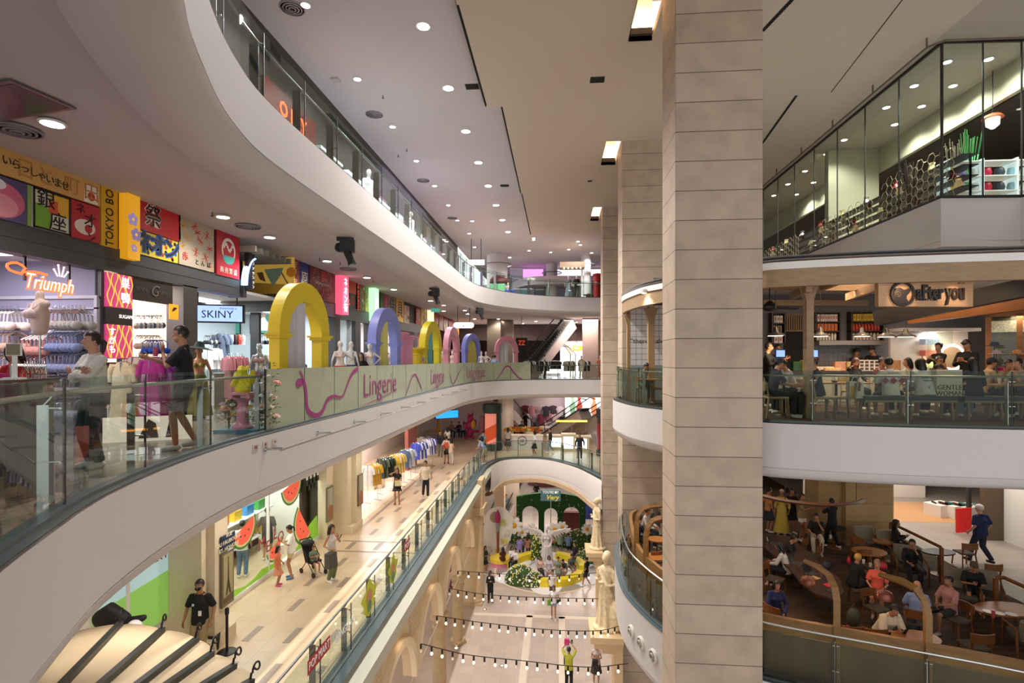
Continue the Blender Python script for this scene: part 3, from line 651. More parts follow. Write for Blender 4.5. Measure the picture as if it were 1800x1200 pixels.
# ---------------------------------------------------------------- middle storey, left: facade of the shops
WX=-8.7
yx=lambda px,X=WX:atx(px,632,X).y
zx=lambda px,py,X=WX:atx(px,py,X).z
bulk=mat((70,70,73),.45,name='bulkhead_grey')
y423,y502=yx(423),yx(502)
f=MB();f.box((-8.95,-2,3.12),(WX+.02,y423,3.6));f.box((-8.96,-2,3.35),(WX+.03,y423,3.36));f.box((-9.05,y423-.02,3.12),(-8.6,y423+.12,3.6))
f.box((-12.5,y502,2.95),(WX+.02,y502+.12,3.5));f.box((-8.95,y502,3.05),(WX+.02,34,3.6));struct('trim_bulkhead',f,bulk)
f=MB();f.box((-9.0,-2,3.6),(WX-.03,y423,4.72));f.box((-12.5,y502+.04,3.5),(WX-.03,y502+.2,4.72));f.box((-9.0,y502,3.6),(WX-.03,34,4.72));struct('wall_poster_band',f,mat((30,26,26),.6))
def poster(px0,px1,z0,z1,col,label,X=WX,d=.05,emit=0,deco=None,frame=None,name='wall_poster',cat='poster',proj=0,grp='bright poster panels above the shops'):
 y0,y1=yx(px0,X),yx(px1,X);w,h=y1-y0,z1-z0
 t=thing(name,label,cat,(X+proj,(y0+y1)/2,(z0+z1)/2),pi/2,grp)
 b=MB();b.box((-w/2,-d,-h/2),(w/2,proj,h/2));b.build('panel',mat(col,.5,emit=emit,noise=.08,scale=2),t)
 if frame:b=MB();[b.box(a,c)for a,c in(((-w/2,-d-.012,-h/2),(w/2,-d,-h/2+.03)),((-w/2,-d-.012,h/2-.03),(w/2,-d,h/2)),((-w/2,-d-.012,-h/2),(-w/2+.03,-d,h/2)),((w/2-.03,-d-.012,-h/2),(w/2,-d,h/2)))];b.build('frame',mat(frame,.5),t)
 if deco:deco(t,w,h,-d-.002)
 return t
def P(pts,col,t,y,e=0,name='print'):                         # flat coloured shape on a poster: polygon in local x,z
 b=MB();b.v=[V((x,y,z))for x,z in pts];b.f=[list(range(len(pts)))];b.m=[0];b.build(name,mat(col,.5,emit=e),t)
def disc(cx,cz,r,n=20,ry=None):return[(cx+r*cos(2*pi*i/n),cz+(ry or r)*sin(2*pi*i/n))for i in range(n)]
def flower(t,y,cx,cz,r,col,mid,n=5,e=0):
 for i in range(n):a=2*pi*i/n+.3;P(disc(cx+cos(a)*r*.6,cz+sin(a)*r*.6,r*.45,12),col,t,y-.001*i,e)
 P(disc(cx,cz,r*.25,10),mid,t,y-.008,e)
def dragonfly(t,y,cx,cz,s,col,a0=0):
 for a,l,w in((90,1,.08),(-90,1.4,.08),(20,1,.12),(-20,1,.12),(160,1,.12),(200,1,.12)):
  a=radians(a+a0);dx,dz=cos(a)*s*l,sin(a)*s*l;nx,nz=-sin(a)*s*w,cos(a)*s*w
  P([(cx+nx,cz+nz),(cx+dx*.9+nx,cz+dz*.9+nz),(cx+dx,cz+dz),(cx+dx*.9-nx,cz+dz*.9-nz),(cx-nx,cz-nz)],col,t,y)
tx=lambda s,z,m,t,x,h,y,**k:text(s,z,mat(m,.5),t,(x,y-.004,h),**k)
def d1(t,w,h,y):
 for i,c in enumerate('いらっしゃいませ'):tx(c,.17,'1c140c',t,w/2-1.75+i*.145,.02-.012*i,y)
 for x,c in((-.3,'日'),(.05,'と'),(.55,'町'),(.95,'田')):tx(c,.34,'c08a50',t,x,-.02,y+.002)
 P([(w/2-.36,-.2),(w/2-.06,-.2),(w/2-.04,.05),(w/2-.1,.16),(w/2-.2,.1),(w/2-.3,.16),(w/2-.34,.03)],'f2ece0',t,y);P(disc(w/2-.2,-.08,.08),'c8332c',t,y-.002)
poster(-60,172,4.3,4.72,'d9a862','pale orange strip with black hiragana writing above the first poster row',deco=d1)
def d2(t,w,h,y):
 P(disc(w/2-.45,-.03,.42,24,.29),'d46a86',t,y);P(disc(w/2-.4,-.12,.26,18,.18),'e79aa6',t,y-.002);P(disc(w/2-.55,.2,.22,18,.1),'e8e4ea',t,y-.003);P(disc(w/2-.6,.22,.16,14,.05),'1a1416',t,y-.004);P(disc(w/2-.6,-.02,.1,14,.06),'1a1416',t,y-.004)
poster(-60,42,3.6,4.27,'5a4e78','purple poster with pink painted face at the left edge',deco=d2)
poster(44,50,3.6,4.27,'8fae5a','narrow green strip poster beside the purple face poster')
def d3(t,w,h,y):
 a,b=w/2,h/2;P([(-a,-b),(-a*.1,-b),(-a*.1,b*.1),(-a,.1)],'7cae3c',t,y);P([(-a*.1,-b*.1),(a,-b*.1),(a,b),(-a*.1,b)],'e8b53a',t,y);P([(-a*.2,-b*.1),(a*.3,-b*.1),(a*.3,b*.6),(-a*.2,b*.6)],'d8603a',t,y-.002)
 tx('銀',.34,'16120e',t,-.12,.17,y-.004);tx('座',.34,'16120e',t,.1,-.17,y-.004)
poster(53,119,3.6,4.27,'e6e2cc','green white and yellow poster with two large black kanji',deco=d3,frame='1a1612')
def d4(t,w,h,y):
 P(disc(-.02,-.1,.22,20,.14),'e8dccb',t,y);P(disc(.05,-.12,.08),'b8222c',t,y-.002);tx('ネ',.2,'1c1010',t,-.12,.2,y-.003);tx('オ',.3,'1c1010',t,.08,.02,y-.003);tx('ン',.2,'1c1010',t,.1,-.28,y-.003)
poster(121,171,3.6,4.27,'c02c38','red poster with fan and black katakana below the hiragana strip',deco=d4)
poster(174,203,3.58,4.72,'e8b32c','yellow vertical banner reading TOKYO BO in black capitals',deco=lambda t,w,h,y:text('TOKYO BO',.26,mat('1a1612',.5),t,(0,y-.004,.0),(pi/2,-pi/2,0),sx=.82))
def d5(t,w,h,y):
 for cx,cz,r,c in((-.03,.15,.13,'8a7aa8'),(.05,-.14,.13,'7a6a9c'),(0,-.42,.08,'8a7aa8')):flower(t,y,cx,cz,r,c,'e8b12c',5,.4)
poster(209,231,3.42,4.72,'e0a01e','glowing yellow flower light box on the first column',deco=d5,emit=.35,proj=.14,name='light_box',cat='sign',grp=None)
def d6(t,w,h,y):tx('祭',.5,'f6e8d8',t,-.18,.02,y,bold=.018);tx('祭',.5,'140c0c',t,-.18,.02,y-.006)
poster(233,314,zx(233,400),4.72,'c8222c','red banner with one black brush kanji in white outline',deco=d6)
def d7(t,w,h,y):
 random.seed(3)
 for i in range(40):P(disc(random.uniform(-w/2+.05,w/2-.05),random.uniform(-h/2+.04,h/2-.04),.045,6),random.choice(['e6c62a','d83030','2a5ab8','202020','ecd24a']),t,y-.001)
 for i,c in enumerate('ネオン'):tx(c,.5,'2458b0',t,-w/3+.06+i*w/3.2,0,y-.002,bold=.03);tx(c,.5,'1c1c22',t,-w/3+.06+i*w/3.2,0,y-.008,bold=.004)
poster(231,309,3.6,zx(233,400)-.02,'f0d63a','yellow honeycomb poster with large blue katakana',deco=d7)
def d8(t,w,h,y):
 random.seed(5)
 for i,(x,z)in enumerate(((-.5,.35),(-.1,.42),(.35,.3),(-.35,.12),(.1,.12),(.45,.0),(-.5,-.12),(-.05,-.18),(.3,-.25),(.5,-.45),(.0,.3))):dragonfly(t,y,x*w*.8,z,.12,'cc4434' if i%3 else 'd9a050',i*37)
 tx('赤',.22,'cc3a30',t,-w/2+.2,-.36,y); 
 for i,c in enumerate('とんぼ'):tx(c,.15,'1a1614',t,-.02+i*.22,-.42,y)
poster(311,373,3.6,4.72,'b3a692','beige poster with red and orange dragonflies',deco=d8)
def d9(t,w,h,y):
 P(disc(0,.12,.3,24,.33),'efe6dc',t,y);P(disc(0,.1,.24,24,.27),'b82430',t,y-.002);P([(-.27,-.02)]+[(x*.27,-.02-.22*sqrt(max(0,1-x*x)))for x in[i/8-1 for i in range(17)]]+[(.27,-.02)],'4aa098',t,y-.003)
 for i in range(9):P(disc(-.2+.05*i,.2+.08*sin(i),.045,10),'efe6dc',t,y-.004)
 for i,c in enumerate('商売繁盛'):tx(c,.17,'efd8c8',t,-w/2+.2+i*(w-.4)/3,-.42,y)
poster(378,418,3.58,4.72,'b82030','red poster with white wave roundel and four small kanji',deco=d9)
# recess with painting behind the curved blue neon sign
t=thing('wall_poster','large pale yellow abstract poster facing the walkway in the recess','poster',(aty(468,475,y502).x,y502-.03,4.1),0);wv=1.5
b=MB();b.box((-.78,0,-.58),(.95,.03,.58));b.build('panel',mat('e0b850',.5,emit=.15),t)
P([(-.3,.1),(-.1,.12),(.0,-.2),(-.2,-.12)],'8a5a40',t,-.004);P([(-.05,.2),(.6,.25),(.5,.0),(.25,-.35),(.1,-.1)],'8fb09a',t,-.005);P([(.5,.1),(.55,.1),(.9,-.5),(.86,-.52)],'a05a48',t,-.006);P(disc(.85,.1,.16),'e8942c',t,-.006);P([(-.78,-.58),(.95,-.58),(.95,-.3),(-.78,-.2)],'d8a63c',t,-.003)
t=thing('slatted_ceiling_fin','row of grey slats hanging above the recess poster','ceiling fin',(-8.9,yx(450),4.35),0)
for i in range(7):b=MB();b.box((-.5,-.9+i*.32,0),(.7,-.82+i*.32,.16));b.build('slat',mat('8a8478',.6),t)
t=thing('neon_sign','curved blue and white lit sign on the black column at the recess','sign',(WX+.1,y423+.18,3.86),pi/2);b=MB()
arc=[V((-.25+.5*(1-cos(a)),-.05,-.42+.8*sin(a)))for a in[i*.16 for i in range(10)]];b.tube(arc,[(.1,.04)]*10,8,flat=(0,1,0));b.build('casing',mat('9cc4f0',.4,emit=1.6),t,True)
for i,c in enumerate('KYOTO SANDO'[:8]):p=arc[min(9,i+1)];text(c,.1,mat('2c4ca0',.5),t,(p.x,-.17,p.z-.03))
b=MB();b.box((-.16,-.12,-.5),(.12,.0,.5));b.build('column_casing',mat('1c1a1c',.5),t)
for i,c in enumerate('ファッション'[:6]):text(c,.12,mat('e8e4dc',.5,emit=.3),t,(.06,-.125,.22-i*.13))
more=[(503,524,3.58,4.72,'7a3a34','dark red poster with vertical gold kanji beside the recess','官官','d8a878',None),(525,540,3.58,4.72,'1c3272','narrow navy poster with cream kanji','原','e8dcc0',None),
  (542,587,3.58,4.72,'64241e','dark fireworks poster with red kanji flowers','華火','d8403c','fw'),(603,624,4.2,4.72,'c85038','plain orange red panel above two small posters','','fff',None),(602,612,3.6,4.18,'8a5a34','small brown sunrise poster','','','sun'),
  (613,623,3.6,4.18,'4c4644','small grey poster with round red letter mark','G','d8342c',None),(626,630,3.58,4.72,'3a1e1c','black banner with red vertical capitals','TOKYO RE','e03a2c','v'),(631,639,3.58,4.72,'8a6a2c','mottled gold poster beside the red capitals','','','dots'),(640,646,3.58,4.72,'9ab04c','lime yellow narrow poster','','','dots'),
  (657,665,3.6,4.72,'6a4c58','mauve poster beside the green light box','','',None),(667,673,3.6,4.72,'2c6a44','green poster strip with red top','','','dots'),(674,680,3.6,4.72,'b84a6c','pink narrow poster beside the green strip','','',None),(681,693,3.6,4.72,'8c8278','grey poster with inked portrait','侍','201c1c',None),
  (695,708,3.5,4.72,'d8b048','yellow poster with bold black kanji','具','181410',None),(709,718,3.5,4.5,'cdb09c','pale pink poster with thin lines','','','dots'),(730,738,3.6,4.6,'b0342c','red and cream poster by the second yellow arch','和','e8d8b8',None),(739,748,3.6,4.65,'d8a83c','amber poster by the second yellow arch','','','dots'),
  (757,769,3.6,4.72,'a8201e','crimson poster far along the facade','道','d86a30',None),(771,778,3.6,4.72,'b0602c','orange rust poster far along the facade','','','dots'),(779,786,3.6,4.72,'98281c','deep red poster far along the facade','','','dots'),(788,795,3.6,4.72,'701c20','black and red calligraphy poster near the facade end','炎','e83c30',None),(796,806,3.6,4.6,'b8702c','last orange poster before the walkway turns','','','dots')]
def dm(s,c,kind):
 def g(t,w,h,y):
  if kind=='v':text(s,.26,mat(c,.5,emit=.4),t,(0,y-.004,0),(pi/2,-pi/2,0));return
  if kind=='fw':
   for cx,cz in((-.6,.25),(.5,.3),(-.3,-.3),(.6,-.2),(.1,.05)):
    for k in range(14):a=k*pi/7;P([(cx+cos(a)*.08,cz+sin(a)*.08),(cx+cos(a+.05)*.28,cz+sin(a+.05)*.28),(cx+cos(a-.05)*.28,cz+sin(a-.05)*.28)],'c8483c' if k%2 else 'd8a088',t,y)
   for i,q in enumerate('トウキョウドリーム'):text(q,.14,mat('e8d0c0',.5),t,(-.55+i*.15,y-.006,.02))
  if kind=='sun':
   for k in range(9):a=k*pi/8;P([(0,-.2),(cos(a)*.4,-.2+sin(a)*.45),(cos(a+.18)*.4,-.2+sin(a+.18)*.45)],'e0603c',t,y)
  if kind=='dots':
   random.seed(len(s)+int(w*100))
   for k in range(7):P(disc(random.uniform(-.4,.4)*w,random.uniform(-.45,.45)*h,.09*w+.03,8),random.choice(['d8c060','c85040','6a9850','e8dcc0','803028']),t,y-.001*k)
  if s and kind!='v':
   n=len(s);sz=min(w*.8,h/n*.8)
   for i,q in enumerate(s):text(q,sz,mat(c,.5),t,(0,y-.008,h*(.5-(i+.5)/n)))
 return g
for a,b_,z0,z1,c,lab,s,tc,kind in more:poster(a,b_,z0,z1,c,lab,deco=dm(s,tc,kind))
poster(589,600,3.2,4.72,'d8506c','tall glowing pink and white light box projecting over the mannequins',emit=.8,proj=.25,name='light_box',cat='sign',grp=None,deco=lambda t,w,h,y:[text(q,.36,mat('fff4ec',emit=1.6),t,(0,y-.006,.5-i*.34))for i,q in enumerate('ネオン街')])
poster(648,655,3.2,4.72,'a8e8b0','pale green glowing light box further along the facade',emit=.9,proj=.25,name='light_box',cat='sign',grp=None)
poster(751,755,3.2,4.72,'f4d8a0','narrow cream light box beyond the second yellow arch',emit=1.0,proj=.25,name='light_box',cat='sign',grp=None)
# pink light box columns with curly gold print
def curls(t,w,h,y):
 random.seed(9)
 for k in range(7):
  x=-w/2+(k+.5)*w/7;b=MB();b.tube([(x+.035*sin(z*14+k*2),y-.004,z)for z in[i*h/30-h/2+.02 for i in range(30)]],.011,4);b.build('gold_print',mat('f0b23c',.5,emit=.8),t)
def mk(s,sx,zc):
 def g(t,w,h,y):
  curls(t,w,h,y)
  for i,q in enumerate(s):text(q,.23 if len(s)==2 else .17,mat('fff0f0',emit=1.2),t,(sx,y-.014,zc-i*(.3 if len(s)==2 else .17)))
 return g
poster(183,229,zx(205,541),zx(205,482),'b03a68','magenta light box with gold curls and two white kanji on the column',emit=.6,deco=mk('巣鴨',.12,.16),name='light_box',cat='sign',grp=None)
poster(183,229,zx(205,571),zx(205,541),'3c3638','dark plate reading SUGAMO between the two magenta light boxes',deco=lambda t,w,h,y:text('SUGAMO',.1,mat('f4f0ec',emit=.6),t,(.18,y-.004,0)),name='sign_plate',cat='sign',grp=None)
poster(183,229,zx(205,630),zx(205,571),'b03a68','magenta light box with gold curls and three white hiragana below the dark plate',emit=.6,deco=mk('すがも',-.2,.18),name='light_box',cat='sign',grp=None)
# facade columns
f=MB()
for a,b_ in((178,183),(229,232)):f.box((-9.0,yx(a),0),(WX,yx(b_),3.2))
f.box((-8.95,yx(183),0),(WX-.06,yx(229),1.35));struct('pillar_facade_1',f,bulk)
f=MB();f.box((-9.1,yx(321),0),(WX+.02,yx(346),3.15));struct('pillar_facade_2',f,mat((92,88,86),.35,.5))
for i,(a,b_)in enumerate(((505,512),(590,598),(625,634),(650,657),(690,700),(728,734),(756,760),(786,790))):f=MB();f.box((-9.0,yx(a),0),(WX,yx(b_),3.1));struct('pillar_facade_%d'%(i+3),f,bulk)
xq=aty(438,632,y502).x;f=MB();f.box((xq-.14,y502+.3,0),(xq+.16,y502+.42,2.95));struct('pillar_facade_20',f,mat((52,52,56),.5))
# shop interiors
def room(n,y0,y1,xb,col,h=3.3,em=200,lc=(1,.95,.92),cc=(225,222,224)):
 f=MB();f.box((xb-.1,y0,0),(xb,y1,h));struct('wall_shop_back_%d'%n,f,mat(col,.7));f=MB();f.box((xb,y1-.06,0),(WX-.1,y1,h));struct('wall_shop_side_%d'%n,f,mat(col,.7))
 f=MB();f.box((xb-.1,y0,h),(WX-.25,y1,h+.08));struct('ceiling_shop_%d'%n,f,mat(cc,.8))
 t=thing('ceiling_light_panel','lit rectangular ceiling panel inside shop %s of the lingerie walkway'%('one','two','three','four','five','six','seven')[n-1],'ceiling light',((xb+WX)/2,(y0+y1)/2,h-.03))
 b=MB();b.box((-.25,-(y1-y0)*.35,-.02),(.25,(y1-y0)*.35,.02));b.build('diffuser',mat((255,250,244),emit=3),t);lamp('AREA',(0,0,-.04),em,lc,.5,t,sy=(y1-y0)*.7)
room(1,4.0,yx(180),-10.9,(150,148,170),em=70,lc=(.93,.9,1));room(2,yx(183),yx(330),-12.2,(236,218,200),em=130,lc=(1,.88,.76))
room(3,yx(340),22.5,-13.6,(206,222,228),em=230,lc=(.86,.95,1));room(4,22.5,28,-11.2,(206,200,204),em=90);room(5,28,34,-11.2,(170,120,110),em=80,lc=(1,.8,.7))
# neon shop name with crown
t=thing('neon_sign','glowing orange script neon sign with small crown hanging in the first shop','sign',(WX-.12,yx(92),zx(92,498)),pi/2);ne=mat('ff5a2c',emit=1.6);nw=mat('ffb4b0',emit=1.6)
w_=yx(137)-yx(40)
o=text('Triumph',.3,ne,t,(.04,-.02,-.02),ext=.02,bold=.006,shear=.35);o.scale=(w_/max(.3,2*max(abs(v.co.x)for v in o.data.vertices))*.92,1.25,1);o=text('Triumph',.3,nw,t,(.02,-.045,-.01),ext=.004,bold=-.003,shear=.35);o.scale=(w_/max(.3,2*max(abs(v.co.x)for v in o.data.vertices))*.92,1.25,1)
b=MB();b.tube(spline([(-.42+.0,0,.1),(-.62,0,.13),(-.66,0,.22),(-.5,0,.27),(-.36,0,.2),(-.42,0,.13),(-.2,0,.17),(.02,0,.15)],.03),.02,6);b.build('neon_swash',ne,t,True)
for i,(a,l)in enumerate(((-32,.13),(-8,.2),(14,.18),(38,.13))):b=MB();a=radians(a);p=V((.22+i*.04,0,.16));b.tube([p,p+V((sin(a)*l,0,cos(a)*l))],.012,6);b.ball(p+V((sin(a)*l,0,cos(a)*l)),.018,6);b.build('crown_point',nw,t,True)
for x in(-.36,.46):b=MB();b.box((x-.02,.0,.0),(x+.02,.03,.55));b.build('hanger_bar',black,t)
t=thing('hanging_sign','dark board with thin engraved script name hanging in the second shop','sign',(WX-.05,yx(272),zx(272,512)),pi/2);w_=yx(307)-yx(238)
b=MB();b.box((-w_/2,-.03,-.24),(w_/2,.03,.24));b.build('board',mat('3a322e',.4),t);text('ANN',.13,mat('8a8078',.3,.6),t,(-w_*.3,-.036,0));text('G',.34,mat('9a9088',.3,.6),t,(0,-.04,0),shear=.3);text('SENU',.13,mat('8a8078',.3,.6),t,(w_*.27,-.036,-.02))
t=thing('screen','lit pale blue screen reading SKINY inside the third shop','screen',(-9.6,yx(381,-9.6),zx(381,551,-9.6)),.35)
b=MB();b.box((-.72,0,-.26),(.72,.08,.26));[b.box((x,.02,.26),(x+.03,.05,3.3-t.location.z))for x in(-.5,.5)];b.build('casing',black,t);b=MB();b.box((-.66,-.01,-.22),(.66,.0,.22));b.build('display',mat('8fa8f4',emit=1.0),t);text('SKINY',.3,mat('14142a',.5),t,(.02,-.016,-.03));text('Every body is',.08,mat('2c2c6a',.5),t,(.3,-.016,.15))
def framed(label,X,Y,z,w,h,rot,c1,c2,c3):
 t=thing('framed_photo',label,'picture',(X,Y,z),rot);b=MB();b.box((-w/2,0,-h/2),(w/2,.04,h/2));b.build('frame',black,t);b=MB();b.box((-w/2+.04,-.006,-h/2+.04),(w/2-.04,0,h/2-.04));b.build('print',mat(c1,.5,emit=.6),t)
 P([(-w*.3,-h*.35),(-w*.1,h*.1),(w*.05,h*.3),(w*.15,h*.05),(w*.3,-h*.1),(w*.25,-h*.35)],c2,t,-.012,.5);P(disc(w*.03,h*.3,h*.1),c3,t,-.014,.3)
for i,(px,py,lab)in enumerate(((350,573,'framed photo with orange figure on pale ground, left of the green framed photo'),(400,567,'green framed photo of a reclining figure in white'),(462,566,'green framed photo of a dancing figure'),(497,566,'green framed photo partly behind the yellow arch'))):
 p=aty(px,py,21.86);framed(lab,p.x,p.y,p.z,1.15,1.0,.0,('b8c8c8','3c7c6c','4a8078','4a7c80')[i],'e8dcd4','c8a48c')
f=MB();f.box((-13.6,21.9,0),(WX-.1,22,3.3));struct('wall_shop_three_end',f,mat((214,226,230),.7))
# ---------------------------------------------------------------- clothes, racks, mannequins and props of the middle storey
def garment_mesh(kind,w=.42,l=.65,seed=0):
 r=random.Random(seed);b=MB();n=16
 if kind=='bra':
  for s in(-1,1):b.ball((s*.075,-.02,-.19),(.07,.05,.06),8);b.tube([(s*.1,-.01,-.14),(s*.09,0,-.03),(s*.03,0,-.0)],[(.008,.003)]*3,4)
  b.tube([(-.16,.02,-.2),(0,-.01,-.21),(.16,.02,-.2)],[(.004,.03)]*3,4);return b
 if kind=='trousers':
  for s in(-1,1):b.tube([(s*.06,0,-.05),(s*.07,0,-.4),(s*.08,0,-l)],[(.09,.03),(.08,.035),(.1,.03)],10,flat=(1,0,0))
  return b
 ln={'shirt':l,'dress':l*1.8,'top':l*.8}.get(kind,l)
 rings=[(0,.06,.03),(-.04,w*.38,.035),(-.1,w*.46,.045),(-.3,w*.44,.05),(-ln,w*(.5 if kind!='dress' else .62),.055)]
 vs,fs=[],[]
 for j,(z,a,d)in enumerate(rings):
  for i in range(n):t=2*pi*i/n;k=1+(.12*sin(5*t+seed)if j>2 else 0);vs.append((a*cos(t),d*sin(t)*k,z-(.02*abs(cos(t))if j==1 else 0)))
 for j in range(len(rings)-1):
  for i in range(n):q=j*n+i;p=j*n+(i+1)%n;fs.append((q,p,p+n,q+n))
 b.add(vs,fs)
 for s in(-1,1):b.tube([(s*w*.36,0,-.06),(s*w*.55,.0,-.2),(s*w*.6,0,-.34 if kind!='top' else-.2)],[(.045,.07),(.04,.06),(.035,.05)],8,flat=(0,1,0))
 return b
GM={}
def garment(kind,col,loc,rot,label,group,w=.42,l=.65,scale=1):
 key=(kind,str(col),w,l)
 if key not in GM:
  t=thing({'bra':'bra','trousers':'hanging_trousers','dress':'hanging_dress'}.get(kind,'hanging_shirt'),label,{'bra':'bra','trousers':'trousers','dress':'dress'}.get(kind,'shirt'),loc,rot,group)
  garment_mesh(kind,w,l,len(GM)).build('cloth',mat(col,.8,noise=.12,scale=12),t,60)
  b=MB();b.tube([(-w*.35,0,-.05),(0,0,.01),(w*.35,0,-.05)],.006,4);b.tube([(0,0,.01),(0,0,.05),(.02,0,.07)],.004,4);b.build('hanger',steel,t);t.scale=(scale,)*3;GM[key]=t;return t
 return dup(GM[key],loc,rot,label,group,scale)
def rack_line(p,q,n,kind,cols,label,group,w=.42,l=.65,jit=.15,scale=1,ang=None):
 p,q=V(p),V(q);a=atan2(q.y-p.y,q.x-p.x)+pi/2 if ang is None else ang
 for i in range(n):garment(kind,cols[i%len(cols)],p+(q-p)*((i+.5)/n),a+random.uniform(-jit,jit),label,group,w,l,scale)
def rail(p,q,label,legs=True,z0=0,name='clothes_rail'):
 p,q=V(p),V(q);t=thing(name,label,'clothes rack',(p.x,p.y,z0));o=V((p.x,p.y,z0));b=MB();b.tube([p-o,q-o],.014,6);b.build('rod',steel,t)
 if legs:
  for e in(p,q):b=MB();b.tube([e-o,V((e.x,e.y,z0+.02))-o],.014,6);d=(q-p).normalized().cross(V((0,0,1)));g=V((e.x,e.y,z0+.02))-o;b.bar(g-d*.22,g+d*.22,.03,.03);b.build('leg',steel,t)
 return t
# first shop: wall of bras
YB=yx(180)-.1
bra_rows=[((0,34),543,'e4d6cc','cream'),((92,150),541,'9a948e','grey'),((52,96),586,'c88a80','dusty pink'),((96,150),580,'7480a4','slate blue'),((-4,34),580,'c8a490','beige'),((60,96),620,'b8807c','rose'),((96,150),616,'7c82a0','lavender blue'),((84,150),657,'8c8488','mixed grey'),((-4,34),620,'b89a8c','tan'),((100,150),697,'808090','dim grey'),((40,90),697,'a08c88','faded pink')]
for k,((a,b_),py,col,nm)in enumerate(bra_rows):
 p,q=aty(a,py,YB-.3),aty(b_,py,YB-.3);rail(p,q,'thin wall rod holding the %s bras in the first shop'%nm,False,0,'wall_rod')
 rack_line(p-V((0,0,.05)),q-V((0,0,.05)),max(4,int((q-p).length/.075)),'bra',[col],'%s bra hanging on the lit wall of the first shop'%nm,'%s bras on the wall rods'%nm,.3,.3,.1,1.45,radians(60))
t=thing('wall_frame','pale grey wall frame around the bra rods of the first shop','wall panel',(0,YB,0));b=MB();xa,xb=aty(-60,525,YB).x,aty(170,525,YB).x;zt=aty(90,525,YB).z
for q in(((xa,.0,zt),(xb,.05,zt+.06)),((xa,.0,zt-.2),(xb,.04,zt-.17)),((xb-.06,0,0),(xb,.08,zt))):b.box(*q)
b.build('moulding',mat((188,184,196),.5),t)
# bust form on a stand
p=atd(70,560,7.9);t=thing('bust_form','pale pink headless bust form on a thin stand in the first shop','mannequin',(p.x,p.y,0),-.5);z=p.z
b=MB();b.limb([(0,0,z-.15),(0,0,z),(0,-.01,z+.12),(0,0,z+.2)],[(.14,.1),(.15,.11),(.2,.12),(.16,.08)],14,flat=(1,0,0));b.limb([(0,0,z+.25),(0,0,z+.36)],[.06,.055],10)
for s in(-1,1):b.ball((s*.08,-.1,z+.07),(.075,.07,.07),10);b.ball((s*.2,0,z+.2),(.07,.07,.07),8)
link_mesh('torso',remesh(b,.02,3),[mat('d9bdae',.6)],t);b=MB()
for s in(-1,1):b.ball((s*.08,-.108,z+.065),(.08,.075,.07),10);b.tube([(s*.1,-.12,z+.12),(s*.13,-.1,z+.22),(s*.14,0,z+.26)],[(.012,.005)]*3,5)
b.build('bra',mat('dcc0c0',.6),t,True);b=MB();b.tube([(0,0,.02),(0,0,z-.12)],.015,8);b.lathe([(.16,0),(.15,.02)],20);b.build('stand',steel,t)
# counter with tablet sign, hanging samples
cp=at(12,900,0);cx,cy=atd(10,660,5.3).x,atd(10,660,5.3).y
t=thing('sales_counter','dark wooden sales counter behind the balustrade at the left edge','counter',(cx,cy,0),.1);b=MB();b.box((-1.2,-.25,0),(.22,.3,1.16));b.build('body',mat('3a2a22',.5,noise=.2,scale=3,stretch=(1,1,8)),t);b=MB();b.box((-1.25,-.3,1.16),(.26,.33,1.21));b.build('top',mat('5a4436',.4),t)
q=atd(26,616,5.2);t=thing('price_stand','small framed olive card on a white stand at the counter','sign',(q.x,q.y,1.21),.1);b=MB();b.box((-.018,-.01,0),(.018,.01,q.z-1.26));b.box((-.07,-.05,0),(.07,.05,.02));b.build('stand',white,t);b=MB();b.box((-.072,-.016,q.z-1.26),(.072,0,q.z-1.14));b.build('frame',white,t);b=MB();b.box((-.064,-.02,q.z-1.253),(.064,-.016,q.z-1.147));b.build('card',mat('8a7c5c',.5),t)
a_,b_=atd(20,642,5.4),atd(80,643,5.6);rail(a_,b_,'thin white rod of nude bras beside the sales counter');rack_line(a_-V((.0,0,.03))+(b_-a_)*.35,b_-V((0,0,.03)),9,'bra',['d8b49c'],'nude bra hanging on the rod by the sales counter','nude bras by the counter',.3,.3,.1,1.1)
# second shop: bikinis and long garments
for k,(a,b_,py,d,cols,kind,nm,w,l,n)in enumerate(((236,285,555,11.3,['d8d4c4','6a88b0','e8dcc0','3a4a68'],'bra','patterned bikini top',.3,.3,12),(240,280,590,11.0,['cfd0c4','a8b4b8','dccfa8'],'bra','pale printed bikini top',.3,.3,10),(256,288,598,10.6,['1c48a8','2050b8'],'bra','cobalt blue bikini top',.32,.3,6),
  (232,256,628,10.2,['cabaa4','dccab0','b8a898'],'dress','long cream beach dress',.36,.6,5),(256,268,628,10.4,['241c38','2c2440'],'dress','long dark violet dress',.36,.6,3),(262,282,628,10.0,['a42478','b82c88','8a1c64'],'dress','long magenta dress',.34,.6,5),(282,300,628,10.1,['8a2c8c','a83898'],'top','short purple top',.34,.5,4),(212,232,636,10.0,['d8c49c','c8a880','e0d4b8'],'dress','long sand coloured dress',.34,.6,5))):
 p,q=atd(a,py,d),atd(b_,py,d+.4);rail(p,q,'rail %s of the second shop holding %ss'%('first second third fourth fifth sixth seventh eighth'.split()[k],nm),l>.4 and kind!='bra');rack_line(p,q,n,kind,cols,nm+' hanging in the warm lit second shop',nm+'s in the second shop',w,l,.2,1.1)
t=thing('display_table','low wooden display table under the second shop rails','table',(*at(262,760,0)[:2],0),.3);b=MB();b.box((-.6,-.3,.5),(.6,.3,.54));b.build('tabletop',mat('8a6a48',.5),t)
for sx in(-.55,.55):
 for sy in(-.26,.26):b=MB();b.box((sx-.02,sy-.02,0),(sx+.02,sy+.02,.5));b.build('leg',black,t)
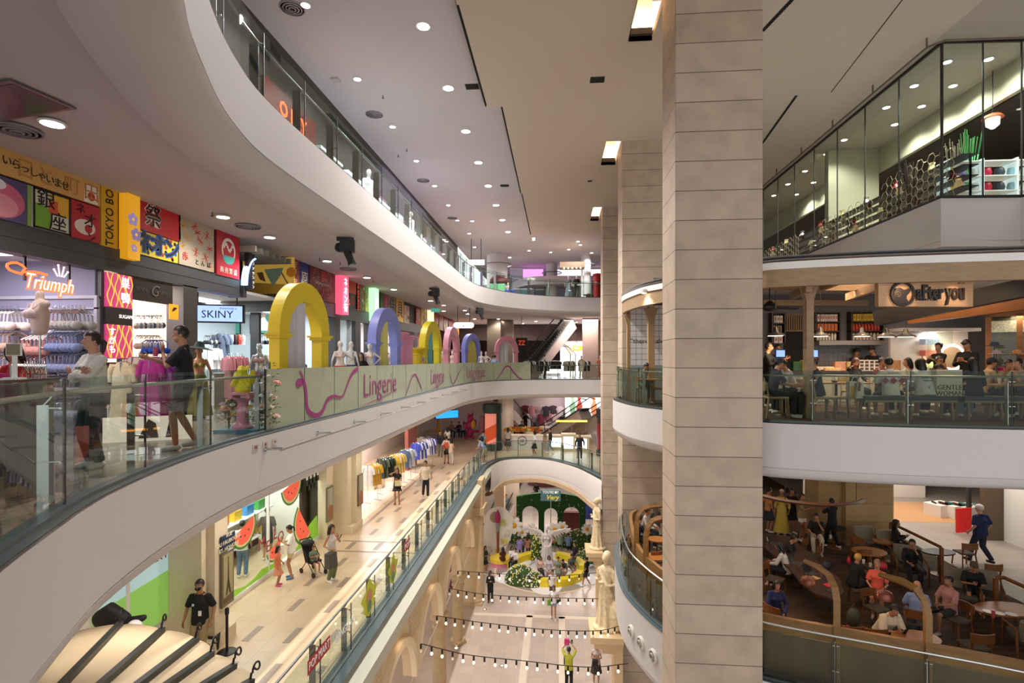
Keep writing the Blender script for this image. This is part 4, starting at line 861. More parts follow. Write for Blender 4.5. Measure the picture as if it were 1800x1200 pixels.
t=thing('light_board','low lit photo board reflected among the garments of the second shop','picture',(*at(255,775,0)[:2],0),.5);b=MB();b.box((-.6,0,0),(.7,.05,.42));b.build('board',mat('d8c4b4',.5,emit=.5),t);P([(-.1,.05),(.05,.38),(.16,.3),(.2,.05)],'4a3430',t,-.01);P([(.3,.05),(.36,.36),(.44,.3),(.5,.05)],'2c2422',t,-.01)
q=atx(303,548,WX);t=thing('notice','small orange yellow square notice on the second shop edge','sign',(WX+.02,q.y,q.z),pi/2);b=MB();b.box((-.14,-.02,-.17),(.14,0,.17));b.build('plate',mat('f0a020',.5,emit=.4),t);P([(-.08,.0),(-.02,.1),(.1,.1),(.06,.06),(.0,.02)],'3a2410',t,-.025)
# third shop
for k,(a,b_,py,d,cols,kind,nm,w,l,n)in enumerate(((397,428,626,15.5,['c88088','b87078','d09098'],'dress','rose pink robe',.4,.55,8),(365,385,612,18.5,['f0eeec','e0dcdc'],'shirt','white camisole',.36,.6,4),(360,385,590,19,['2c2c30','3c3c44','e8e4e4'],'bra','black and white bra',.3,.3,8),(384,394,586,19.5,['5a6478','4c5468'],'dress','slate blue curtain like robe',.4,.7,3),(450,500,590,18.5,['1c1c20','505058','c8c8d0'],'bra','dark lace bra',.3,.3,12),(455,480,625,19,['e0e0e4','b8b0b8'],'top','pale grey camisole',.36,.5,6),(396,430,588,20.5,['d84028','e8e0dc','382c2c'],'top','small boxed red and white top',.3,.4,5))):
 p,q=atd(a,py,d),atd(b_,py,d+.4);rail(p,q,'rail %s of the third shop holding %ss'%('first second third fourth fifth sixth seventh'.split()[k],nm),l>.4 and kind!='bra');rack_line(p,q,n,kind,cols,nm+' hanging in the cool lit third shop',nm+'s in the third shop',w,l,.2,1.2)
for i,(px,py,w,h)in enumerate(((373,668,.7,.8),(392,652,.5,1.0))):p=at(px,745,0);p=atd(px,700,16.5-i);t=thing('display_cabinet',('white low','dark narrow')[i]+' display cabinet inside the third shop','cabinet',(p.x,p.y,0),.1);b=MB();b.box((-w/2,0,0),(w/2,.4,h));b.build('body',(white,dark)[i],t);b=MB();b.box((-w/2-.02,-.02,h),(w/2+.02,.42,h+.03));b.build('top',mat('c8d8dc',.3),t)
# mannequins
wm=mat('e6e0da',.35);sm=mat('c8ccd0',.12,.9)
def lingerie(bra=None,brief=None,sash=None):
 def g(t,A):
  u=A['up']
  if bra:
   b=MB()
   for s in(-1,1):b.ball(u(s*.07,-.092,.34),(.062,.056,.056),10);b.tube([u(s*.09,-.12,.38),u(s*.1,-.05,.46),u(s*.1,.05,.44),u(s*.07,.1,.36)],[(.01,.004)]*4,5)
   b.tube([u(.145*cos(a),.11*sin(a),.32)for a in[i*pi/10 for i in range(21)]],[(.004,.025)]*21,5,cap=False);b.build('bra',mat(bra,.6),t,True)
  if brief:b=MB();b.tube([u(0,0,.06),u(0,0,-.0),u(0,0,-.1)],[(.168,.112),(.17,.118),(.09,.11)],16,flat=(1,0,0));b.build('briefs',mat(brief,.6),t,True)
  if sash:b=MB();b.tube([u(-.1,-.12,.42),u(.0,-.15,.3),u(.12,-.12,.12),u(.19,.0,.0),u(.2,.02,-.5)],[(.03,.006)]*5,6,flat=(0,0,1));b.build('sash',mat(sash,.7),t,True)
 return g
def mannequin(label,loc,face,h=1.75,m=wm,top=None,bot=None,arms=('down','relax'),bra=None,brief=None,sash=None,q=.022,fem=True,grp=None,sh=None,pose='stand'):
 return figure(label,loc,face,h,pose,arms,fem,m,None,top,bot,sh,q,eyes=False,extra=lingerie(bra,brief,sash),name='mannequin',cat='mannequin',group=grp)
p=at(350,738,0)
def hat(t,A):
 b=MB();b.lathe([(.30,0),(.32,.01),(.12,.055),(.1,.12),(.085,.17),(.02,.185)],24,(0,0,0),Matrix.Translation(A['H'](0,0,.045))@Matrix.Rotation(.12,4,'Y'));b.build('sun_hat',mat('1e2c26',.8),t,True)
 b=MB();b.ball(A['wr']+V((0,0,-.42)),(.12,.08,.2),10);b.build('net_bag',mat('b8b4a4',.8,noise=.5,scale=40),t,True);b=MB();b.tube([A['wr']+V((0,0,-.26)),A['wr']+V((0,0,-.02))],[(.03,.02)]*2,6);b.build('bag_strap',mat('d8542c',.6),t)
figure('mannequin in a wide dark hat, olive top and long olive skirt by the grey column',p,25,1.7,'stand',('down','relax'),True,mat('a87858',.4),None,None,('skirt','6a6a1c',.1),'c8b090',.014,eyes=False,name='mannequin',cat='mannequin',extra=lambda t,A:(lingerie('7a761c')(t,A),hat(t,A)))
p=atd(312,640,13.6);mannequin('mannequin with a tan straw hat behind the man in black',(p.x,p.y,0),30,1.7,mat('c09878',.5),('e4dccc',.3),('trousers','d8d0c0')); 
p=atd(456,640,15.2);mannequin('silver chrome mannequin in pink bra and briefs inside the third shop',(p.x,p.y,0),15,1.85,sm,bra='a87078',brief='a87078',q=.016)
PL=[(598,13.6,200,1.72,None,'c8321c','c8321c','e2c8a0','white mannequin seen from behind in a red bikini beside the big yellow arch'),(617,12.4,190,1.75,None,'2c3a78','2c3a78',None,'white mannequin from behind in navy bra and briefs'),(650,15.6,10,1.72,None,'e4c0b0','e8dcd4',None,'white mannequin in blush lingerie left of the blue arch'),(690,17.2,160,1.72,None,'d02c24','d02c24',None,'white mannequin in bright red lingerie before the pink column'),
      (741,22.5,20,1.6,None,'d8a0a8',None,'e8b0b0','white mannequin with pink sash behind the yellow column'),(778,24.5,30,1.7,None,'e0c060','e0c060','e8d080','white mannequin in pale yellow beside the second yellow arch'),(795,28.5,20,1.7,None,'e8c8b0','f0e0d0',None,'white mannequin framed by the slim pink arch'),(846,32.0,0,1.7,None,'c8b0d8','e8d8e0','d8c8e8','white mannequin in lilac right of the small blue arch'),(854,32.6,-20,1.7,None,'e8e0e8','e8c8d0',None,'white mannequin turned aside, second right of the small blue arch')]
for i,(px,d,fc,h,_,br,bf,sa_,lab)in enumerate(PL):
 p=atd(px,640,d);p=atx(px,640,min(p.x,-6.35-.3*(i%2)))if px<820 else atd(px,640,d+3);zb=.22;t,A=mannequin(lab,(p.x,p.y,zb),fc,h,bra=br,brief=bf,sash=sa_,arms=(('down','hip'),('relax','down'),('hip','down'))[i%3])
 s=thing('plinth','round white mannequin plinth, number %s from the near end of the frosted balustrade'%'one two three four five six seven eight nine'.split()[i],'plinth',(p.x,p.y,0));b=MB();b.lathe([(.34,0),(.34,zb-.02),(.32,zb)],20);b.build('block',white,s)
# pastel arches
def arch(label,px,d,cols,curtain,phi=70,h=3.1,w=1.7,cside=-1):
 p=atx(px,640,-6.15)if px<820 else atd(px,640,d);k_=(-p.x*sa+p.y*ca)/d;h=1.4+(h-1.4)*k_;t=thing('archway_prop',label,'arch',(p.x,p.y,0),YAW+radians(phi));m=mat(cols,.45);R=w/2;r=R-.3;zs=2.0;k=(h-zs)/R
 poly=[(R*cos(a),zs+k*R*sin(a))for a in[i*pi/28 for i in range(29)]]+[(r*cos(a),zs+k*r*sin(a)*.97)for a in[pi-i*pi/28 for i in range(29)]]
 T=Matrix(((1,0,0,0),(0,0,1,-.17),(0,1,0,0),(0,0,0,1)));b=MB();b.prism(poly[::-1],0,.34,T);o=b.build('arch_ring',m,t)
 for s in(-1,1):
  x=s*(R-.15);b=MB();b.box((x-.13,-.15,.18),(x+.13,.15,zs-.12));b.box((x-.17,-.19,0),(x+.17,.19,.18));b.build('leg',m,t)
  b=MB();b.box((x-.17,-.19,zs-.12),(x+.17,.19,zs-.05));b.box((x-.21,-.23,zs-.05),(x+.21,.23,zs));b.build('capital',m,t)
 if curtain:
  b=MB();n=22;xs=[(-r+2*r*i/n*(.62 if cside else 1))*(1 if cside<=0 else-1)for i in range(n+1)]; 
  for i,x in enumerate(xs):
   zt=zs+k*sqrt(max(0,r*r-x*x))*.97;y=.035*sin(i*1.9)
   b.v+=[V((x,y,zt)),V((x*.96,y*1.4,zs*.5)),V((x*.9,y*1.8,.03))]
  b.f=[f for i in range(n)for f in((3*i,3*i+3,3*i+4,3*i+1),(3*i+1,3*i+4,3*i+5,3*i+2))];b.m=[0]*len(b.f);b.build('curtain',mat(curtain,.85),t,70)
 return t
arch('large yellow arch with white curtain at the start of the frosted balustrade',528,12.0,'e6cc2c','d8d6dc');arch('periwinkle blue arch with pale yellow curtain',677,17.7,'8c94dc','e4dc84',71)
arch('second yellow arch with aqua curtain',757,24.0,'e6d42c','80c8cc',70);arch('slim pink arch without a curtain',794,28.0,'dc98ac',None,72);arch('small blue arch filled by a yellow curtain',828,35.2,'8088d8','d8d070',58,cside=0);arch('pink arch with white curtain on the bend of the walkway',890,38.6,'dc94a4','e4e2e4',12)
def column(label,px,d,col,h,r=.2):
 p=atx(px,640,-6.3-.05*(d-18));t=thing('column_prop',label,'column',(p.x,p.y,0),YAW);b=MB();b.lathe([(r*1.3,0),(r*1.3,.1),(r*1.1,.15),(r,.2),(r*.92,h-.35),(r*1.05,h-.33),(r*1.05,h-.28),(r*.95,h-.26),(r*1.2,h-.12),(r*1.25,h-.08)],24);b.build('shaft',mat(col,.45),t,True);b=MB();b.box((-r*1.4,-r*1.4,h-.08),(r*1.4,r*1.4,h));b.build('capital',mat(col,.45),t)
column('tall pink column beside the periwinkle arch',714,18.6,'e0a0bc',2.4,.3);column('shorter pink column just behind the tall pink one',702,20.4,'d890b0',2.5,.26);column('short yellow column left of the second yellow arch',733,21.5,'e6cc2c',1.95,.26)
# yellow angel figure on a pink pillar with flowers
p=at(427,758,0);t=thing('plinth','flat teal blue base board under the pink pedestal','plinth',(p.x,p.y,0),YAW);b=MB();b.box((-.42,-.3,0),(.42,.42,.06));b.build('board',mat('3c7890',.5),t)
t=thing('pedestal','pink glossy pedestal carrying the yellow bust','pedestal',(p.x,p.y,.06),YAW);b=MB();b.lathe([(.19,0),(.19,.04),(.13,.08),(.11,.14),(.1,.5),(.12,.54),(.16,.57),(.17,.6)],24);b.build('shaft',mat('d88ca0',.3),t,True);b=MB();b.box((-.2,-.17,.66),(.2,.17,.7));b.build('top',mat('d88ca0',.3),t);b=MB()
for s in(-1,1):b.tube([(s*.17,-.16,.63),(s*.17,.16,.63)],.045,10)
b.build('scroll',mat('d88ca0',.3),t,True)
z0=.76;t=thing('cherub_bust','glossy yellow cherub bust with wings leaning on its hands','statue',(p.x,p.y,z0),YAW);b=MB();b.limb([(0,0,.05),(0,0,.2),(0,0,.33)],[(.15,.11),(.15,.11),(.11,.08)],12,flat=(1,0,0));b.ball((-.01,-.03,.42),(.085,.09,.1),12)
for s in(-1,1):b.limb([(s*.12,0,.3),(s*.16,-.1,.15),(s*.04,-.12,.3)],[.05,.045,.035],8);b.ball((s*.03,-.12,.33),.035,8)
for i in range(14):a=i*2.4;b.ball((.08*cos(a),.01+.07*sin(a),.47+.03*sin(i)),.035,6)
b.ball((.16,.06,.3),(.06,.05,.16),8);b.ball((-.16,.06,.28),(.06,.05,.14),8);link_mesh('body',remesh(b,.013,2),[mat('e8d82c',.3)],t)
flm=[mat(c,.7)for c in('f0ece4','e8b8b0','e4c040','d88c80','9c88b0')];leafm=mat('4c6a34',.8)
FB=[]
for k in range(5):                                                 # five blossom kinds, copied
 t=thing('blossom',('cream','pink','golden','coral','lilac')[k]+' artificial rose at the foot of the pink pedestal','flower',(*at(418,762,0)[:2],.2));b=MB()
 for i in range(12):a=i*2.4;rr=.012+.003*i;b.ball((cos(a)*rr,sin(a)*rr,.01-.002*i),(.022,.022,.014),6)
 b.build('petals',flm[k],t,True);b=MB();b.tube([(0,0,0),(.01,0,-.12)],.004,4);b.ball((.04,0,-.05),(.04,.018,.008),6);b.build('stem',leafm,t);FB.append(t)
random.seed(21);first=set()
for i in range(42):
 k=i%5;side=i%3;a=random.random()*6.28;px,py=((402,700),(448,700),(470,690))[side]; 
 q=V((p.x+(-.32,.3,.52)[side]*ca+random.gauss(0,.08),p.y+random.gauss(.05,.08),abs(random.gauss(.28,.13))+.16 if side<2 else random.uniform(.1,1.25)))
 if k not in first:first.add(k);FB[k].location=q;FB[k]['group']=FB[k]['label'].split()[0]+' blossoms round the pedestal'
 else:dup(FB[k],q,(random.uniform(-.6,.6),random.uniform(-.6,.6),a),None,None,random.uniform(.9,1.7))
for sx,h in((-.32,.5),(.3,.45),(.52,1.3)):
 t=thing('greenery',('low leafy greenery left of the pink pedestal','low leafy greenery right of the pink pedestal','tall flower stand of greenery beside the yellow arch')[(sx>0)+(sx>.4)],'plant',(p.x+sx*ca,p.y+.05,.06));b=MB()
 for i in range(60):a=random.random()*6.28;z=random.uniform(.0,h);d=random.uniform(.0,.16);b.add([(cos(a)*d,sin(a)*d,z),(cos(a)*(d+.05)+.02,sin(a)*(d+.05),z+.02),(cos(a)*(d+.1),sin(a)*(d+.1),z),(cos(a)*(d+.05)-.02,sin(a)*(d+.05),z+.03)],[(0,1,2,3)])
 b.tube([(0,0,0),(0,0,h)],.02,5);b.build('leaves',leafm,t)
# people on the walkway
def tee_print(txt,size,col,z=.34,y=-.135):
 def g(t,A):
  M_=A['R'];o=text(txt,size,mat(col,.6),[c for c in t.children if c.name.startswith('shirt')][0],A['up'](0,y,z),(pi/2,0,0),.002,'shirt_print')
 return g
p=at(322,789,0)
figure('tall dark-haired man in black T-shirt and grey shorts walking with a drink',(p.x,p.y,0),-58,1.9,'stand',('drink','fwd'),False,'b07c5c',('short','1c1410'),('16161a',.45),('shorts','3c3c3a',.9),'c8c4ba',.009,2,hy=0,step=.5,
       extra=lambda t,A:[(lambda b:(b.lathe([(.028,-.06),(.036,.06)],12,A['wl']+V((-.02,-.09,.02))),b.build('paper_cup',mat('b84a6c',.5),t)))(MB())])
q=atd(163,640,7.0)
figure('woman with tied brown hair in a white sweatshirt leaning back with folded arms',(q.x,q.y,0),-18,1.74,'stand',('cross','cross'),True,'c49074',('pony','2c1a12'),('e2ddd4',.9,.012),('trousers','3c4a4c'),'e8e4dc',.009,0,hy=-12,hem=.02,extra=tee_print('BE FREE CLUB',.045,'4a4a50',.33,-.15))
q=atd(38,640,7.0);figure('woman in a red jacket bending behind the counter sign',(q.x,q.y,0),10,1.6,'stand',('fwd','lap'),True,'b08468',('shoulder','15100e'),('a8161c',1),('trousers','1c1c20'),'1c1c20',.012,12)
q=atd(-22,640,5.6);figure('person in a magenta top with a black bag strap cut off by the left edge',(q.x,q.y,0),40,1.5,'stand',('fwd','fwd'),True,'a87858',('shoulder','15100e'),('b81c68',1),('trousers','1c1c20'),'1c1c20',.014,5)
for px,d,lab,tp,hr,fc,hh in((635,18.2,'woman in black seen between mannequins left of the blue arch','1a1618','long',0,1.62),(870,37.4,'person in a pale blue shirt behind the pink arch curtain','9cb4d0','short',160,1.7),(683,23.4,'person in grey seen through the periwinkle arch','98a098','short',180,1.66),(536,15.6,'small child with dark fringe seen through the yellow arch','e8e4e0','fringe',10,1.25),(867,40.5,'shopper in black far behind the bend','1c1c22','short',90,1.7),(957,41.5,'assistant in black standing among the racks across the bridge','141416','cap',100,1.72)):
 q=atd(px,640,d);figure(lab,(q.x,q.y,0),fc,hh,'stand',('relax','lap'),hr=='long','c09070',(hr if hr!='cap' else 'short','17110e'),(tp,.6),('trousers','2a2a30'),'1c1c1c',.018,extra=(lambda t,A:cap(t,A,'101014'))if hr=='cap' else None)
# ---------------------------------------------------------------- middle storey, right: dessert cafe
owood=mat('a08464',.55,noise=.15,scale=3,stretch=(1,1,6),name='oak');bwood=mat('8a5426',.5,noise=.2,scale=3,stretch=(1,1,6),name='warm_wood');dwood=mat('3c2a20',.5,noise=.2,scale=3)
CP=offset(M_RIGHT,.3,1);CP=[p for p in CP if p[0]<16]
b=MB();b.sweep([(0,3.44),(0,3.6),(.16,3.62),(.16,3.44)],CP,1,True);struct('trim_canopy_rim',b,white,True)
b=MB();b.sweep([(.05,3.05),(.05,3.44),(.17,3.44),(.17,3.05)],CP,1,True);struct('trim_canopy_fascia',b,owood,True)
b=MB();b.v=[V((p[0],p[1],z))for z in(3.66,3.74)for p in CP+[(16,19.6),(3.4,19.6)]];n=len(CP)+2;b.f=[list(range(n))[::-1],list(range(n,2*n))];b.m=[0,0];struct('ceiling_cafe',b,mat((206,202,200),.8))
b=MB()
for(a,c)in(((1341,503),(1545,505)),((1341,532),(1545,533)),((1341,495),(1385,468)),((1425,512),(1500,482)),((1490,522),(1560,498)),((1392,520),(1422,505))):
 d0,d1=(14.5,14.5)if a[1]==503 else(18.6,18.6)if a[1]==532 else(15.5,12.3);b.bar(atd(*a,d0),atd(*c,d1),.12,.2)
struct('trim_canopy_beams',b,owood)
def post(label,px,py,h,m=None,w=.17,slope=None):
 p=at(px,py,0);t=thing('timber_post',label,'post',(p.x,p.y,0),YAW);b=MB();b.prism([(-w/2,-w/2),(w/2,-w/2),(w/2,w/2),(-w/2,w/2)],0,h);o=b.build('shaft',m or owood,t);b=MB();b.prism([(-w/2,0),(w/2,0),(w*1.1,.35),(-w*1.1,.35)],-.08,.08,Matrix.Translation((0,0,h-.4))@Matrix.Rotation(pi/2,4,'X'));b.build('capital',m or owood,t);return t
post('pale timber post rising between the cafe tables to the canopy',1421,735,3.2);post('slim timber post on the curved cafe end, left of its twin',1106,702,3.0,mat('9a7c58',.6));post('slim timber post on the curved cafe end nearest the stone pillar',1144,709,3.1,mat('9a7c58',.6),.2)
# tiled screen wall with writing at the curved end
q0,q1=atd(1108,640,18.9),atd(1168,640,18.9);t=thing('tiled_screen','white square tiled screen wall with handwritten black words at the curved cafe end','wall panel',(q0.x,q0.y,0),YAW);L_=(q1-q0).length+.5
b=MB();b.box((0,0,1.2),(L_,.08,3.3));b.build('tiles',brickmat('white_square_tiles',(214,208,206),(208,202,200),(96,92,92),.2,.2,.008,0,.3,'auto',.3,.03),t);b=MB();b.box((0,-.02,0),(L_,.1,1.2));b.build('lower_panel',mat('8c9494',.5),t)
text('“there’s',.24,mat('20201e',.6),t,(.38,-.006,2.05));text('always',.24,mat('20201e',.6),t,(1.2,-.006,2.05)); 
t=thing('ceiling_spotlight','small white spotlight under the curved cafe canopy','light',atd(1132,515,16.2));b=MB();b.lathe([(.09,0),(.1,.1),(.05,.14)],14);b.build('housing',white,t,True);b=MB();b.lathe([(.075,-.004),(.075,0)],14);b.build('lamp_lens',mat((255,236,205),emit=20),t);lamp('SPOT',(0,0,-.05),60,(1,.8,.6),.08,t)
# back wall with shelves
YK=19.5;AY=lambda px,py,o=0:aty(px,py,YK-o)
b=MB();b.box((3.4,YK,0),(26,YK+.15,4.3));struct('wall_cafe_back',b,mat((108,104,106),.7));b=MB();b.box((AY(1411,640).x,YK-.02,.9),(AY(1545,640).x,YK-.004,2.05));struct('wall_cafe_tiles',b,brickmat('grey_tiles',(122,118,118),(114,110,110),(80,76,76),.15,.15,.006,0,.3,'auto',.2))
def fr(px0,px1,py0,py1,o=0):a,c=AY(px0,py1,o),AY(px1,py0,o);return a.x,c.x,a.z,c.z
x0,x1,z0,z1=fr(1377,1411,580,700);b=MB();b.box((x0,YK-.03,0),(x1,YK-.005,z1));struct('doorway_shade_1',b,mat('060606',.8));t=thing('slatted_transom','pale slatted timber grille above the dark kitchen doorway','grille',(x0,YK-.05,z1));b=MB()  # near-black sheet on the wall stands for the unlit doorway
for i in range(9):u=i/8*(x1-x0-.05);b.box((u,-.03,0),(u+.045,0,.5))
b.box((-.05,-.02,-.05),(x1-x0+.05,.02,0));b.box((-.05,-.02,.5),(x1-x0+.05,.02,.55));b.build('slats',mat('7c6040',.6),t)
def shelf(label,px0,px1,py0,py1,rows,goods):
 x0,x1,z0,z1=fr(px0,px1,py0,py1);t=thing('wall_shelf',label,'shelf',(x0,YK-.3,z0));w,h=x1-x0,z1-z0
 for q in(((0,0,0),(.04,.28,h)),((w-.04,0,0),(w,.28,h)),((0,.26,0),(w,.29,h))):b=MB();b.box(*q);b.build('side_panel',dwood,t)
 for k in range(rows+1):b=MB();b.box((0,0,h*k/rows),(w,.28,h*k/rows+.035));b.build('shelf_board',dwood,t)
 for k,(kind,col,n,nm)in enumerate(goods):
  pr=None
  for i in range(n):
   loc=(x0+.08+(w-.16)*(i+.5)/n,YK-.18,z0+h*k/rows+.036)
   if pr is None:
    pr=thing({'jar':'glass_jar','box':'carton','pack':'snack_bag'}[kind],'%s on the %s'%(nm,label.split(',')[0]),{'jar':'jar','box':'box','pack':'bag'}[kind],loc,0,nm.split(' standing')[0]+'s on '+label.split(' behind')[0]);s=min(.09,(w-.16)/n*.42);b=MB()
    if kind=='jar':b.lathe([(s,0),(s,.18),(s*.7,.21)],10);b.build('body',mat(col,.3),pr,True);b=MB();b.lathe([(s*.75,.21),(s*.75,.25)],10);b.build('lid',mat('c8a070',.4),pr)
    elif kind=='box':b.box((-s,-.08,0),(s,.08,.24));b.build('body',mat(col,.6),pr);b=MB();b.box((-s*.6,-.085,.08),(s*.6,-.08,.18));b.build('printed_panel',mat('b86a4c',.6),pr)
    else:b.tube([(0,0,0),(0,0,.12),(0,0,.24)],[(s,.06),(s*1.05,.07),(s*.9,.01)],10,flat=(1,0,0));b.build('body',mat(col,.4),pr,True)
   else:dup(pr,loc)
shelf('dark wall shelf behind the counter, right of the timber post',1426,1470,551,600,3,[('jar','d8d0c4',7,'small white jar'),('box','c06a2c',6,'orange carton'),('box','d8d0c8',8,'white carton')])
shelf('dark wall shelf behind the counter, left of the staff in cap',1488,1545,550,600,3,[('jar','c8b4a4',8,'pale labelled jar'),('pack','b0402c',9,'red snack bag'),('box','c8b028',8,'yellow carton')])
shelf('narrow dark wall shelf behind the counter, left of the doorway',1351,1375,552,605,3,[('box','d0ccc8',2,'white parcel'),('jar','8c7860',4,'brown jar'),('box','d8d4d0',3,'white tub')])
t=thing('cooker_hood','long pale extractor hood strip under the cafe shelves','hood',(AY(1428,604).x,YK-.5,AY(1428,607).z));b=MB();b.box((0,0,0),(AY(1545,604).x-AY(1428,604).x,.48,.15));b.build('casing',mat('9c948c',.4,.5),t)
# counter
C0,C1=atd(1342,645,16.9),atd(1612,645,16.9);t=thing('service_counter','long cafe service counter with pale panelled front','counter',(C0.x,C0.y,0),YAW*.6);cl=(C1-C0).length;b=MB();b.box((0,0,.0),(cl,.7,.98));b.build('body',mat('8c8884',.6),t);b=MB();b.box((-.05,-.05,.98),(cl+.05,.75,1.04));b.build('top',dwood,t)
for i in range(9):b=MB();b.box((.05+i*cl/9,-.02,.1),(cl/9*(i+1)-.05,0,.92));b.build('front_panel',mat('a09c98',.6),t)
for i,(px,w,h,col,lab,kind)in enumerate(((1372,.25,.3,'6a6488','stack of purple leaflets on the cafe counter','leaflet stack'),(1402,.35,.3,'2c5a34','green menu picture on the cafe counter','menu'),(1412,.12,.35,'c8b838','yellow flower pot on the cafe counter','pot'),(1447,.6,.14,'cfc0a8','tray of paper wrapped rolls on the counter','tray'),(1462,.5,.1,'c8a878','pale open box on the counter edge','box'),(1478,.45,.3,'c89078','pink cake box on the counter','box'),(1495,.3,.3,'b89c58','round yellow gift box on the counter','box'),(1510,.4,.32,'702c24','dark red gift box on the counter','box'),(1525,.6,.35,'d8d4d0','grid rack of small white jars on the counter','rack'),(1485,.7,.18,'b0702c','tray of orange packaged cakes below the gift boxes','tray'),(1572,.3,.35,'b8895a','brown paper bag leaning on the counter end','bag'),(1560,.2,.25,'e0d8d0','white takeaway box beside the paper bag','box'),(1598,.09,.2,'f0ece4','white squeeze bottle at the counter end','bottle'))):
 p=atd(px,640,17.15+.1*(i%2));t=thing(kind.replace(' ','_'),lab,kind,(p.x,p.y,1.04));b=MB();b.box((-w/2,-.1,0),(w/2,.1,h))
 o=b.build('body',mat(col,.6,noise=.25,scale=18),t);bv=o.modifiers.new('b','BEVEL');bv.width=.02;bv.segments=2
 if kind in('rack','tray'):
  for k in range(4):
   for j in range(3 if kind=='rack' else 1):P([(-w/2+w*(k+.15)/4,h*(.1+j*.3)),(-w/2+w*(k+.85)/4,h*(.1+j*.3)),(-w/2+w*(k+.85)/4,h*(.32+j*.3)),(-w/2+w*(k+.15)/4,h*(.32+j*.3))],'4a3830',t,-.102)
 if kind=='bottle':b=MB();b.lathe([(.03,h),(.01,h+.09)],8);b.build('nozzle',mat('f0ece4',.5),t)
for px,lab in((1372,'blue lit order screen left of the doorway'),(1430,'blue lit order screen partly behind the timber post')):
 p=atd(px,623,16.6);t=thing('order_screen',lab,'screen',(p.x,p.y,1.04),.1);b=MB();b.box((-.16,0,.42),(.16,.03,.68));b.box((-.02,.01,0),(.02,.03,.45));b.build('casing',black,t);b=MB();b.box((-.13,-.006,.45),(.13,0,.65));b.build('display',mat('5c78f0',emit=1.5),t)
# pendant lamps, fan, downlights
pl=None
for px,py in((1363,590),(1442,591),(1515,591),(1557,592),(1592,592)):
 p=atd(px,py,15.6)
 if pl is None:
  pl=thing('pendant_lamp','grey metal dome pendant lamp over the cafe counter','pendant lamp',p,0,'dome pendant lamps over the counter');b=MB();b.lathe([(.26,0),(.25,.03),(.1,.1),(.07,.13),(.06,.22),(.02,.26)],24);b.build('shade',mat('5c5650',.35,.6),pl,True)
  b=MB();b.tube([(0,0,.25),(0,0,3.66-p.z)],.008,5);b.lathe([(.07,3.6-p.z),(.02,3.5-p.z)],10);b.build('cord',black,pl);b=MB();b.lathe([(.2,-.004),(.2,.0)],18);b.build('lamp_lens',mat((255,225,180),emit=5),pl.children[0]);lamp('SPOT',(0,0,-.03),45,(1,.74,.48),.15,pl,spot=2.6)
 else:dup(pl,p)
p=atd(1353,510,13.8);t=thing('ceiling_fan','black three-bladed ceiling fan under the cafe canopy','fan',(p.x,p.y,2.7));b=MB();b.tube([(0,0,.15),(0,0,.95)],.015,6);b.lathe([(.08,.95),(.05,.8)],12);b.build('rod',black,t);b=MB();b.lathe([(.05,.2),(.15,.1),(.16,0),(.08,-.06)],18);b.build('motor',black,t,True)
for a in(0.1,2.2,4.3):b=MB();b.bar((cos(a)*.12,sin(a)*.12,.02),(cos(a)*.72,sin(a)*.72,.0),.14,.015,(0,.2,1));b.build('blade',black,t)
# hanging cafe sign
s0,s1=atd(1543,515,11.75),atd(1712,515,11.75);w_=(s1-s0).length;c=(s0+s1)/2;hz=47*11.75/950
t=thing('hanging_sign','lit wooden hanging sign with ram logo and raised black cafe name','sign',(c.x,c.y,c.z),YAW+.02);b=MB();b.box((-w_/2,0,-hz/2),(w_/2,.12,hz/2));b.build('board',mat('c89c74',.5,noise=.12,scale=4,stretch=(.4,1,8)),t);k=w_/169;bk=mat('2c2420',.4)
X=lambda px:(px-1627.5)*k;Z=lambda py:(514.5-py)*k
for px in(1562,1688):b=MB();b.box((X(px)-.02,.04,hz/2),(X(px)+.02,.08,3.5-c.z));b.build('hanger_bar',black,t)
b=MB();T=Matrix(((1,0,0,0),(0,0,-1,0),(0,1,0,0),(0,0,0,1)));R0=21*k;pts=[((R0+(.018 if i%2 else 0))*cos(2*pi*i/72),(R0+(.018 if i%2 else 0))*sin(2*pi*i/72))for i in range(72)];inn=[(R0*.85*cos(2*pi*i/72),R0*.85*sin(2*pi*i/72))for i in range(72)]
n=72;Tt=Matrix.Translation((X(1584.5),0,Z(516)))@T;b.add([(x,y,z)for z in(0,.05)for x,y in pts]+[(x,y,z)for z in(0,.05)for x,y in inn],[(i,(i+1)%n,n+(i+1)%n,n+i)for i in range(n)]+[(2*n+(i+1)%n,2*n+i,3*n+i,3*n+(i+1)%n)for i in range(n)]+[(n+i,n+(i+1)%n,3*n+(i+1)%n,3*n+i)for i in range(n)],Tt);b.build('logo_ring',bk,t)
hd=[(1568,513),(1572,507),(1579,505.5),(1585,509),(1592,508.5),(1597,506),(1599,508),(1596,514),(1591,519),(1590,524),(1594,531),(1589,535),(1580,535),(1571,530),(1567,522)]
b=MB();b.prism([(X(x),Z(y))for x,y in hd][::-1],0,.05,T);b.build('ram_logo',bk,t);b=MB();b.tube([(X(1575)+.07*a/9*cos(a),-.055,Z(518)+.07*a/9*sin(a))for a in[i*.5 for i in range(20)]],.007,5);b.build('logo_curl',mat('8a7868',.4),t)
o=text('aFter',.42,bk,t,(X(1632.5),-.0,Z(514)),ext=.05,bold=.012);o.scale=((1659-1609)*k/(2*max(v.co.x for v in o.data.vertices)),1,1);o=text('you',.5,bk,t,(X(1678),-.0,Z(513)),ext=.05,bold=.012);o.scale=((1695-1663)*k/(2*max(v.co.x for v in o.data.vertices)),1,1)
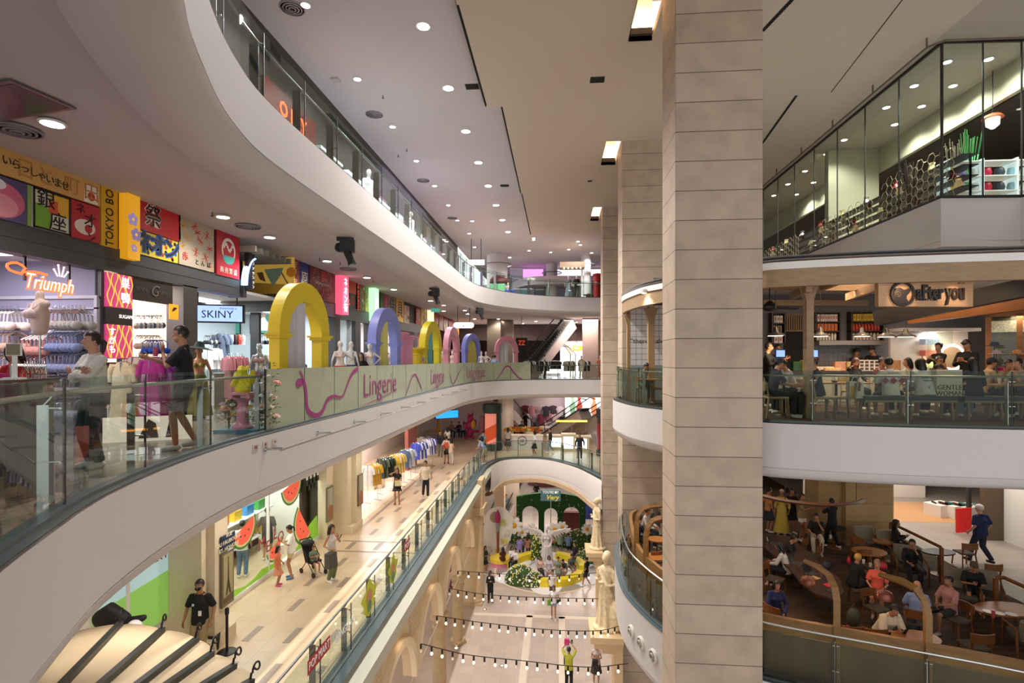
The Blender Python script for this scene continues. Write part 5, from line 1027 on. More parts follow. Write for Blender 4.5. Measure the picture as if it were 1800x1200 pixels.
text('Dessert Cafe',.09,bk,t,(X(1628),-.004,Z(525.5)),ext=.01,bold=.002);text('SINCE 07',.04,mat('8a5c34',.5),t,(X(1690),-.004,Z(497)))
for px in(1584,1675):lamp('SPOT',(X(px),-.45,.14),9,(1,.66,.36),.03,t,rot=(radians(60),0,0),spot=1.25)  # unseen spots before the board, added to make the sign glow
# right hand shop front and posts behind the sign
b=MB();b.bar(atd(1540,560,15.6),atd(1830,500,12.3),.25,.42);struct('trim_dark_beam',b,mat('221c18',.6));b=MB();b.bar(atd(1600,560,16.2),atd(1830,530,12.9),.2,.3);struct('trim_warm_beam',b,bwood)
post('broad warm wooden post under the dark beam',1698,700,2.6,bwood,.36);post('warm wooden post framing the hat shop glass',1772,708,2.5,bwood,.3);post('narrow dark wooden post left of the hat shop glass',1724,702,2.4,mat('4c2c18',.5),.14)
q0,q1=atd(1585,632,17.0),atd(1725,632,17.0);t=thing('glass_cabinet','tall bright glass fronted cabinet behind the cafe staff','cabinet',(q0.x,q0.y,0),YAW);w_=(q1-q0).length;b=MB();b.box((0,.5,0),(w_,.6,2.35));b.box((0,0,2.3),(w_,.6,2.4));b.box((0,0,0),(w_,.5,.6));b.build('body',mat('c8c0bc',.6),t);b=MB();b.box((.8,-.02,.6),(1.6,0,2.3));b.build('glass_door',GLC,t)
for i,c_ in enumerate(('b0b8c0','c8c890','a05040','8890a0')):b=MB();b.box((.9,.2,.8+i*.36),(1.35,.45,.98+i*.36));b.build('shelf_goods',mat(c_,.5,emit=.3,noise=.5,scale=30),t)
lamp('AREA',(w_/2,.25,2.28),30,(1,.9,.8),.4,t,sy=w_*.8)
p=atd(1672,625,17.0);t=thing('lit_mirror','round backlit mirror glowing behind the cafe staff','mirror',(p.x,p.y,p.z-.05),YAW);b=MB();b.lathe([(.42,0),(.42,.03)],30,(0,0,0),Matrix.Rotation(pi/2,4,'X'));b.build('glow_ring',mat('ffe2c0',emit=5),t);b=MB();b.lathe([(.34,.031),(.34,.04)],30,(0,0,0),Matrix.Rotation(pi/2,4,'X'));b.build('mirror_face',mat('c8a880',.4),t)
q0,q1=atd(1732,632,16.6),atd(1850,632,15.6);t=thing('hat_shop_window','glass window of the hat shop with a pale patterned strip at its top','shop window',(q0.x,q0.y,0),atan2(q1.y-q0.y,q1.x-q0.x));w_=(q1-q0).length;b=MB();b.box((0,.5,0),(w_,.6,2.75));b.build('back_panel',mat('5c5440',.7,noise=.3,scale=8),t);b=MB();b.box((0,.44,2.25),(w_,.49,2.6));b.build('pattern_strip',mat('b8a48c',.5,noise=.6,scale=14,emit=.25),t);b=MB();b.box((0,0,.1),(w_,.02,2.75));b.build('glass_pane',GLC,t);b=MB();[b.box((x,-.04,0),(x+.14,.06,2.8))for x in(0,w_*.48)];b.box((0,-.04,2.7),(w_,.06,2.85));b.build('frame',bwood,t);lamp('AREA',(w_/2,.25,2.7),14,(1,.85,.65),.3,t,sy=w_*.8)
for i,(px,py,col)in enumerate(((1748,608,'3c4458'),(1752,622,'c8b0b0'),(1745,640,'2c3040'),(1788,622,'c88c60'),(1796,632,'8c5c40'),(1760,652,'c8286c'))):
 p=atd(px,py,14.9);t=thing('hat',('navy','blush','black floral','tan','brown','bright pink')[i]+' hat on the display inside the hat shop','hat',p);b=MB();b.lathe([(.19,0),(.19,.015),(.1,.03),(.09,.1),(.03,.12)],16);b.build('crown',mat(col,.8,noise=.5 if i==2 else .1,scale=25),t,True);b=MB();b.tube([(0,0,-p.z+.0),(0,0,0)],.012,5);b.build('display_rod',black,t)
# chairs, tables, bench
def chair(name,label,m,seatm,loc,rot,group=None,curved=False,h=.8):
 t=thing(name,label,'chair',loc,rot,group);b=MB();b.box((-.22,-.22,.42),(.22,.22,.47));o=b.build('seat',seatm,t);bv=o.modifiers.new('b','BEVEL');bv.width=.015
 for sx in(-1,1):
  b=MB();b.bar((sx*.22,-.22,0),(sx*.19,-.19,.44),.035,.035);b.build('leg',m,t);b=MB();b.bar((sx*.23,.26,0),(sx*.19,.2,.44),.035,.035);b.bar((sx*.19,.2,.44),(sx*.2,.27,h),.035,.035);b.build('leg',m,t)
 b=MB();b.sweep([(0,h-.2),(.02,h-.2),(.02,h),(0,h)],[(x,.3-(.32*x*x*4 if curved else .4*x*x))for x in(-.24,-.16,-.08,0,.08,.16,.24)],1,True);b.build('backrest',m,t);return t
def table(name,label,loc,rx,ry,h,m,rot=0,legm=None,pedestal=True,group=None,square=False):
 t=thing(name,label,'table',loc,rot,group);b=MB()
 if square:b.box((-rx,-ry,h-.035),(rx,ry,h))
 else:b.lathe([(1,h-.035),(1.0,h)],30,sx=rx,sy=ry)
 b.build('tabletop',m,t)
 if pedestal:b=MB();b.lathe([(.24,0),(.22,.03),(.03,.05),(.03,h-.04)],16);b.build('pedestal',legm or black,t,True)
 else:
  for sx in(-1,1):
   for sy in(-1,1):b=MB();b.bar((sx*(rx-.08),sy*(ry-.08),0),(sx*(rx-.1),sy*(ry-.1),h-.03),.05,.05);b.build('leg',legm or m,t)
 return t
S_=1.1
lw=mat('9c8464',.55,noise=.1,scale=4);c0=None
for px,d,r,lab in((1362,13.1,90,'pale wooden chair under the man in the cap'),(1392,14.2,-80,'pale wooden chair under the man in the white tee'),(1443,13.0,90,'pale wooden chair under the woman with a hair clip'),(1478,13.0,-95,'empty pale wooden chair with its back to the glass'),(1500,15.6,0,'pale chair under the woman in black resting her cheek'),(1597,14.7,10,'pale chair behind the cafe bench'),(1650,14.7,0,'pale chair under the man with glasses'),(1760,14.2,-60,'pale chair by the right hand cafe table'),(1134,17.6,10,'pale chair under the boy at the curved end'),(1158,17.1,80,'empty pale chair beside the boy at the curved end')):
 p=atd(px,640,d)
 if c0 is None:c0=chair('cafe_chair',lab,lw,lw,(p.x,p.y,0),radians(r));c0.scale=(S_,)*3
 else:dup(c0,(p.x,p.y,0),radians(r),lab,None,S_)
for px,d,rx,ry,lab in((1378,13.7,.35,.35,'square cafe table with drinks left of the timber post'),(1470,14.4,.75,.35,'long cafe table between the woman in black and the bench'),(1610,13.8,.6,.35,'cafe table between the bench and the man with glasses'),(1765,13.3,.6,.35,'cafe table with glasses near the right edge'),(1690,13.9,.3,.3,'small cafe table with a noodle bowl'),(1140,17.0,.35,.3,'small table in front of the boy')):
 p=atd(px,640,d);table('cafe_table',lab,(p.x,p.y,0),rx,ry,.8,mat('a87c50',.45,noise=.1,scale=4),YAW,square=True)
for px,py,z,col,lab,cat in((1383,0,.8,'c8d0d0','tall clear drink glass on the left cafe table','glass'),(1372,0,.8,'b89068','brown pastry plate on the left cafe table','plate'),(1467,0,.8,'5c6c7c','blue grey bowl on the long cafe table','bowl'),(1490,0,.8,'d8c8b0','milky iced drink before the woman in black','glass'),(1690,0,.8,'c87838','orange noodle bowl on the small cafe table','bowl'),(1757,0,.8,'c8c0b8','iced drink glass on the right hand cafe table','glass'),(1770,0,.8,'b0a898','second iced drink glass on the right hand cafe table','glass')):
 d={1383:13.6,1372:13.8,1467:14.3,1490:14.4,1690:13.9,1757:13.2,1770:13.3}[px];p=atd(px,640,d);t=thing('drink_glass' if cat=='glass' else 'food_'+cat,lab,cat,(p.x,p.y,.8));b=MB();b.lathe([(.03,0),(.04,.16)]if cat=='glass' else[(.05,0),(.1,.05 if cat=='bowl' else .02)],14);b.build('vessel',mat(col,.2),t,True)
 if cat=='glass':b=MB();b.tube([(0,0,.1),(.03,0,.22)],.005,5);b.build('straw',white,t)
def bench(label,pa,pb,d0,d1):
 a,c=atd(pa,702,d0),atd(pb,702,d1);t=thing('bench',label,'bench',(a.x,a.y,0),atan2(c.y-a.y,c.x-a.x));L=math.hypot(c.x-a.x,c.y-a.y);b=MB();b.box((0,-.22,.4),(L,.22,.45));b.build('seat',lw,t);b=MB();b.box((0,-.22,.46),(L,.22,.54));o=b.build('cushion',mat('4c4c4c',.8),t)
 for i in range(3):
  for s in(-1,1):x=.1+(L-.2)*i/2;b=MB();b.bar((x,s*.2,0),(x,s*.16,.41),.05,.06);b.build('leg',lw,t)
bench('long wooden bench with grey cushion facing away from the glass, left half',1512,1672,12.95,12.75);bench('long wooden bench with grey cushion facing away from the glass, right half',1684,1815,12.75,12.6)
def back_print(lines,col='4a3c44'):
 def g(t,A):
  for s,z,sz,c in lines:text(s,sz,mat(c,.6),[q for q in t.children if q.name.startswith('shirt')][0],A['up'](0,.158,z),(pi/2-(0),0,pi),.003,'shirt_print')
  u=A['up']
 return g
PC=[(1358,13.15,90,'man in a navy cap and black shirt seated at the left cafe table',dict(top=('15161c',.45),arms=('table','table'),lean=12,extra=lambda t,A:cap(t,A,'2c3040'))),
      (1394,14.2,-85,'man in a white tee with his hand at his mouth facing left',dict(top=('dcd6ce',.45),arms=('chin','table'),lean=22)),(1437,13.05,90,'woman in a dark vest with a clipped bun seated by the post, facing left',dict(fem=True,hair=('bun','3a1c1c'),top=('2c303c',.2),arms=('table','lap'),lean=8,face=-90)),
      (1500,15.6,10,'woman with long auburn hair in black resting her cheek on her hand',dict(fem=True,hair=('long','3c1814'),top=('1a1a1c',.8),arms=('table','ear'),lean=8)),(1565,12.95,175,'man seen from behind in a white printed tee on the bench',dict(top=('d4d2ce',.5,.01),arms=('table','table'),lean=6,bot=('shorts','2c4468',.9),extra=back_print([('KHAKI’S',.42,.06,'4a3c44'),('DEPT',.36,.05,'4a3c44'),('◆◆◆',.24,.16,'8c2c48')]))),
      (1551,14.6,10,'person sipping a drink half hidden behind the man in the white printed tee',dict(hair=('short','1c1210'),top=('6c3428',.5),arms=('drink','table'))),(1597,14.7,20,'dark-haired woman in a grey top left of the man with glasses',dict(fem=True,hair=('shoulder','14100e'),top=('a8a498',.45),arms=('table','table'),hy=-120)),
      (1626,12.85,178,'woman with long black hair seen from behind in a pale printed tee on the bench',dict(fem=True,hair=('shoulder','0e0c0c'),top=('c4c8ca',.5,.03),arms=('table','lap'),lean=16,bot=('shorts','b8b4ac',.8),extra=back_print([('Baseball Club',.3,.05,'3c4454'),('California',.24,.06,'3c4454'),('S',.06,.12,'9c3440')]))),
      (1639,13.9,20,'child face peeping beside the woman in the pale printed tee',dict(h=1.5,hair=('fringe','14100e'),top=('3c3c40',.5),arms=('table','table'),hy=10,lean=14)),(1651,14.7,0,'man with glasses in a black tee with his chin on his hand',dict(h=1.85,top=('1a1a1c',.45),arms=('chin','table'),extra=glasses)),
      (1712,12.75,165,'woman with very long dark hair in black seen from behind on the right bench',dict(fem=True,hair=('long','160e0e'),top=('141418',1),arms=('table','lap'),lean=4,bot=('trousers','8ca0b8'))),(1733,14.0,75,'man in a dark cap and tan tee looking right by the wooden posts',dict(top=('b49a74',.45),arms=('table','table'),lean=10,extra=lambda t,A:cap(t,A,'1c1c24'))),
      (1779,13.9,-50,'tan-shirted man bending over his plate near the right edge',dict(top=('b08c60',.4),arms=('table','chin'),lean=22)),(1799,13.2,-80,'person with short black hair and grey tee cut by the right edge',dict(top=('8c8c8c',.45),arms=('chin','table'),lean=14)),(1131,17.5,10,'boy in a striped grey tee leaning over a table at the curved end',dict(h=1.62,top=('8c8880',.45),arms=('table','table'),lean=24,hp=16,bot=('shorts','50504c',.9)))]
for px,d,fc,lab,kw in PC:
 p=atd(px,640,d);kw=dict(kw);hh=kw.pop('h',1.78);fc=kw.pop('face',fc);kw.setdefault('hair',('short','14100e'));figure(lab,(p.x,p.y,0),fc,hh,'sit',q=.014,seat=.52,skin='b07c5a',**kw)
for px,d,fc,lab,kw in((1540,18.2,-60,'cafe worker in a black cap bending over the counter',dict(top=('1c1816',.6),lean=20,arms=('fwd','table'),extra=lambda t,A:cap(t,A,'0e0e10'))),(1367,17.9,10,'dim cafe worker behind the left order screen',dict(top=('141418',.5),arms=('fwd','fwd'))),(1351,16.0,60,'customer in black standing at the far left of the counter',dict(top=('101214',.8),arms=('fwd','phone'))),(1650,16.2,-70,'cafe worker with a dark ponytail by the glass cabinet',dict(fem=True,hair=('bun','120e0c'),top=('141414',.5),arms=('fwd','fwd'))),(1700,14.6,-60,'man in black with a fringe standing by the broad wooden post',dict(h=1.92,top=('0e0e10',.9),hair=('fringe','0c0a0a'),arms=('phone','phone'),hp=14)),(1506,18.4,0,'masked cafe worker in a dark beret behind the gift boxes',dict(top=('181614',.6),arms=('fwd','fwd'),h=1.75,extra=lambda t,A:cap(t,A,'2c2624')))):
 p=atd(px,640,d);kw=dict(kw);hh=kw.pop('h',1.88);kw.setdefault('hair',('short','14100e'));figure(lab,(p.x,p.y,0),fc,hh,'stand',q=.018,skin='b07c5a',**kw)
p=atd(1662,655,12.8);t=thing('shopping_bag','large cream paper bag with brown capital letters on the bench','bag',(p.x,p.y,.545),YAW);b=MB();b.box((-.3,-.12,0),(.3,.12,.62));b.build('body',mat('c8bfa8',.7),t);text('GENTLE',.16,mat('5c2c20',.6),t,(0,-.125,.2));text('WOMAN',.16,mat('5c2c20',.6),t,(0,-.125,.06))
p=at(1508,705,0);p=atd(1503,690,12.9);t=thing('paper_bag','white and yellow printed paper bag on the seat beside the bench','bag',(p.x,p.y,.48),YAW);b=MB();b.box((-.17,-.07,0),(.17,.07,.4));b.build('body',mat('d8d0c8',.7),t);P([(-.16,.02),(-.05,.02),(-.05,.3),(-.16,.3)],'d8a82c',t,-.075);text('KFCA',.07,mat('7c4c9c',.5),t,(.03,-.078,.33));b=MB();b.tube([(-.08,0,.4),(-.05,0,.5),(.05,0,.5),(.08,0,.4)],.006,5);b.build('handle',white,t)
for i,(px,py)in enumerate(((1475,501),(1461,506),(1521,516),(1717,498))):p=atd(px,py,(14.6,15.6,16.5,12.6)[i]);q=downlight_proto(.09,45,('first','second','third','rightmost')[i]+' warm downlight under the cafe canopy',(p.x,p.y,3.655),(1,.74,.5),12);q['group']='warm downlights under the cafe canopy'
lamp('AREA',(9,15.5,3.6),90,(1,.72,.48),4,None,name='cafe_ceiling_glow',sy=3)
# ---------------------------------------------------------------- lower storey, left: beige walkway with shops
AL=lambda px,py,z=0:at(px,py,ZL+z)
AX=lambda px,py,X:atx(px,py,X)
cream=mat((222,206,176),.6,noise=.04,scale=2);XW=-8.85
def lpil(n,px0,px1,py,X=-7.75,dd=1.1):
 y0,y1=AL(px0,py).y,AX(px1,900,X).y;f=MB();f.box((XW-.6,y0,ZL),(X,max(y1,y0+.5),-1.15));f.box((XW-.6,y0-.03,ZL),(X+.03,max(y1,y0+.5)+.03,ZL+.25));struct('pillar_lower_%d'%n,f,cream)
# wall units between the two pilaster groups
ya,yb,yc,yd=AX(385,900,-7.75).y,AX(411,900,-7.75).y,AX(558,900,XW).y,AX(636,900,-7.75).y
f=MB();f.box((XW-.7,ya-.4,ZL),(-7.9,yb,-1.15));f.box((XW-.7,ya-.2,ZL),(-7.72,yb-.3,-1.15));f.box((XW-.7,ya-.4,ZL),(-7.7,yb+.02,ZL+.3));struct('pillar_lower_1',f,cream)
f=MB();f.box((XW-.7,yc,ZL),(-8.5,yc+.6,-1.15));f.box((XW-.7,yc+.6,ZL),(-7.95,yd,-1.15));f.box((XW-.7,yc+1,ZL),(-7.75,yd,-1.15));f.box((XW-.7,yc+.55,ZL),(-7.72,yd+.02,ZL+.28));struct('pillar_lower_2',f,cream)
f=MB();f.box((XW-.3,-4,ZL),(XW+.1,ya-.3,-1.15));f.box((XW+.1,ya-1.6,ZL),(XW+.2,ya-1.52,-1.15));struct('wall_lower_white',f,mat((238,226,220),.5))
def wpic(label,px0,px1,pt,pb,X,c1,c2,kind,nm='framed_picture',fr='6c6450'):
 a,c=AX(px0,pb,X),AX(px1,pt,X);t=thing(nm,label,'picture' if nm!='street_sign' else 'sign',(X+.01,(a.y+c.y)/2,(AX((px0+px1)/2,pb,X).z+AX((px0+px1)/2,pt,X).z)/2),pi/2);w=abs(c.y-a.y);h=AX((px0+px1)/2,pt,X).z-AX((px0+px1)/2,pb,X).z
 b=MB();b.box((-w/2,-.05,-h/2),(w/2,0,h/2));b.build('frame',mat(fr,.4),t);b=MB();b.box((-w/2+.05,-.056,-h/2+.05),(w/2-.05,-.05,h/2-.05));b.build('print',mat(c1,.5,noise=.1,scale=3),t)
 if kind=='tower':P([(-w*.22,-h*.3),(-w*.06,-h*.02),(-w*.02,h*.4),(w*.02,h*.4),(w*.06,-h*.02),(w*.22,-h*.3),(w*.1,-h*.3),(0,-h*.16),(-w*.1,-h*.3)],c2,t,-.06);P([(-w*.42,-h*.45),(w*.42,-h*.45),(w*.42,-h*.3),(-w*.42,-h*.34)],'6a5638',t,-.058)
 if kind=='land':P([(-w*.4,-h*.45),(w*.4,-h*.45),(w*.4,-h*.1),(-w*.1,0),(-w*.4,-h*.15)],c2,t,-.06)
 if kind=='text':
  for i,s in enumerate(('RUE','DU FAUBOURG','ST. HONORE')):text(s,.13,mat(c2,.5),t,(0,-.062,.15-.15*i))
wpic('framed tower picture in sepia on the pilaster behind the guard',386,407,968,1062,-7.71,'a89c74','3a3020','tower');wpic('navy street name plaque above the tower picture',386,409,938,962,-7.71,'1c2a4c','e8e0c8','text','street_sign','1c2a4c')
wpic('tall framed landscape picture, left of two on the far pilasters',572,583,855,915,-8.48,'a8a894','a06a4c','land');wpic('tall framed landscape picture, right of two on the far pilasters',628,636,833,887,-7.74,'a4a08c','9c5c40','land')
t=thing('poster','green and blue poster with red letters on the white wall behind the tent','poster',(XW+.14,AX(240,1050,XW).y,(AX(240,1070,XW).z+AX(240,1010,XW).z)/2),pi/2);b=MB();b.box((-1.2,-.03,-.85),(.7,0,.85));b.build('panel',mat('7aa84c',.5,emit=.4),t);P([(-1.2,.1),(.7,.2),(.7,.85),(-1.2,.85)],'9cb8b8',t,-.035,.4);text('MART',.3,mat('b0283c',.5),t,(.3,-.045,.6))
# toy shop window with watermelon graphics
yw0,yw1=yb+.02,yc;t=thing('shop_window','glass shop front with watermelon stickers and a green grass band','shop window',(XW,yw0,ZL));L_=yw1-yw0
b=MB();b.box((0,0,.12),(.03,L_,4.0));b.build('glass_pane',GLC,t);b=MB();b.box((-.06,0,0),(.1,L_,.12));b.box((-.02,L_/2-.03,.12),(.06,L_/2+.03,4.0));b.build('frame',white,t)
def WG(pts,col,x=.04,e=0,nm='sticker'):b=MB();b.v=[V((x,u,z))for u,z in pts];b.f=[list(range(len(pts)))];b.m=[0];b.build(nm,mat(col,.5,emit=e),t)
wz=lambda px,py:(AX(px,py,XW+.04).y-yw0,AX(px,py,XW+.04).z-ZL)
WG([(0,.12),(L_,.12)]+[wz(*q)for q in((557,905),(545,920),(535,937),(520,965),(500,985),(480,990),(460,1000),(445,1018),(430,1030),(413,1036))],'7cac2c',.04,.3)
def melon(u,z,r,a=0):WG([(u+r*cos(q)*1.0,z+r*sin(q))for q in[a+pi+i*pi/16 for i in range(17)]],'4c9030',.045);WG([(u+r*.9*cos(q),z+r*.9*sin(q))for q in[a+pi+i*pi/16 for i in range(17)]],'e4e8a8',.048);WG([(u+r*.8*cos(q),z+r*.8*sin(q))for q in[a+pi+i*pi/16 for i in range(17)]],'e45c44',.051,.3);[WG(disc(u+r*.45*cos(q),z+r*.45*sin(q),.035,6),'201414',.055)for q in(a+pi*1.2,a+pi*1.45,a+pi*1.7)]
[melon(*wz(a_,b_),r_,q_)for a_,b_,r_,q_ in((428,925,.62,.35),(512,850,.7,.2),(535,915,.8,-.9),(482,958,.5,.3))]
for i,(u,z,w)in enumerate(((L_*.44,1.1,.22),(L_*.49,.9,.22),(L_*.55,1.15,.22),(L_*.6,.95,.22))):text('MELON'[i],.5,mat('a8342c',.5),t,(.06,u,z),(pi/2,0,pi/2))
n_=7
for i in range(n_):
 for j in range(10):
  if(i+j)%2:u0=L_-1.0+i*1.0/n_;WG([(u0,1.95+j*.2),(u0+1.0/n_,1.95+j*.2),(u0+1.0/n_,2.15+j*.2),(u0,2.15+j*.2)],'203c28' if j%3 else '16181a',.05)
  elif j>1:u0=L_-1.0+i*1.0/n_;WG([(u0,1.95+j*.2),(u0+1.0/n_,1.95+j*.2),(u0+1.0/n_,2.15+j*.2),(u0,2.15+j*.2)],'f0f0ea',.05)
for i in range(14):u0=L_*.35+i*.15;WG([(u0,3.2),(u0+.15,3.2),(u0+.15,3.6),(u0,3.6)],('d8583c','f0e8dc')[i%2],.06)
f=MB();f.box((XW-2.6,yw0,ZL),(XW-2.5,yw1,-1.2));f.box((XW-2.6,yw1,ZL),(XW+.02,yw1+.1,-1.2));f.box((XW-2.6,yw0,ZL),(XW-.3,yw0+.1,-1.2));struct('wall_toy_shop',f,mat((240,238,236),.6));lamp('AREA',(XW-1.2,(yw0+yw1)/2,-1.3),200,(1,.96,.92),2,None,sy=5,name='toy_shop_light')
tp=[('e84c3c','red'),('f0c030','yellow'),('3c8cd0','blue'),('50a850','green'),('e88cb0','pink')]
for i in range(14):
 u=yw0+1.5+(i%7)*.7;z=ZL+.6+(i//7)*.8;s=thing('toy_box','%s toy box on %s display shelf of the watermelon shop'%(tp[i%5][1],('the low','the high')[i//7]),'box',(XW-1.6,u,z),0,'toy boxes inside the watermelon shop');b=MB();b.box((-.15,-.2,0),(.15,.2,.32));b.build('carton',mat(tp[i%5][0],.5,noise=.3,scale=12),s)
for k in range(2):s=thing('display_shelf',('low','high')[k]+' white display shelf inside the watermelon shop','shelf',(XW-1.6,yw0+1.2,ZL+.56+k*.8));b=MB();b.box((-.3,0,0),(.3,5,.035));b.build('board',white,s);b=MB();b.box((-.3,0,-.56-.8*k),(-.26,5,0));b.build('support',white,s)
# bright clothes shop
f=MB();f.box((-12.2,yd+.1,ZL+.003),(XW+.9,33,ZL+.006));struct('floor_bright_shop',f,mat((238,214,192),.3));f=MB();f.box((XW-.2,31.5,ZL),(XW,33.5,-1.15));struct('wall_lower_far',f,mat((150,80,66),.6))
for i in range(5):lamp('AREA',(-10,yd+1.5+i*2.6,-1.3),75,(1,.96,.94),1.6,None,name='clothes_shop_light')
GRP=[(646,664,790,['d8d4d0','e0b030','d8a828'],24.8),(668,690,775,['2c3428','4c5a38','7a8480','203020'],26.5),(692,706,762,['e0b840','f0ece4'],27.5),(710,722,752,['4c5c78','c8ccd4','b8c4d0'],29),(730,744,742,['2c3ca0','e8e8ee','384cb0'],31.5),(748,760,735,['e8e8f0','3040a8'],33)]
for i,(a,c_,py,cols,d)in enumerate(GRP):
 p,q=atd(a,py,d),atd(c_,py,d+.6);z=ZL+1.75;p.z=q.z=z;rail(p,q,'clothes rail number %s along the bright lower shop'%'one two three four five six'.split()[i],True,ZL);rack_line(p,q,6,'shirt',cols,('yellow and white','dark green','yellow and cream','grey blue','royal blue','white and blue')[i]+' garment hanging in the bright lower shop','garments on lower rail %s'%'one two three four five six'.split()[i],.5,.8,.2,1.2)
for i,(px,py,w,l,h)in enumerate(((652,848,.9,1.6,.7),(690,835,.7,1.4,.5),(722,800,.8,1.2,.6),(744,778,.8,1.2,.7),(668,850,.35,.6,.45))):
 p=AL(px,py+6);s=thing('display_block','pale block display table number %s in the bright lower shop'%'one two three four five'.split()[i],'display table',(p.x,p.y,ZL));b=MB();b.box((-w/2,-l/2,0),(w/2,l/2,h));b.build('block',mat('ecdcc8',.5),s)
 for k,c_ in enumerate((('2c3448','60708c','402c34'),('e8e4dc','d8c8b0'),('3c64b0','2c4890'),('e8ecf0','4060b8'),('c8b090',))[i]):
  s=thing('folded_clothes','%s folded clothes pile on display block number %s'%(('first','second','third')[k],'one two three four five'.split()[i]),'clothes',(p.x,p.y-l*.3+k*.4,ZL+h));b=MB();b.box((-.16,-.14,0),(.16,.14,.08));o=b.build('cloth',mat(c_,.8),s);bv=o.modifiers.new('b','BEVEL');bv.width=.03
# grey dashes of the floor are laid tiles
f=MB();random.seed(4)
for i in range(46):
 x=-7.4+(i%3)*1.0+(.3 if(i//3)%2 else 0);y=9+(i//3)*1.55;f.box((x,y,ZL+.001),(x+.17,y+.72,ZL+.004))
for y in(AL(560,950).y,AL(560,968).y):f.box((-7.8,y,ZL+.001),(-4.8,y+.12,ZL+.004))
f.box((-7.75,yd,ZL+.001),(-7.6,33,ZL+.004));struct('floor_grey_inlays',f,mat((150,132,116),.35))
# far left corner of the lower storey: red seating, sculpture, round poster column
p=AL(866,790);t=thing('poster_column','round dark green topped column with a pink and orange illustrated poster','advertising column',(p.x,p.y,ZL));b=MB();b.lathe([(.72,0),(.72,.35),(.66,.36),(.66,2.75),(.72,2.76),(.72,3.35),(.5,3.4)],28);b.build('casing',mat('243c3c',.5),t,True)
b=MB();m_=12;b.add([(.675*cos(a),.675*sin(a),z)for z in(.5,2.7)for a in[radians(-150+80*i/m_+10)for i in range(m_+1)]],[(i,i+1,m_+2+i,m_+1+i)for i in range(m_)]);b.build('poster_print',mat('e88c78',.5,emit=.25),t);b=MB()
b.add([(.685*cos(a),.685*sin(a),z+.5*i/m_)for z in(.5,1.5)for i,a in enumerate([radians(-150+80*i/m_+10)for i in range(m_+1)])],[(i,i+1,m_+2+i,m_+1+i)for i in range(m_)]);b.build('stair_print',mat('c84c20',.5,emit=.2),t)
t=thing('poster_column','second round dark column with a red poster at the right end of the bridge','advertising column',(*AL(1066,800)[:2],ZL));b=MB();b.lathe([(.7,0),(.7,.35),(.64,.36),(.64,2.6),(.7,2.62),(.7,3.2)],24);b.build('casing',mat('2c3030',.5),t,True);b=MB();b.lathe([(.655,.5),(.655,2.2)],24);b.build('poster_print',mat('8c1c20',.5),t,True)
for i,(px,r,h)in enumerate(((885,.75,4.1),(900,.4,4.1))):pass
f=MB();f.lathe([(.62,0),(.62,4.05)],24,(AL(889,778).x,AL(889,778).y,ZL));struct('pillar_lower_round',f,mat((220,204,190),.6),True)
t=thing('toy_sculpture','large magenta and yellow rounded toy creature sculpture on the lower floor','sculpture',(*AL(826,771)[:2],ZL),.3);b=MB()
for q,r in(((0,0,.5),(.32,.3,.4)),((0,0,1.15),(.36,.3,.42)),((-.3,-.05,.12),(.16,.2,.14)),((.25,-.05,.12),(.16,.2,.14)),((.05,0,1.75),(.3,.28,.3)),((-.42,-.1,1.1),(.14,.14,.34)),((.42,-.1,1.3),(.14,.14,.34)),((-.12,0,2.05),(.08,.08,.2)),((.25,0,2.05),(.08,.08,.2)),((.55,.1,.6),(.3,.12,.12))):b.ball(q,r,12)
link_mesh('body',remesh(b,.05,3),[mat('b42c68',.4)],t);b=MB();b.ball((.25,-.28,1.2),(.2,.08,.4),10);b.build('belly',mat('e8a82c',.4),t,True)
t=thing('toy_sculpture','smaller pink creature sculpture beside the magenta one','sculpture',(*AL(847,771)[:2],ZL),.3);b=MB();[b.ball(q,r,10)for q,r in(((0,0,.45),(.22,.2,.45)),((0,0,1.2),(.26,.22,.4)),((0,0,1.75),(.18,.18,.22)))];link_mesh('body',remesh(b,.05,3),[mat('e088a8',.4)],t)
for i,(px,c_,lab)in enumerate(((805,'3454a8','blue seat with a waiting visitor left of the magenta sculpture'),(816,'2c60b8','blue chair just left of the magenta sculpture'))):chair('lounge_chair',lab,mat(c_,.5),mat(c_,.6),AL(px,768),.4+i)
t=thing('screen','bright blue lit screen hanging over the far lower seats','screen',(*atd(786,728,38.5),),.6);b=MB();b.box((-.9,0,-.3),(.9,.1,.3));b.build('casing',black,t);b=MB();b.box((-.85,-.01,-.26),(.85,0,.26));b.build('display',mat('1c78e0',emit=1.4),t)
# kiosks on the bridge
def kiosk(label,px,py,w,h,col,front=None,rot=0,goods=None):
 p=AL(px,py);t=thing('kiosk_counter',label,'counter',(p.x,p.y,ZL),rot);b=MB();b.box((-w/2,0,0),(w/2,.7,h));b.build('body',mat(col,.5),t);b=MB();b.box((-w/2-.03,-.03,h),(w/2+.03,.73,h+.05));b.build('top',mat('e8dcc8',.4),t)
 if front:b=MB();b.box((-w*.35,-.012,.2),(w*.35,0,h-.15));b.build('lit_front',mat(front,emit=1.5),t)
 return t
kiosk('white round emblem cake counter on the lower bridge',924,790,2.5,1.0,'e0d8d0');kiosk('cream counter with one lit white panel, left of the lamp counter',978,790,1.4,1.0,'c8bc9c','f4f8ff');kiosk('tall cream counter with round lit window on the lower bridge',999,793,1.0,1.2,'c8bc9c','f4f8ff');kiosk('cream counter with lit front at the right end of the bridge',1020,793,1.3,1.05,'c8bc9c','f4f8ff')
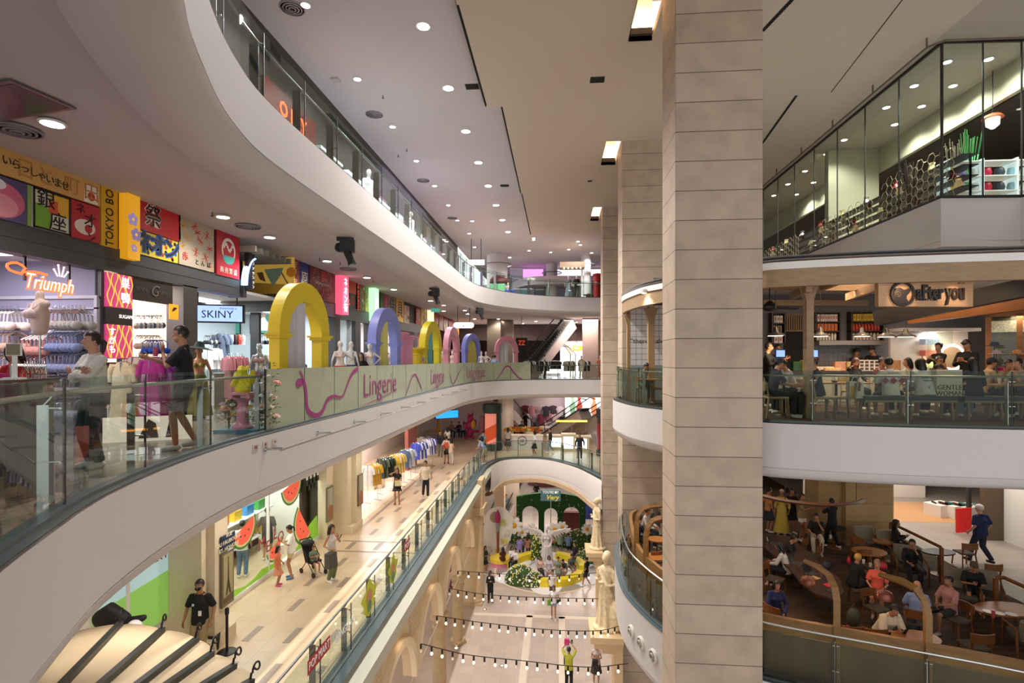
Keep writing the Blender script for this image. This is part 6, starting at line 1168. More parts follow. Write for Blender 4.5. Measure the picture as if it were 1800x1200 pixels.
p=AL(918,790);t=thing('emblem','round black ring emblem on the white cake counter','sign',(p.x,p.y-.02,ZL+.65));b=MB();b.tube([(.32*cos(a),0,.32*sin(a))for a in[i*pi/16 for i in range(33)]],.025,5);b.build('ring',dark,t);text('SE',.3,dark,t,(0,-.01,0))
random.seed(8);pr=None
for i in range(34):
 px=888+i*1.9;p=AL(px,782);c_=('d89830','c8641c','e0b860','8c4c20','7c8c3c')[i%5];s=thing('bread_basket',('golden','orange','pale','brown','green')[i%5]+' heap of bread and cakes on the white cake counter','food',(p.x,p.y+random.uniform(-.1,.3),ZL+1.05+.12*(i%3)),0,('golden','orange','pale','brown','green')[i%5]+' bread heaps on the bridge counter');b=MB();[b.ball((random.uniform(-.12,.12),random.uniform(-.1,.1),.05),.07,6)for _ in range(4)];b.lathe([(.16,-.12*(i%3)),(.18,.02)],8);b.build('loaves',mat(c_,.6),s,True)
for i,(px,col)in enumerate(((992,'e89830'),(1018,'e8a040'))):p=AL(px,790);t=thing('heat_lamp',('left','right')[i]+' glowing orange heat lamp bar over the bridge counters','lamp',(p.x,p.y+.3,ZL+1.25));b=MB();b.box((-.6,-.08,.75),(.6,.08,.87));b.build('lamp_bar',mat(col,emit=3),t);b=MB();b.tube([(-.5,0,0),(-.5,0,.75)],.015,5);b.tube([(.5,0,0),(.5,0,.75)],.015,5);b.build('stand',steel,t)
# far shop seen under the middle storey
f=MB();f.box((AL(945,770).x,48.5,ZL+.02),(9,50.4,ZL+.5));struct('floor_far_shop_step',f,mat((226,206,200),.5))
lamp('AREA',(3,48,-1.4),200,(1,.9,.92),8,None,sy=3,name='far_shop_light')
random.seed(11)
for i in range(30):
 px=922+i*4.2;d=49+.4*(i%2);p=atd(px,720+14*(i%3),d);garment(('shirt','dress','top')[i%3],('7a2c3c','e8dcd8','2c2428','c88c90','b8a8a8','4c3c44','d8c0b8')[i%7],(p.x,50.3-.3*(i%2),p.z+.3),random.uniform(-.3,.3),'garment on the pale back wall of the far shop, seen over the bridge','garments on the far shop wall',.5,.8,1.2)
p=AL(1030,760);t=thing('video_wall','tall bright display wall with floral figures at the far shop','screen',(atd(1030,720,49).x,49.4,ZL+1.2));b=MB();b.box((-1.9,0,0),(1.9,.2,2.9));b.build('casing',white,t);b=MB();b.box((-1.8,-.01,.1),(1.8,0,2.8));b.build('display',mat('e8ece8',emit=1.2),t)
for x,c_ in((-.6,'b0402c'),(.7,'c87850'),(-1.2,'7ca07c')):P([(x-.12,.2),(x+.15,.2),(x+.3,1.2),(x+.1,1.8),(x+.2,2.3),(x,2.7),(x-.25,2.2),(x-.1,1.6),(x-.3,1.1)],c_,t,-.02,.6)
# escalators
def escalator(label,p,q,w=1.0,side='d8ccc4',n=24,parent=None):
 p,q=V(p),V(q);d=q-p;L=d.length;t=thing('escalator',label,'escalator',p);hd_=V((d.x,d.y,0)).normalized();s=V((-hd_.y,hd_.x,0));P_=lambda a,o,z:d*a+s*o+V((0,0,z));up=V((0,0,1))
 b=MB();b.bar(P_(0,0,-.45),P_(1,0,-.45),w+.5,.7);b.build('truss',mat(side,.5),t);b=MB()
 for i in range(n):a=i/n;b.box((-.2,-w/2,-.04),(.2,w/2,.16),Matrix.Translation(P_(a,0,0))@Matrix.Rotation(atan2(hd_.y,hd_.x),4,'Z'))
 b.build('steps',mat('3c3a3a',.5),t)
 for k in(-1,1):
  b=MB();b.add([P_(0,k*(w/2+.1),.0),P_(1,k*(w/2+.1),.0),P_(1,k*(w/2+.1),.85),P_(0,k*(w/2+.1),.85)],[(0,1,2,3)]);b.build('glass_side',GLC,t)
  b=MB();e=hd_*.5;b.tube([P_(0,k*(w/2+.1),.05)-e,P_(0,k*(w/2+.1),.75)-e*1.2,P_(0,k*(w/2+.1),.9),P_(1,k*(w/2+.1),.9),P_(1,k*(w/2+.1),.8)+e*1.2],.045,6);b.build('handrail',black,t,True)
  b=MB();b.bar(P_(0,k*(w/2+.1),.02),P_(1,k*(w/2+.1),.02),.12,.1);b.build('skirt',mat('9c9a98',.3,.7),t)
 return t
escalator('escalator climbing from the middle storey to the top storey',(*atd(915,640,40.5)[:2],0),(*atd(998,560,44.5)[:2],4.7),1.0,'d0bcb4')
escalator('escalator rising past the far shop, left of two on the bridge',(*AL(958,765)[:2],ZL),(atd(990,700,43).x+1.8,44.2,ZL+2.6),.9);escalator('escalator rising past the far shop, right of two on the bridge',(*AL(998,765)[:2],ZL),(atd(1010,700,43).x+2.9,44.2,ZL+2.6),.9)
escalator('dim escalator descending from the upper left behind the cake counter',(*AL(926,762)[:2],ZL+.2),(atd(905,715,43).x-1.4,43.4,ZL+3.4),.9)
# umbrella-like tent roof near the camera
cz=-2.0;c0_=atd(-267,1607,3.3);ribs=[atd(211,1095,8.8),atd(285,1099,8.6),atd(345,1123,8.3),atd(372,1158,7.9)]
C0=V((c0_.x,c0_.y,cz));RR=[(V((r.x,r.y,0))-V((C0.x,C0.y,0))).length for r in ribs];zr=-2.95
A0=[atan2(r.y-C0.y,r.x-C0.x)for r in ribs];st=(A0[0]-A0[3])/3;angs=[A0[0]+st*2,A0[0]+st]+A0+[A0[3]-st,A0[3]-2*st];RR=[RR[0],RR[0]]+RR+[RR[3]*.93,RR[3]*.86]
t=thing('kiosk_tent','cream scalloped tent roof with dark ribs near the lower left corner','tent',C0)
for k in range(len(angs)-1):
 b=MB();n1,n2=10,12;a,c_=angs[k],angs[k+1]
 for i in range(n1+1):
  for j in range(n2+1):
   u=i/n1;v=j/n2;an=a+(c_-a)*u;sc=1+.03*sin(pi*u)**.5*v**6 if 0<u<1 else 1;rr=(RR[k]+(RR[k+1]-RR[k])*u)*v*sc;z=(zr-cz)*v-.07*sin(pi*u)*v*(1-.6*v);b.v.append(V((cos(an)*rr,sin(an)*rr,z)))
 b.f=[(i*(n2+1)+j,i*(n2+1)+j+1,(i+1)*(n2+1)+j+1,(i+1)*(n2+1)+j)for i in range(n1)for j in range(n2)];b.m=[0]*len(b.f);o=b.build('roof_panel',mat((214,194,160),.8,noise=.06,scale=1.5),t,80);sd=o.modifiers.new('s','SOLIDIFY');sd.thickness=.02
for k,a in enumerate(angs):
 e=V((cos(a),sin(a),0));R_=RR[k];b=MB();b.bar(V((0,0,.05)),e*R_+V((0,0,zr-cz+.05)),.09,.08);b.build('rib',mat('1c2422',.45),t);o_=e*R_+V((0,0,zr-cz+.05));b=MB()
 b.tube([o_+e*(.02+.09*(1-cos(q*.5))*.9)+V((0,0,.10+.08*sin(q*.55)+.008*q))for q in range(12)],.014,5);b.tube([o_-e*.05,o_+V((0,0,.12))],.016,5);b.build('finial',black,t)
f=MB();f.lathe([(1.2,0),(1.2,zr-ZL-.2)],24,(C0.x,C0.y,ZL));struct('pillar_tent_core',f,mat('b89c70',.6))
t=thing('duffel_bag','black and white soft bags lying on top of the tent edge','bag',atd(205,1085,9.4));b=MB();b.limb([(-.3,0,-.05),(-.1,0,.06),(.15,0,-.02)],[(.16,.12),(.2,.14),(.12,.1)],12);b.limb([(.2,0,-.1),(.5,0,.02)],[(.12,.1),(.05,.05)],10);b.build('bag_body',mat('101012',.7),t,True);b=MB();b.ball((.42,-.1,-.08),(.13,.1,.1),10);b.build('white_pouch',mat('e8e4e0',.6),t,True)
b=MB();b.box((-.2,-.1,t.location.z*-1+ZL),(.3,.2,-.15));b.build('support_shelf',mat('b89c70',.6),t)
# stanchion
p=AL(399,1146);t=thing('stanchion','black retractable belt post on a round base beside the guard','barrier post',(p.x,p.y,ZL));b=MB();b.lathe([(.2,0),(.2,.02),(.05,.05)],24);b.build('base',black,t,True);b=MB();b.lathe([(.03,.05),(.03,.85),(.045,.86),(.045,.98),(.03,1.0)],14);b.build('pole',black,t,True)
p=AL(374,1137);t=thing('waste_bin','small black bin behind the guard','bin',(p.x+.1,p.y-.1,ZL));b=MB();b.lathe([(.1,0),(.13,.35)],14);b.build('body',black,t,True)
# people of the lower walkway
def guard(t,A):
 u,H=A['up'],A['H'];b=MB();b.ball(H(0,-.055,-.035),(.062,.055,.045),10);b.build('face_mask',mat('0c0c0e',.7),t,True);b=MB();b.tube([u(.15*cos(a),.11*sin(a),.05)for a in[i*pi/10 for i in range(21)]],[(.02,.01)]*21,4,cap=False);b.build('belt',black,t)
 b=MB();b.box((-.03,-.005,-.05),(.03,.005,.05),Matrix.Translation(u(.06,-.135,.16)));b.build('id_card',white,t);P(disc(0,0,.028,14),'c8ccd0',t,0,0,'chest_badge');o=[c for c in t.children if c.name.startswith('chest_badge')][0];o.location=u(-.07,-.14,.33)
pk={'skin':'b4805c','q':.018}
p=AL(351,1168);figure('security guard in black polo, face mask and khaki trousers',(p.x,p.y,ZL),8,1.82,'stand',('down','relax'),False,'a87450',('short','1c1816'),('101012',.42),('trousers','a08860'),'141414',.012,extra=guard)
def stroller(t,A):pass
for lab,px,py,fc,h,kw in(('girl with long hair in an orange dress and pink clogs leaning on the shop window',489,1029,100,1.15,dict(fem=True,hair=('long','1c120e'),top=('d87850',.3),bot=('skirt','d88c6c',.5),shoes='d05c8c',arms=('relax','down'))),
 ('woman in a white tee and yellow shorts looking into a shopping bag by the stroller',511,1016,-60,1.6,dict(fem=True,hair=('pony','1c120e'),top=('e8e4dc',.45),bot=('shorts','d8c890',.5),arms=('phone','table'),hp=20,shoes='5c7c9c',extra=lambda t,A:handbag(t,A,'e8e4d8','wl',.05,(.14,.05,.14)))),
 ('woman in a sleeveless floral top and green trousers photographing with her phone',583,1022,70,1.68,dict(fem=True,hair=('long','120e0c'),top=('d8d0c8',0),bot=('trousers','6c7450'),arms=('drink','bag'),shoes='eeeae4',extra=lambda t,A:(phone(t,A,'wl','303848'),handbag(t,A,'4c4844','wr',.1,(.16,.1,.22))))),
 ('woman with a phone at her ear in a black dress with an orange side panel',698,886,10,1.66,dict(fem=True,hair=('long','1c1210'),top=('14120f',.2),bot=('skirt','1a1512',.62),arms=('phone','ear'),shoes='8c5c44',extra=lambda t,A:handbag(t,A,'d8d0a0','wl',.05,(.14,.05,.12)))),
 ('man in a pale beige tee and black trousers carrying a paper bag',748,874,20,1.74,dict(top=('dcccb8',.45),bot=('trousers','1c1c24'),step=.5,hy=-40,shoes='d8d0c4',extra=lambda t,A:handbag(t,A,'b8b4ac','wr',.03,(.16,.06,.16)))),
 ('man with a bright orange backpack walking away',785,815,185,1.74,dict(top=('e0d4c8',.45),bot=('shorts','1c1c1e'),step=-.5,shoes='3c3c3c',extra=lambda t,A:backpack(t,A,'d8502c'))),
 ('woman in white patterned trousers walking beside the orange backpack',793,817,180,1.62,dict(fem=True,hair=('shoulder','1c1210'),top=('d8b8a0',0),bot=('trousers','dcd4c8'),step=.5,extra=lambda t,A:handbag(t,A,'1c1a1c','wl',-.12,(.16,.08,.14)))),
 ('man in black with grey trousers walking toward the camera past the backpack couple',774,803,10,1.75,dict(top=('1c2028',.45),bot=('trousers','7c7870'),step=.6,shoes='1c1c1c')),('woman with black hair seen from behind farther up the walkway',787,789,180,1.6,dict(fem=True,hair=('long','120e0e'),top=('e4e0dc',.4),bot=('trousers','303030'))),
 ('woman in a long yellow dress by the far lower shops',771,762,120,1.6,dict(fem=True,hair=('long','1c1410'),top=('d8a03c',.4),bot=('skirt','d8a03c',.2))),('man in a grey blue shirt leaning on the rail where the bridge begins',851,815,-110,1.74,dict(top=('7c8ca0',.5),bot=('shorts','b0a080'),arms=('rail','rail'),lean=35)),
 ('person with a dark backpack behind the man leaning on the rail',850,800,150,1.7,dict(top=('8c94a4',.45),extra=lambda t,A:backpack(t,A,'1c1c20'))),('woman with red hair in a long dark skirt at the cake counter',893,790,180,1.62,dict(fem=True,hair=('long','4c2018'),top=('c8b8ac',.4),bot=('skirt','2c2624',.3))),
 ('student in a white shirt and black skirt walking past the cake counter',939,800,-80,1.66,dict(fem=True,hair=('shoulder','1c1412'),top=('e0e4e8',.5),bot=('skirt','1c1c20',.5),step=.4)),('person in a black jacket and pale jeans striding along the bridge',967,795,-90,1.72,dict(top=('141416',1),bot=('trousers','8c98a8'),step=.9,hair=('short','141010'))),
 ('man in a dark jacket standing at the bridge rail by the lit counter',1019,808,0,1.74,dict(top=('1c1c20',1),bot=('trousers','24242a'))),('shopkeeper among the bread baskets behind the cake counter',917,776,0,1.66,dict(top=('3c3c3c',.5))),('second shopkeeper behind the left end of the cake counter',903,776,20,1.6,dict(fem=True,hair=('bun','1c1412'),top=('8c2c2c',.5)))):
 p=AL(px,py);kk=dict(pk);kk.update(kw);kk.setdefault('hair',('short','17110e'));arms=kk.pop('arms',('relax','down'));figure(lab,(p.x,p.y,ZL),fc,h,'stand',arms,**kk)
for a_,b_,lab,kw in((426,1000,'shopper in a white top and blue jeans inside the watermelon shop',dict(top=('e8e6e4',.5),bot=('trousers','5c7c9c'))),(470,968,'shopper in dark shorts inside the watermelon shop',dict(top=('2c2c30',.5),bot=('shorts','2c2c34',.9)))):p=AX(a_,b_,XW-.7);figure(lab,(p.x,p.y,ZL),200,1.7,'stand',('relax','down'),False,'b4805c',('short','17110e'),shoes='e0dcd8',q=.02,**kw)
for px,lab,c_ in((806,'person in black seated on the blue seats by the magenta sculpture','1c1c20'),(815,'person in a pale top seated on the blue chair','c8c0b8'),(793,'person in brown seated farther left of the sculpture','8c7058')):p=AL(px,768);figure(lab,(p.x,p.y,ZL),30,1.68,'sit',('lap','phone'),px==815,'b4805c',('shoulder' if px==815 else 'short','17110e'),(c_,.5),('trousers','2c2c30'),'1c1c1c',.02,10)
q=AL(924,768);figure('person in black riding the dim descending escalator',(q.x,q.y,ZL+.45),0,1.66,'stand',('relax','down'),True,'b4805c',('long','17110e'),('141416',.6),('trousers','1c1c20'),'1c1c1c',.022)
# stroller with child
p=AL(550,1007);t=thing('stroller','black folding stroller with open canopy and small wheels','stroller',(p.x,p.y,ZL),1.0);b=MB()
for s in(-1,1):b=MB();b.tube([(s*.2,.3,.12),(s*.2,-.05,.5),(s*.2,.42,.98)],.013,6);b.tube([(s*.2,-.36,.1),(s*.2,.12,.55)],.013,6);b.build('frame',black,t); 
b=MB();b.tube([(-.2,.42,.98),(.2,.42,.98)],.02,6);b.build('handle',black,t);b=MB();b.box((-.18,-.2,.36),(.18,.14,.42));b.bar((0,.12,.4),(0,.32,.85),.36,.05);b.build('seat',mat('1c1c20',.8),t)
for sx in(-1,1):
 for y in(-.36,.3):b=MB();b.lathe([(.075,-.02),(.075,.02)],14,(0,0,0),Matrix.Translation((sx*.21,y,.075))@Matrix.Rotation(pi/2,4,'Y'));b.build('wheel',black,t,True)
b=MB();b.ball((0,.28,.88),(.2,.2,.1),12);b.build('canopy',mat('18181c',.8),t,True)
figure('small child in patterned clothes sitting in the black stroller',p+V((.02,-.02,.06)),55,.95,'sit',('lap','phone'),False,'b4805c',('short','17110e'),('70806c',.45),('shorts','8c7c60',.8),'a89c90',.018,0,seat=.3)
# ---------------------------------------------------------------- ground floor plaza
AG=lambda px,py,z=0:at(px,py,ZG+z)
cc_=AG(961,1003);R1=3.35;marble=mat('d0c8c4',.5,noise=.06,scale=3)
f=MB();n=56
def ring(r0,r1,z0,z1,c=(cc_.x,cc_.y)):
 b=MB();vs=[(c[0]+r*cos(2*pi*i/n),c[1]+r*sin(2*pi*i/n),z)for r,z in((r0,z0),(r1,z0),(r1,z1),(r0,z1))for i in range(n)];b.add(vs,[(k*n+i,k*n+(i+1)%n,((k+1)%4)*n+(i+1)%n,((k+1)%4)*n+i)for k in range(4)for i in range(n)]);return b
struct('floor_circle_grey',ring(.1,R1-.15,ZG+.001,ZG+.004),mat((158,146,140),.25));struct('floor_circle_band',ring(R1-.15,R1,ZG+.001,ZG+.006),mat((222,200,172),.3))
def lobe(a,col,r=.95,z=.012):c=(cc_.x+2.3*cos(a),cc_.y+2.3*sin(a));b=MB();b.prism([(c[0]+r*1.3*cos(q)*cos(a)-r*sin(q)*sin(a),c[1]+r*1.3*cos(q)*sin(a)+r*sin(q)*cos(a))for q in[i*pi/15 for i in range(30)]],ZG+.006,ZG+z+.006);return b
for i,a in enumerate((-1.57,-2.6,-.45,.6,1.6,2.6)):struct('floor_petal_%d'%(i+1),lobe(a,0),mat('ece6e6',.5))
# seat ring
for k,(a0,a1,lab)in enumerate(((-155,-20,'curved yellow bench in front of the winged statue'),(0,75,'curved yellow bench behind the statue on its right'),(100,175,'curved yellow bench behind the statue on its left'))):
 t=thing('curved_bench',lab,'bench',(cc_.x,cc_.y,ZG));b=MB();m=24;A_=[radians(a0+(a1-a0)*i/m)for i in range(m+1)];b.sweep([(0,.0),(0,.42),(-.5,.42),(-.5,0)],[(2.05*cos(a),2.05*sin(a))for a in A_],1,True);b.build('seat_ring',mat('e8d020',.5),t)
t=thing('fountain_basin','round pale stone basin around the winged statue','basin',(cc_.x,cc_.y,ZG));b=MB();b.lathe([(1.25,0),(1.3,.1),(1.25,.3),(1.1,.32),(1.08,.2),(.3,.2)],36);b.build('basin',marble,t,True)
# winged statue
t=thing('winged_statue','tall grey winged woman statue with spread wings on a round base','statue',(cc_.x,cc_.y,ZG));b=MB();b.lathe([(.62,.2),(.62,.32),(.5,.36),(.42,.6),(.3,.66)],28);b.build('base',marble,t,True);b=MB();q=.66
b.limb([(0,0,q),(0,0,q+.5),(0,0,q+1.0),(0,0,q+1.3),(0,0,q+1.62)],[(.3,.28),(.22,.2),(.24,.17),(.17,.14),(.24,.13)],16,flat=(1,0,0));b.limb([(0,0,q+1.7),(0,0,q+1.88)],[.075,.07],8);b.ball((0,-.02,q+2.0),(.105,.125,.15),12);b.ball((0,.06,q+2.05),(.13,.12,.14),10)
for s in(-1,1):
 b.limb([(s*.24,0,q+1.6),(s*.32,-.02,q+1.25),(s*.24,-.14,q+.95)],[.075,.06,.045],8);b.ball((s*.1,-.13,q+1.42),(.09,.07,.08),8)
 for k in range(5):b.tube([(s*(.05+.06*k),-.2+.03*k,q+.95),(s*(.08+.07*k),-.24+.03*k,q+.1)],[.03,.045],6)
link_mesh('figure',remesh(b,.028,2),[marble],t)
for s in(-1,1):
 b=MB()
 for k in range(9):u=k/8;x=s*(.2+1.25*u);z=q+1.45+.55*u**.6;b.tube([(x*.8,.14,z+.02),(x,.16,z-.08-.14*(1-u)),(x*1.03+s*.12,.17,z-.16-.3*(1-u))],[(.07,.03),(.075,.03),(.02,.01)],8,flat=(1,0,0))
 b.tube([(s*.1,.12,q+1.45),(s*.45,.14,q+1.78),(s*1.0,.15,q+1.92),(s*1.55,.16,q+2.03)],[(.12,.05),(.11,.05),(.08,.04),(.02,.02)],10);link_mesh('wing',remesh(b,.025,1),[marble],t)
# side statues on plinths held by the pillars
def classical(label,px,py,d,h,face,rock=False):
 p=atd(px,py,d);sandm=mat('e2cca4',.65,noise=.22,scale=9,bump=.5);zb=p.z;s=thing('plinth','stone ledge plinth carrying the '+label.split(',')[0],'plinth',(p.x+.35,p.y,0));b=MB();xm=2.42-p.x-.35;b.box((-1.0,-.8,zb-.22),(xm,.8,zb));b.box((-.85,-.65,zb-.5),(xm,.65,zb-.22));b.box((xm-.32,-.5,ZG),(xm,.5,zb-.5));b.box((-.55,-.45,zb-.75),(xm,.45,zb-.5));b.build('ledge',mat('e0c094',.6,noise=.06,scale=2),s)
 t=thing('draped_statue',label,'statue',(p.x,p.y,zb),radians(face));k=h/2.1;b=MB();z=.1
 b.limb([(0,0,.12),(.02,0,.5),(.03,0,.95),(0,0,1.2),(0,0,1.55)],[(.26,.24),(.2,.19),(.2,.17),(.15,.13),(.21,.13)],14,flat=(1,0,0));b.limb([(0,-.01,1.6),(0,-.02,1.74)],[.07,.065],8);b.ball((0,-.04,1.87),(.095,.12,.135),12);b.ball((0,.04,1.92),(.12,.12,.13),10);b.limb([(0,-.14,1.9),(0,-.165,1.86)],[.012,.018],6)
 b.limb([(.2,0,1.52),(.28,-.02,1.22),(.1,-.18,1.18)],[.07,.055,.04],8);b.limb([(-.2,0,1.52),(-.3,.0,1.22),(-.16,-.2,1.32)],[.07,.055,.04],8);b.ball((-.05,-.22,1.26),(.07,.05,.05),8)
 for i in range(9):a=i*.7;b.tube([(.17*cos(a),.15*sin(a),1.12),(.2*cos(a+.2),.18*sin(a+.2),.6),(.27*cos(a+.3),.25*sin(a+.3),.06)],[.03,.035,.05],6)
 b.tube([(-.15,-.1,1.5),(.1,-.17,1.2),(.22,-.05,.9)],[.05,.06,.05],6);b.lathe([(.36,0),(.36,.08),(.3,.1)],20)
 if rock:b.ball((.32,.0,.42),(.2,.2,.42),10)
 b.v=[v*k for v in b.v];link_mesh('figure',remesh(b,.03,2),[sandm],t)
classical('cream draped woman statue facing left, farther one on the left of the stone pillars',1050,963,29.5,2.85,-70);classical('cream draped woman statue with folded arm, nearer one beside the string lights',1066,1103,20.6,3.0,-35,True)
# green arch backdrop
p=AG(962,965);gx=AG(915,965).x;dgy=p.y+2.6;t=thing('garden_backdrop','green hedge-like archway wall with white dots behind the winged statue','backdrop',(AG(968,950).x,dgy,ZG));w,h=4.2,3.35
poly=[(-w,0),(-w,h-.3)]+[(-w+2*w*i/12,h-.3+.4*sin(pi*i/12))for i in range(13)]+[(w,h-.3),(w,0)];k=.92;w*=.62
def ap(c,r,n=14):return[(c+r,0),(c+r,1.7)]+[(c+r*cos(pi*i/n),1.7+r*sin(pi*i/n))for i in range(1,n)]+[(c-r,1.7),(c-r,0)]
poly=[(-w,0),(-w,h-.35)]+[(-w+2*w*i/12,h-.35+.35*sin(pi*i/12))for i in range(1,12)]+[(w,h-.35),(w,0)]+ap(1.55,.62)+ap(0,.5)+ap(-1.55,.62)
T=Matrix(((1,0,0,0),(0,0,1,0),(0,1,0,0),(0,0,0,1)));b=MB();b.prism(poly[::-1],0,.35,T);b.build('hedge_wall',mat('2c5c28',.9,noise=.4,scale=25,bump=.6),t);random.seed(2);b=MB()
for i in range(90):
 x,z=random.uniform(-w,w),random.uniform(.2,h-.2)
 if all(abs(x-c)>r or z>2.35 for c,r in((1.55,.62),(0,.5),(-1.55,.62))):b.ball((x,-.01,z),(.035,.02,.035),5)
o=b.build('white_dots',mat('eef0e4',.6),t);o['kind']='stuff'
t=thing('blue_sign','light blue and white board reading YOU’RE MY VERY on a pole above the green backdrop','sign',(AG(968,950).x,dgy-.05,ZG));b=MB();b.box((-.75,-.04,2.75),(.75,0,3.6));b.build('board',mat('8cc4dc',.5),t);text('YOU’RE MY',.3,mat('f4f4ee',.5,emit=.3),t,(0,-.045,3.42),sx=.8,bold=.01);text('Very',.5,mat('f0dc50',.5,emit=.3),t,(.1,-.05,3.02),shear=.3,bold=.01);b=MB();b.box((-.03,.0,0),(.03,.03,2.8));b.build('pole',steel,t)
# giant daisies
def daisy(px,py,d,r,label):
 p=atd(px,py,d);t=thing('giant_daisy',label,'flower prop',p,0,None);b=MB()
 for i in range(7):a=i*2*pi/7+.2;b.ball((cos(a)*r*.6,-.02,sin(a)*r*.6),(r*.42,.04,r*.3),10,R=Matrix.Rotation(-a,3,'Y'))
 b.build('petals',mat('f4efe6',.6),t,True);b=MB();b.ball((0,-.06,0),(r*.3,.07,r*.3),10);b.build('centre',mat('e8a42c',.6),t,True);b=MB();b.tube([(0,.03,-r*.3),(0,.05,ZG-p.z)],.03,6);b.build('stem',mat('5c8c4c',.6),t)
for i,(px,py,r)in enumerate(((904,923,.62),(918,935,.42),(934,929,.42),(975,930,.5),(988,926,.42),(1032,930,.42))):daisy(px,py,37.5+.4*(i%2),r,'giant white daisy with orange centre, number %s from the left behind the statue'%'one two three four five six'.split()[i])
# palette and brushes
p=AG(872,975);t=thing('palette_prop','large cream painter palette prop with a hole standing left of the benches','sculpture',(p.x,p.y,ZG),.25);pts=[(-1.0,.4),(-1.15,1.2),(-.8,2.1),(-.75,2.6),(-.35,3.15),(.4,3.25),(.95,2.8),(1.15,2.1),(1.05,1.2),(.6,.35),(0,.05),(-.6,.05)];pts=spline([q+(0,)for q in pts]+[pts[0]+(0,)],.15);poly=[(x,z)for x,z,_ in pts]
b=MB();hole=[(-.1+.33*cos(a),2.6+.38*sin(a))for a in[i*pi/10 for i in range(20)]];b.prism(poly,0,.14,T);b.build('board',mat('ece4d8',.5),t);P(hole,'a89478',t,-.01)
for i,(x,z)in enumerate(((.5,2.2),(.75,1.5),(.55,.9),(-.55,.45),(.1,.3))):
 b=MB();[b.ball((x+random.uniform(-.2,.2),-.08,z+random.uniform(-.2,.2)),.06,5)for _ in range(26)];o=b.build('flower_cluster',mat(('e8dc80','f0ecdc')[i%2],.8,noise=.5,scale=30),t)
for k,(x,c_)in enumerate(((-.62,'e8d020'),(.1,'a81c58'))):
 s=thing('paint_brush_prop',('giant paint brush with a yellow tip left of the palette','giant paint brush with a magenta tip in front of the palette')[k],'sculpture',(p.x+x*1.5-(.35 if k==0 else 0),p.y-.25,ZG));b=MB();b.tube([(0,0,0),(0,0,1.7)],[.07,.1],10);b.build('wooden_handle',mat('8c4c24',.5),s,True);b=MB();b.lathe([(.1,1.7),(.12,1.75),(.14,2.3)],12);b.build('ferrule',mat('a8a8ac',.3,.8),s,True);b=MB();b.lathe([(.14,2.3),(.2,2.6),(.16,2.85),(.02,3.2)],12);b.build('bristle_tip',mat(c_,.5),s,True)
# flower heaps
def heap(label,px,py,w,l,h,n,base='3c5a24',cols=('f0ecdc','e8d860','f4f0e8')):
 p=AG(px,py);t=thing('flower_heap',label,'flower bed',(p.x,p.y,ZG));b=MB();b.ball((0,0,0),(w,l,h),14);b.v=[V((v.x,v.y,max(0,v.z)))for v in b.v];b.build('leaf_mound',mat(base,.9,noise=.5,scale=14,bump=.8),t,True)
 for c_ in cols:
  b=MB()
  for i in range(n):a=random.random()*6.28;e=random.random()**.6*1.5;x,y,z=cos(a)*sin(e),sin(a)*sin(e),cos(e);b.ball((x*w*1.02,y*l*1.02,max(.02,z*h*1.03)),random.uniform(.03,.06),5)
  o=b.build('blossoms',mat(c_,.8),t);o['kind']='stuff'
heap('low wide white and yellow flower heap in front of the yellow bench',916,1022,1.0,.8,1.0,90);heap('second white flower heap joined to the low wide one',935,1025,.8,.7,.7,60);heap('tall flower column climbing beside the winged statue',945,985,.45,.4,1.9,90,cols=('e8d020','f0ecdc'));heap('flower bank behind the left yellow bench',925,952,1.6,.6,1.1,80,cols=('e8c8c0','f0e8e0'));heap('dark leafy flower bank right of the statue',1018,960,1.3,.8,1.2,80,cols=('e8c870','f0e0d8'));heap('leafy bank behind the seated visitors right of the statue',985,955,1.0,.5,.9,50,cols=('d85c5c','e8c040'));heap('green planting at the foot of the farther draped statue',1035,985,1.0,.7,.7,60)
t=thing('cake_stool','round pink and yellow cake shaped stool left of the bench','stool',(*AG(880,992)[:2],ZG));b=MB();b.lathe([(.66,0),(.66,.26)],28);b.build('pink_layer',mat('e0809c',.5),t);b=MB();b.lathe([(.7,.26),(.7,.5),(.62,.54)],28);b.build('yellow_layer',mat('e8c83c',.5),t,True)
t=thing('giant_pencil','short giant pencil prop with a pink tip on the rear bench','sculpture',(*AG(975,965)[:2],ZG+.6),(0,radians(80),.2));b=MB();b.lathe([(.12,0),(.12,.6)],6);b.build('barrel',mat('e8d030',.5),t);b=MB();b.lathe([(.14,-.25),(.14,0)],12);b.build('eraser',mat('d8307c',.5),t,True)
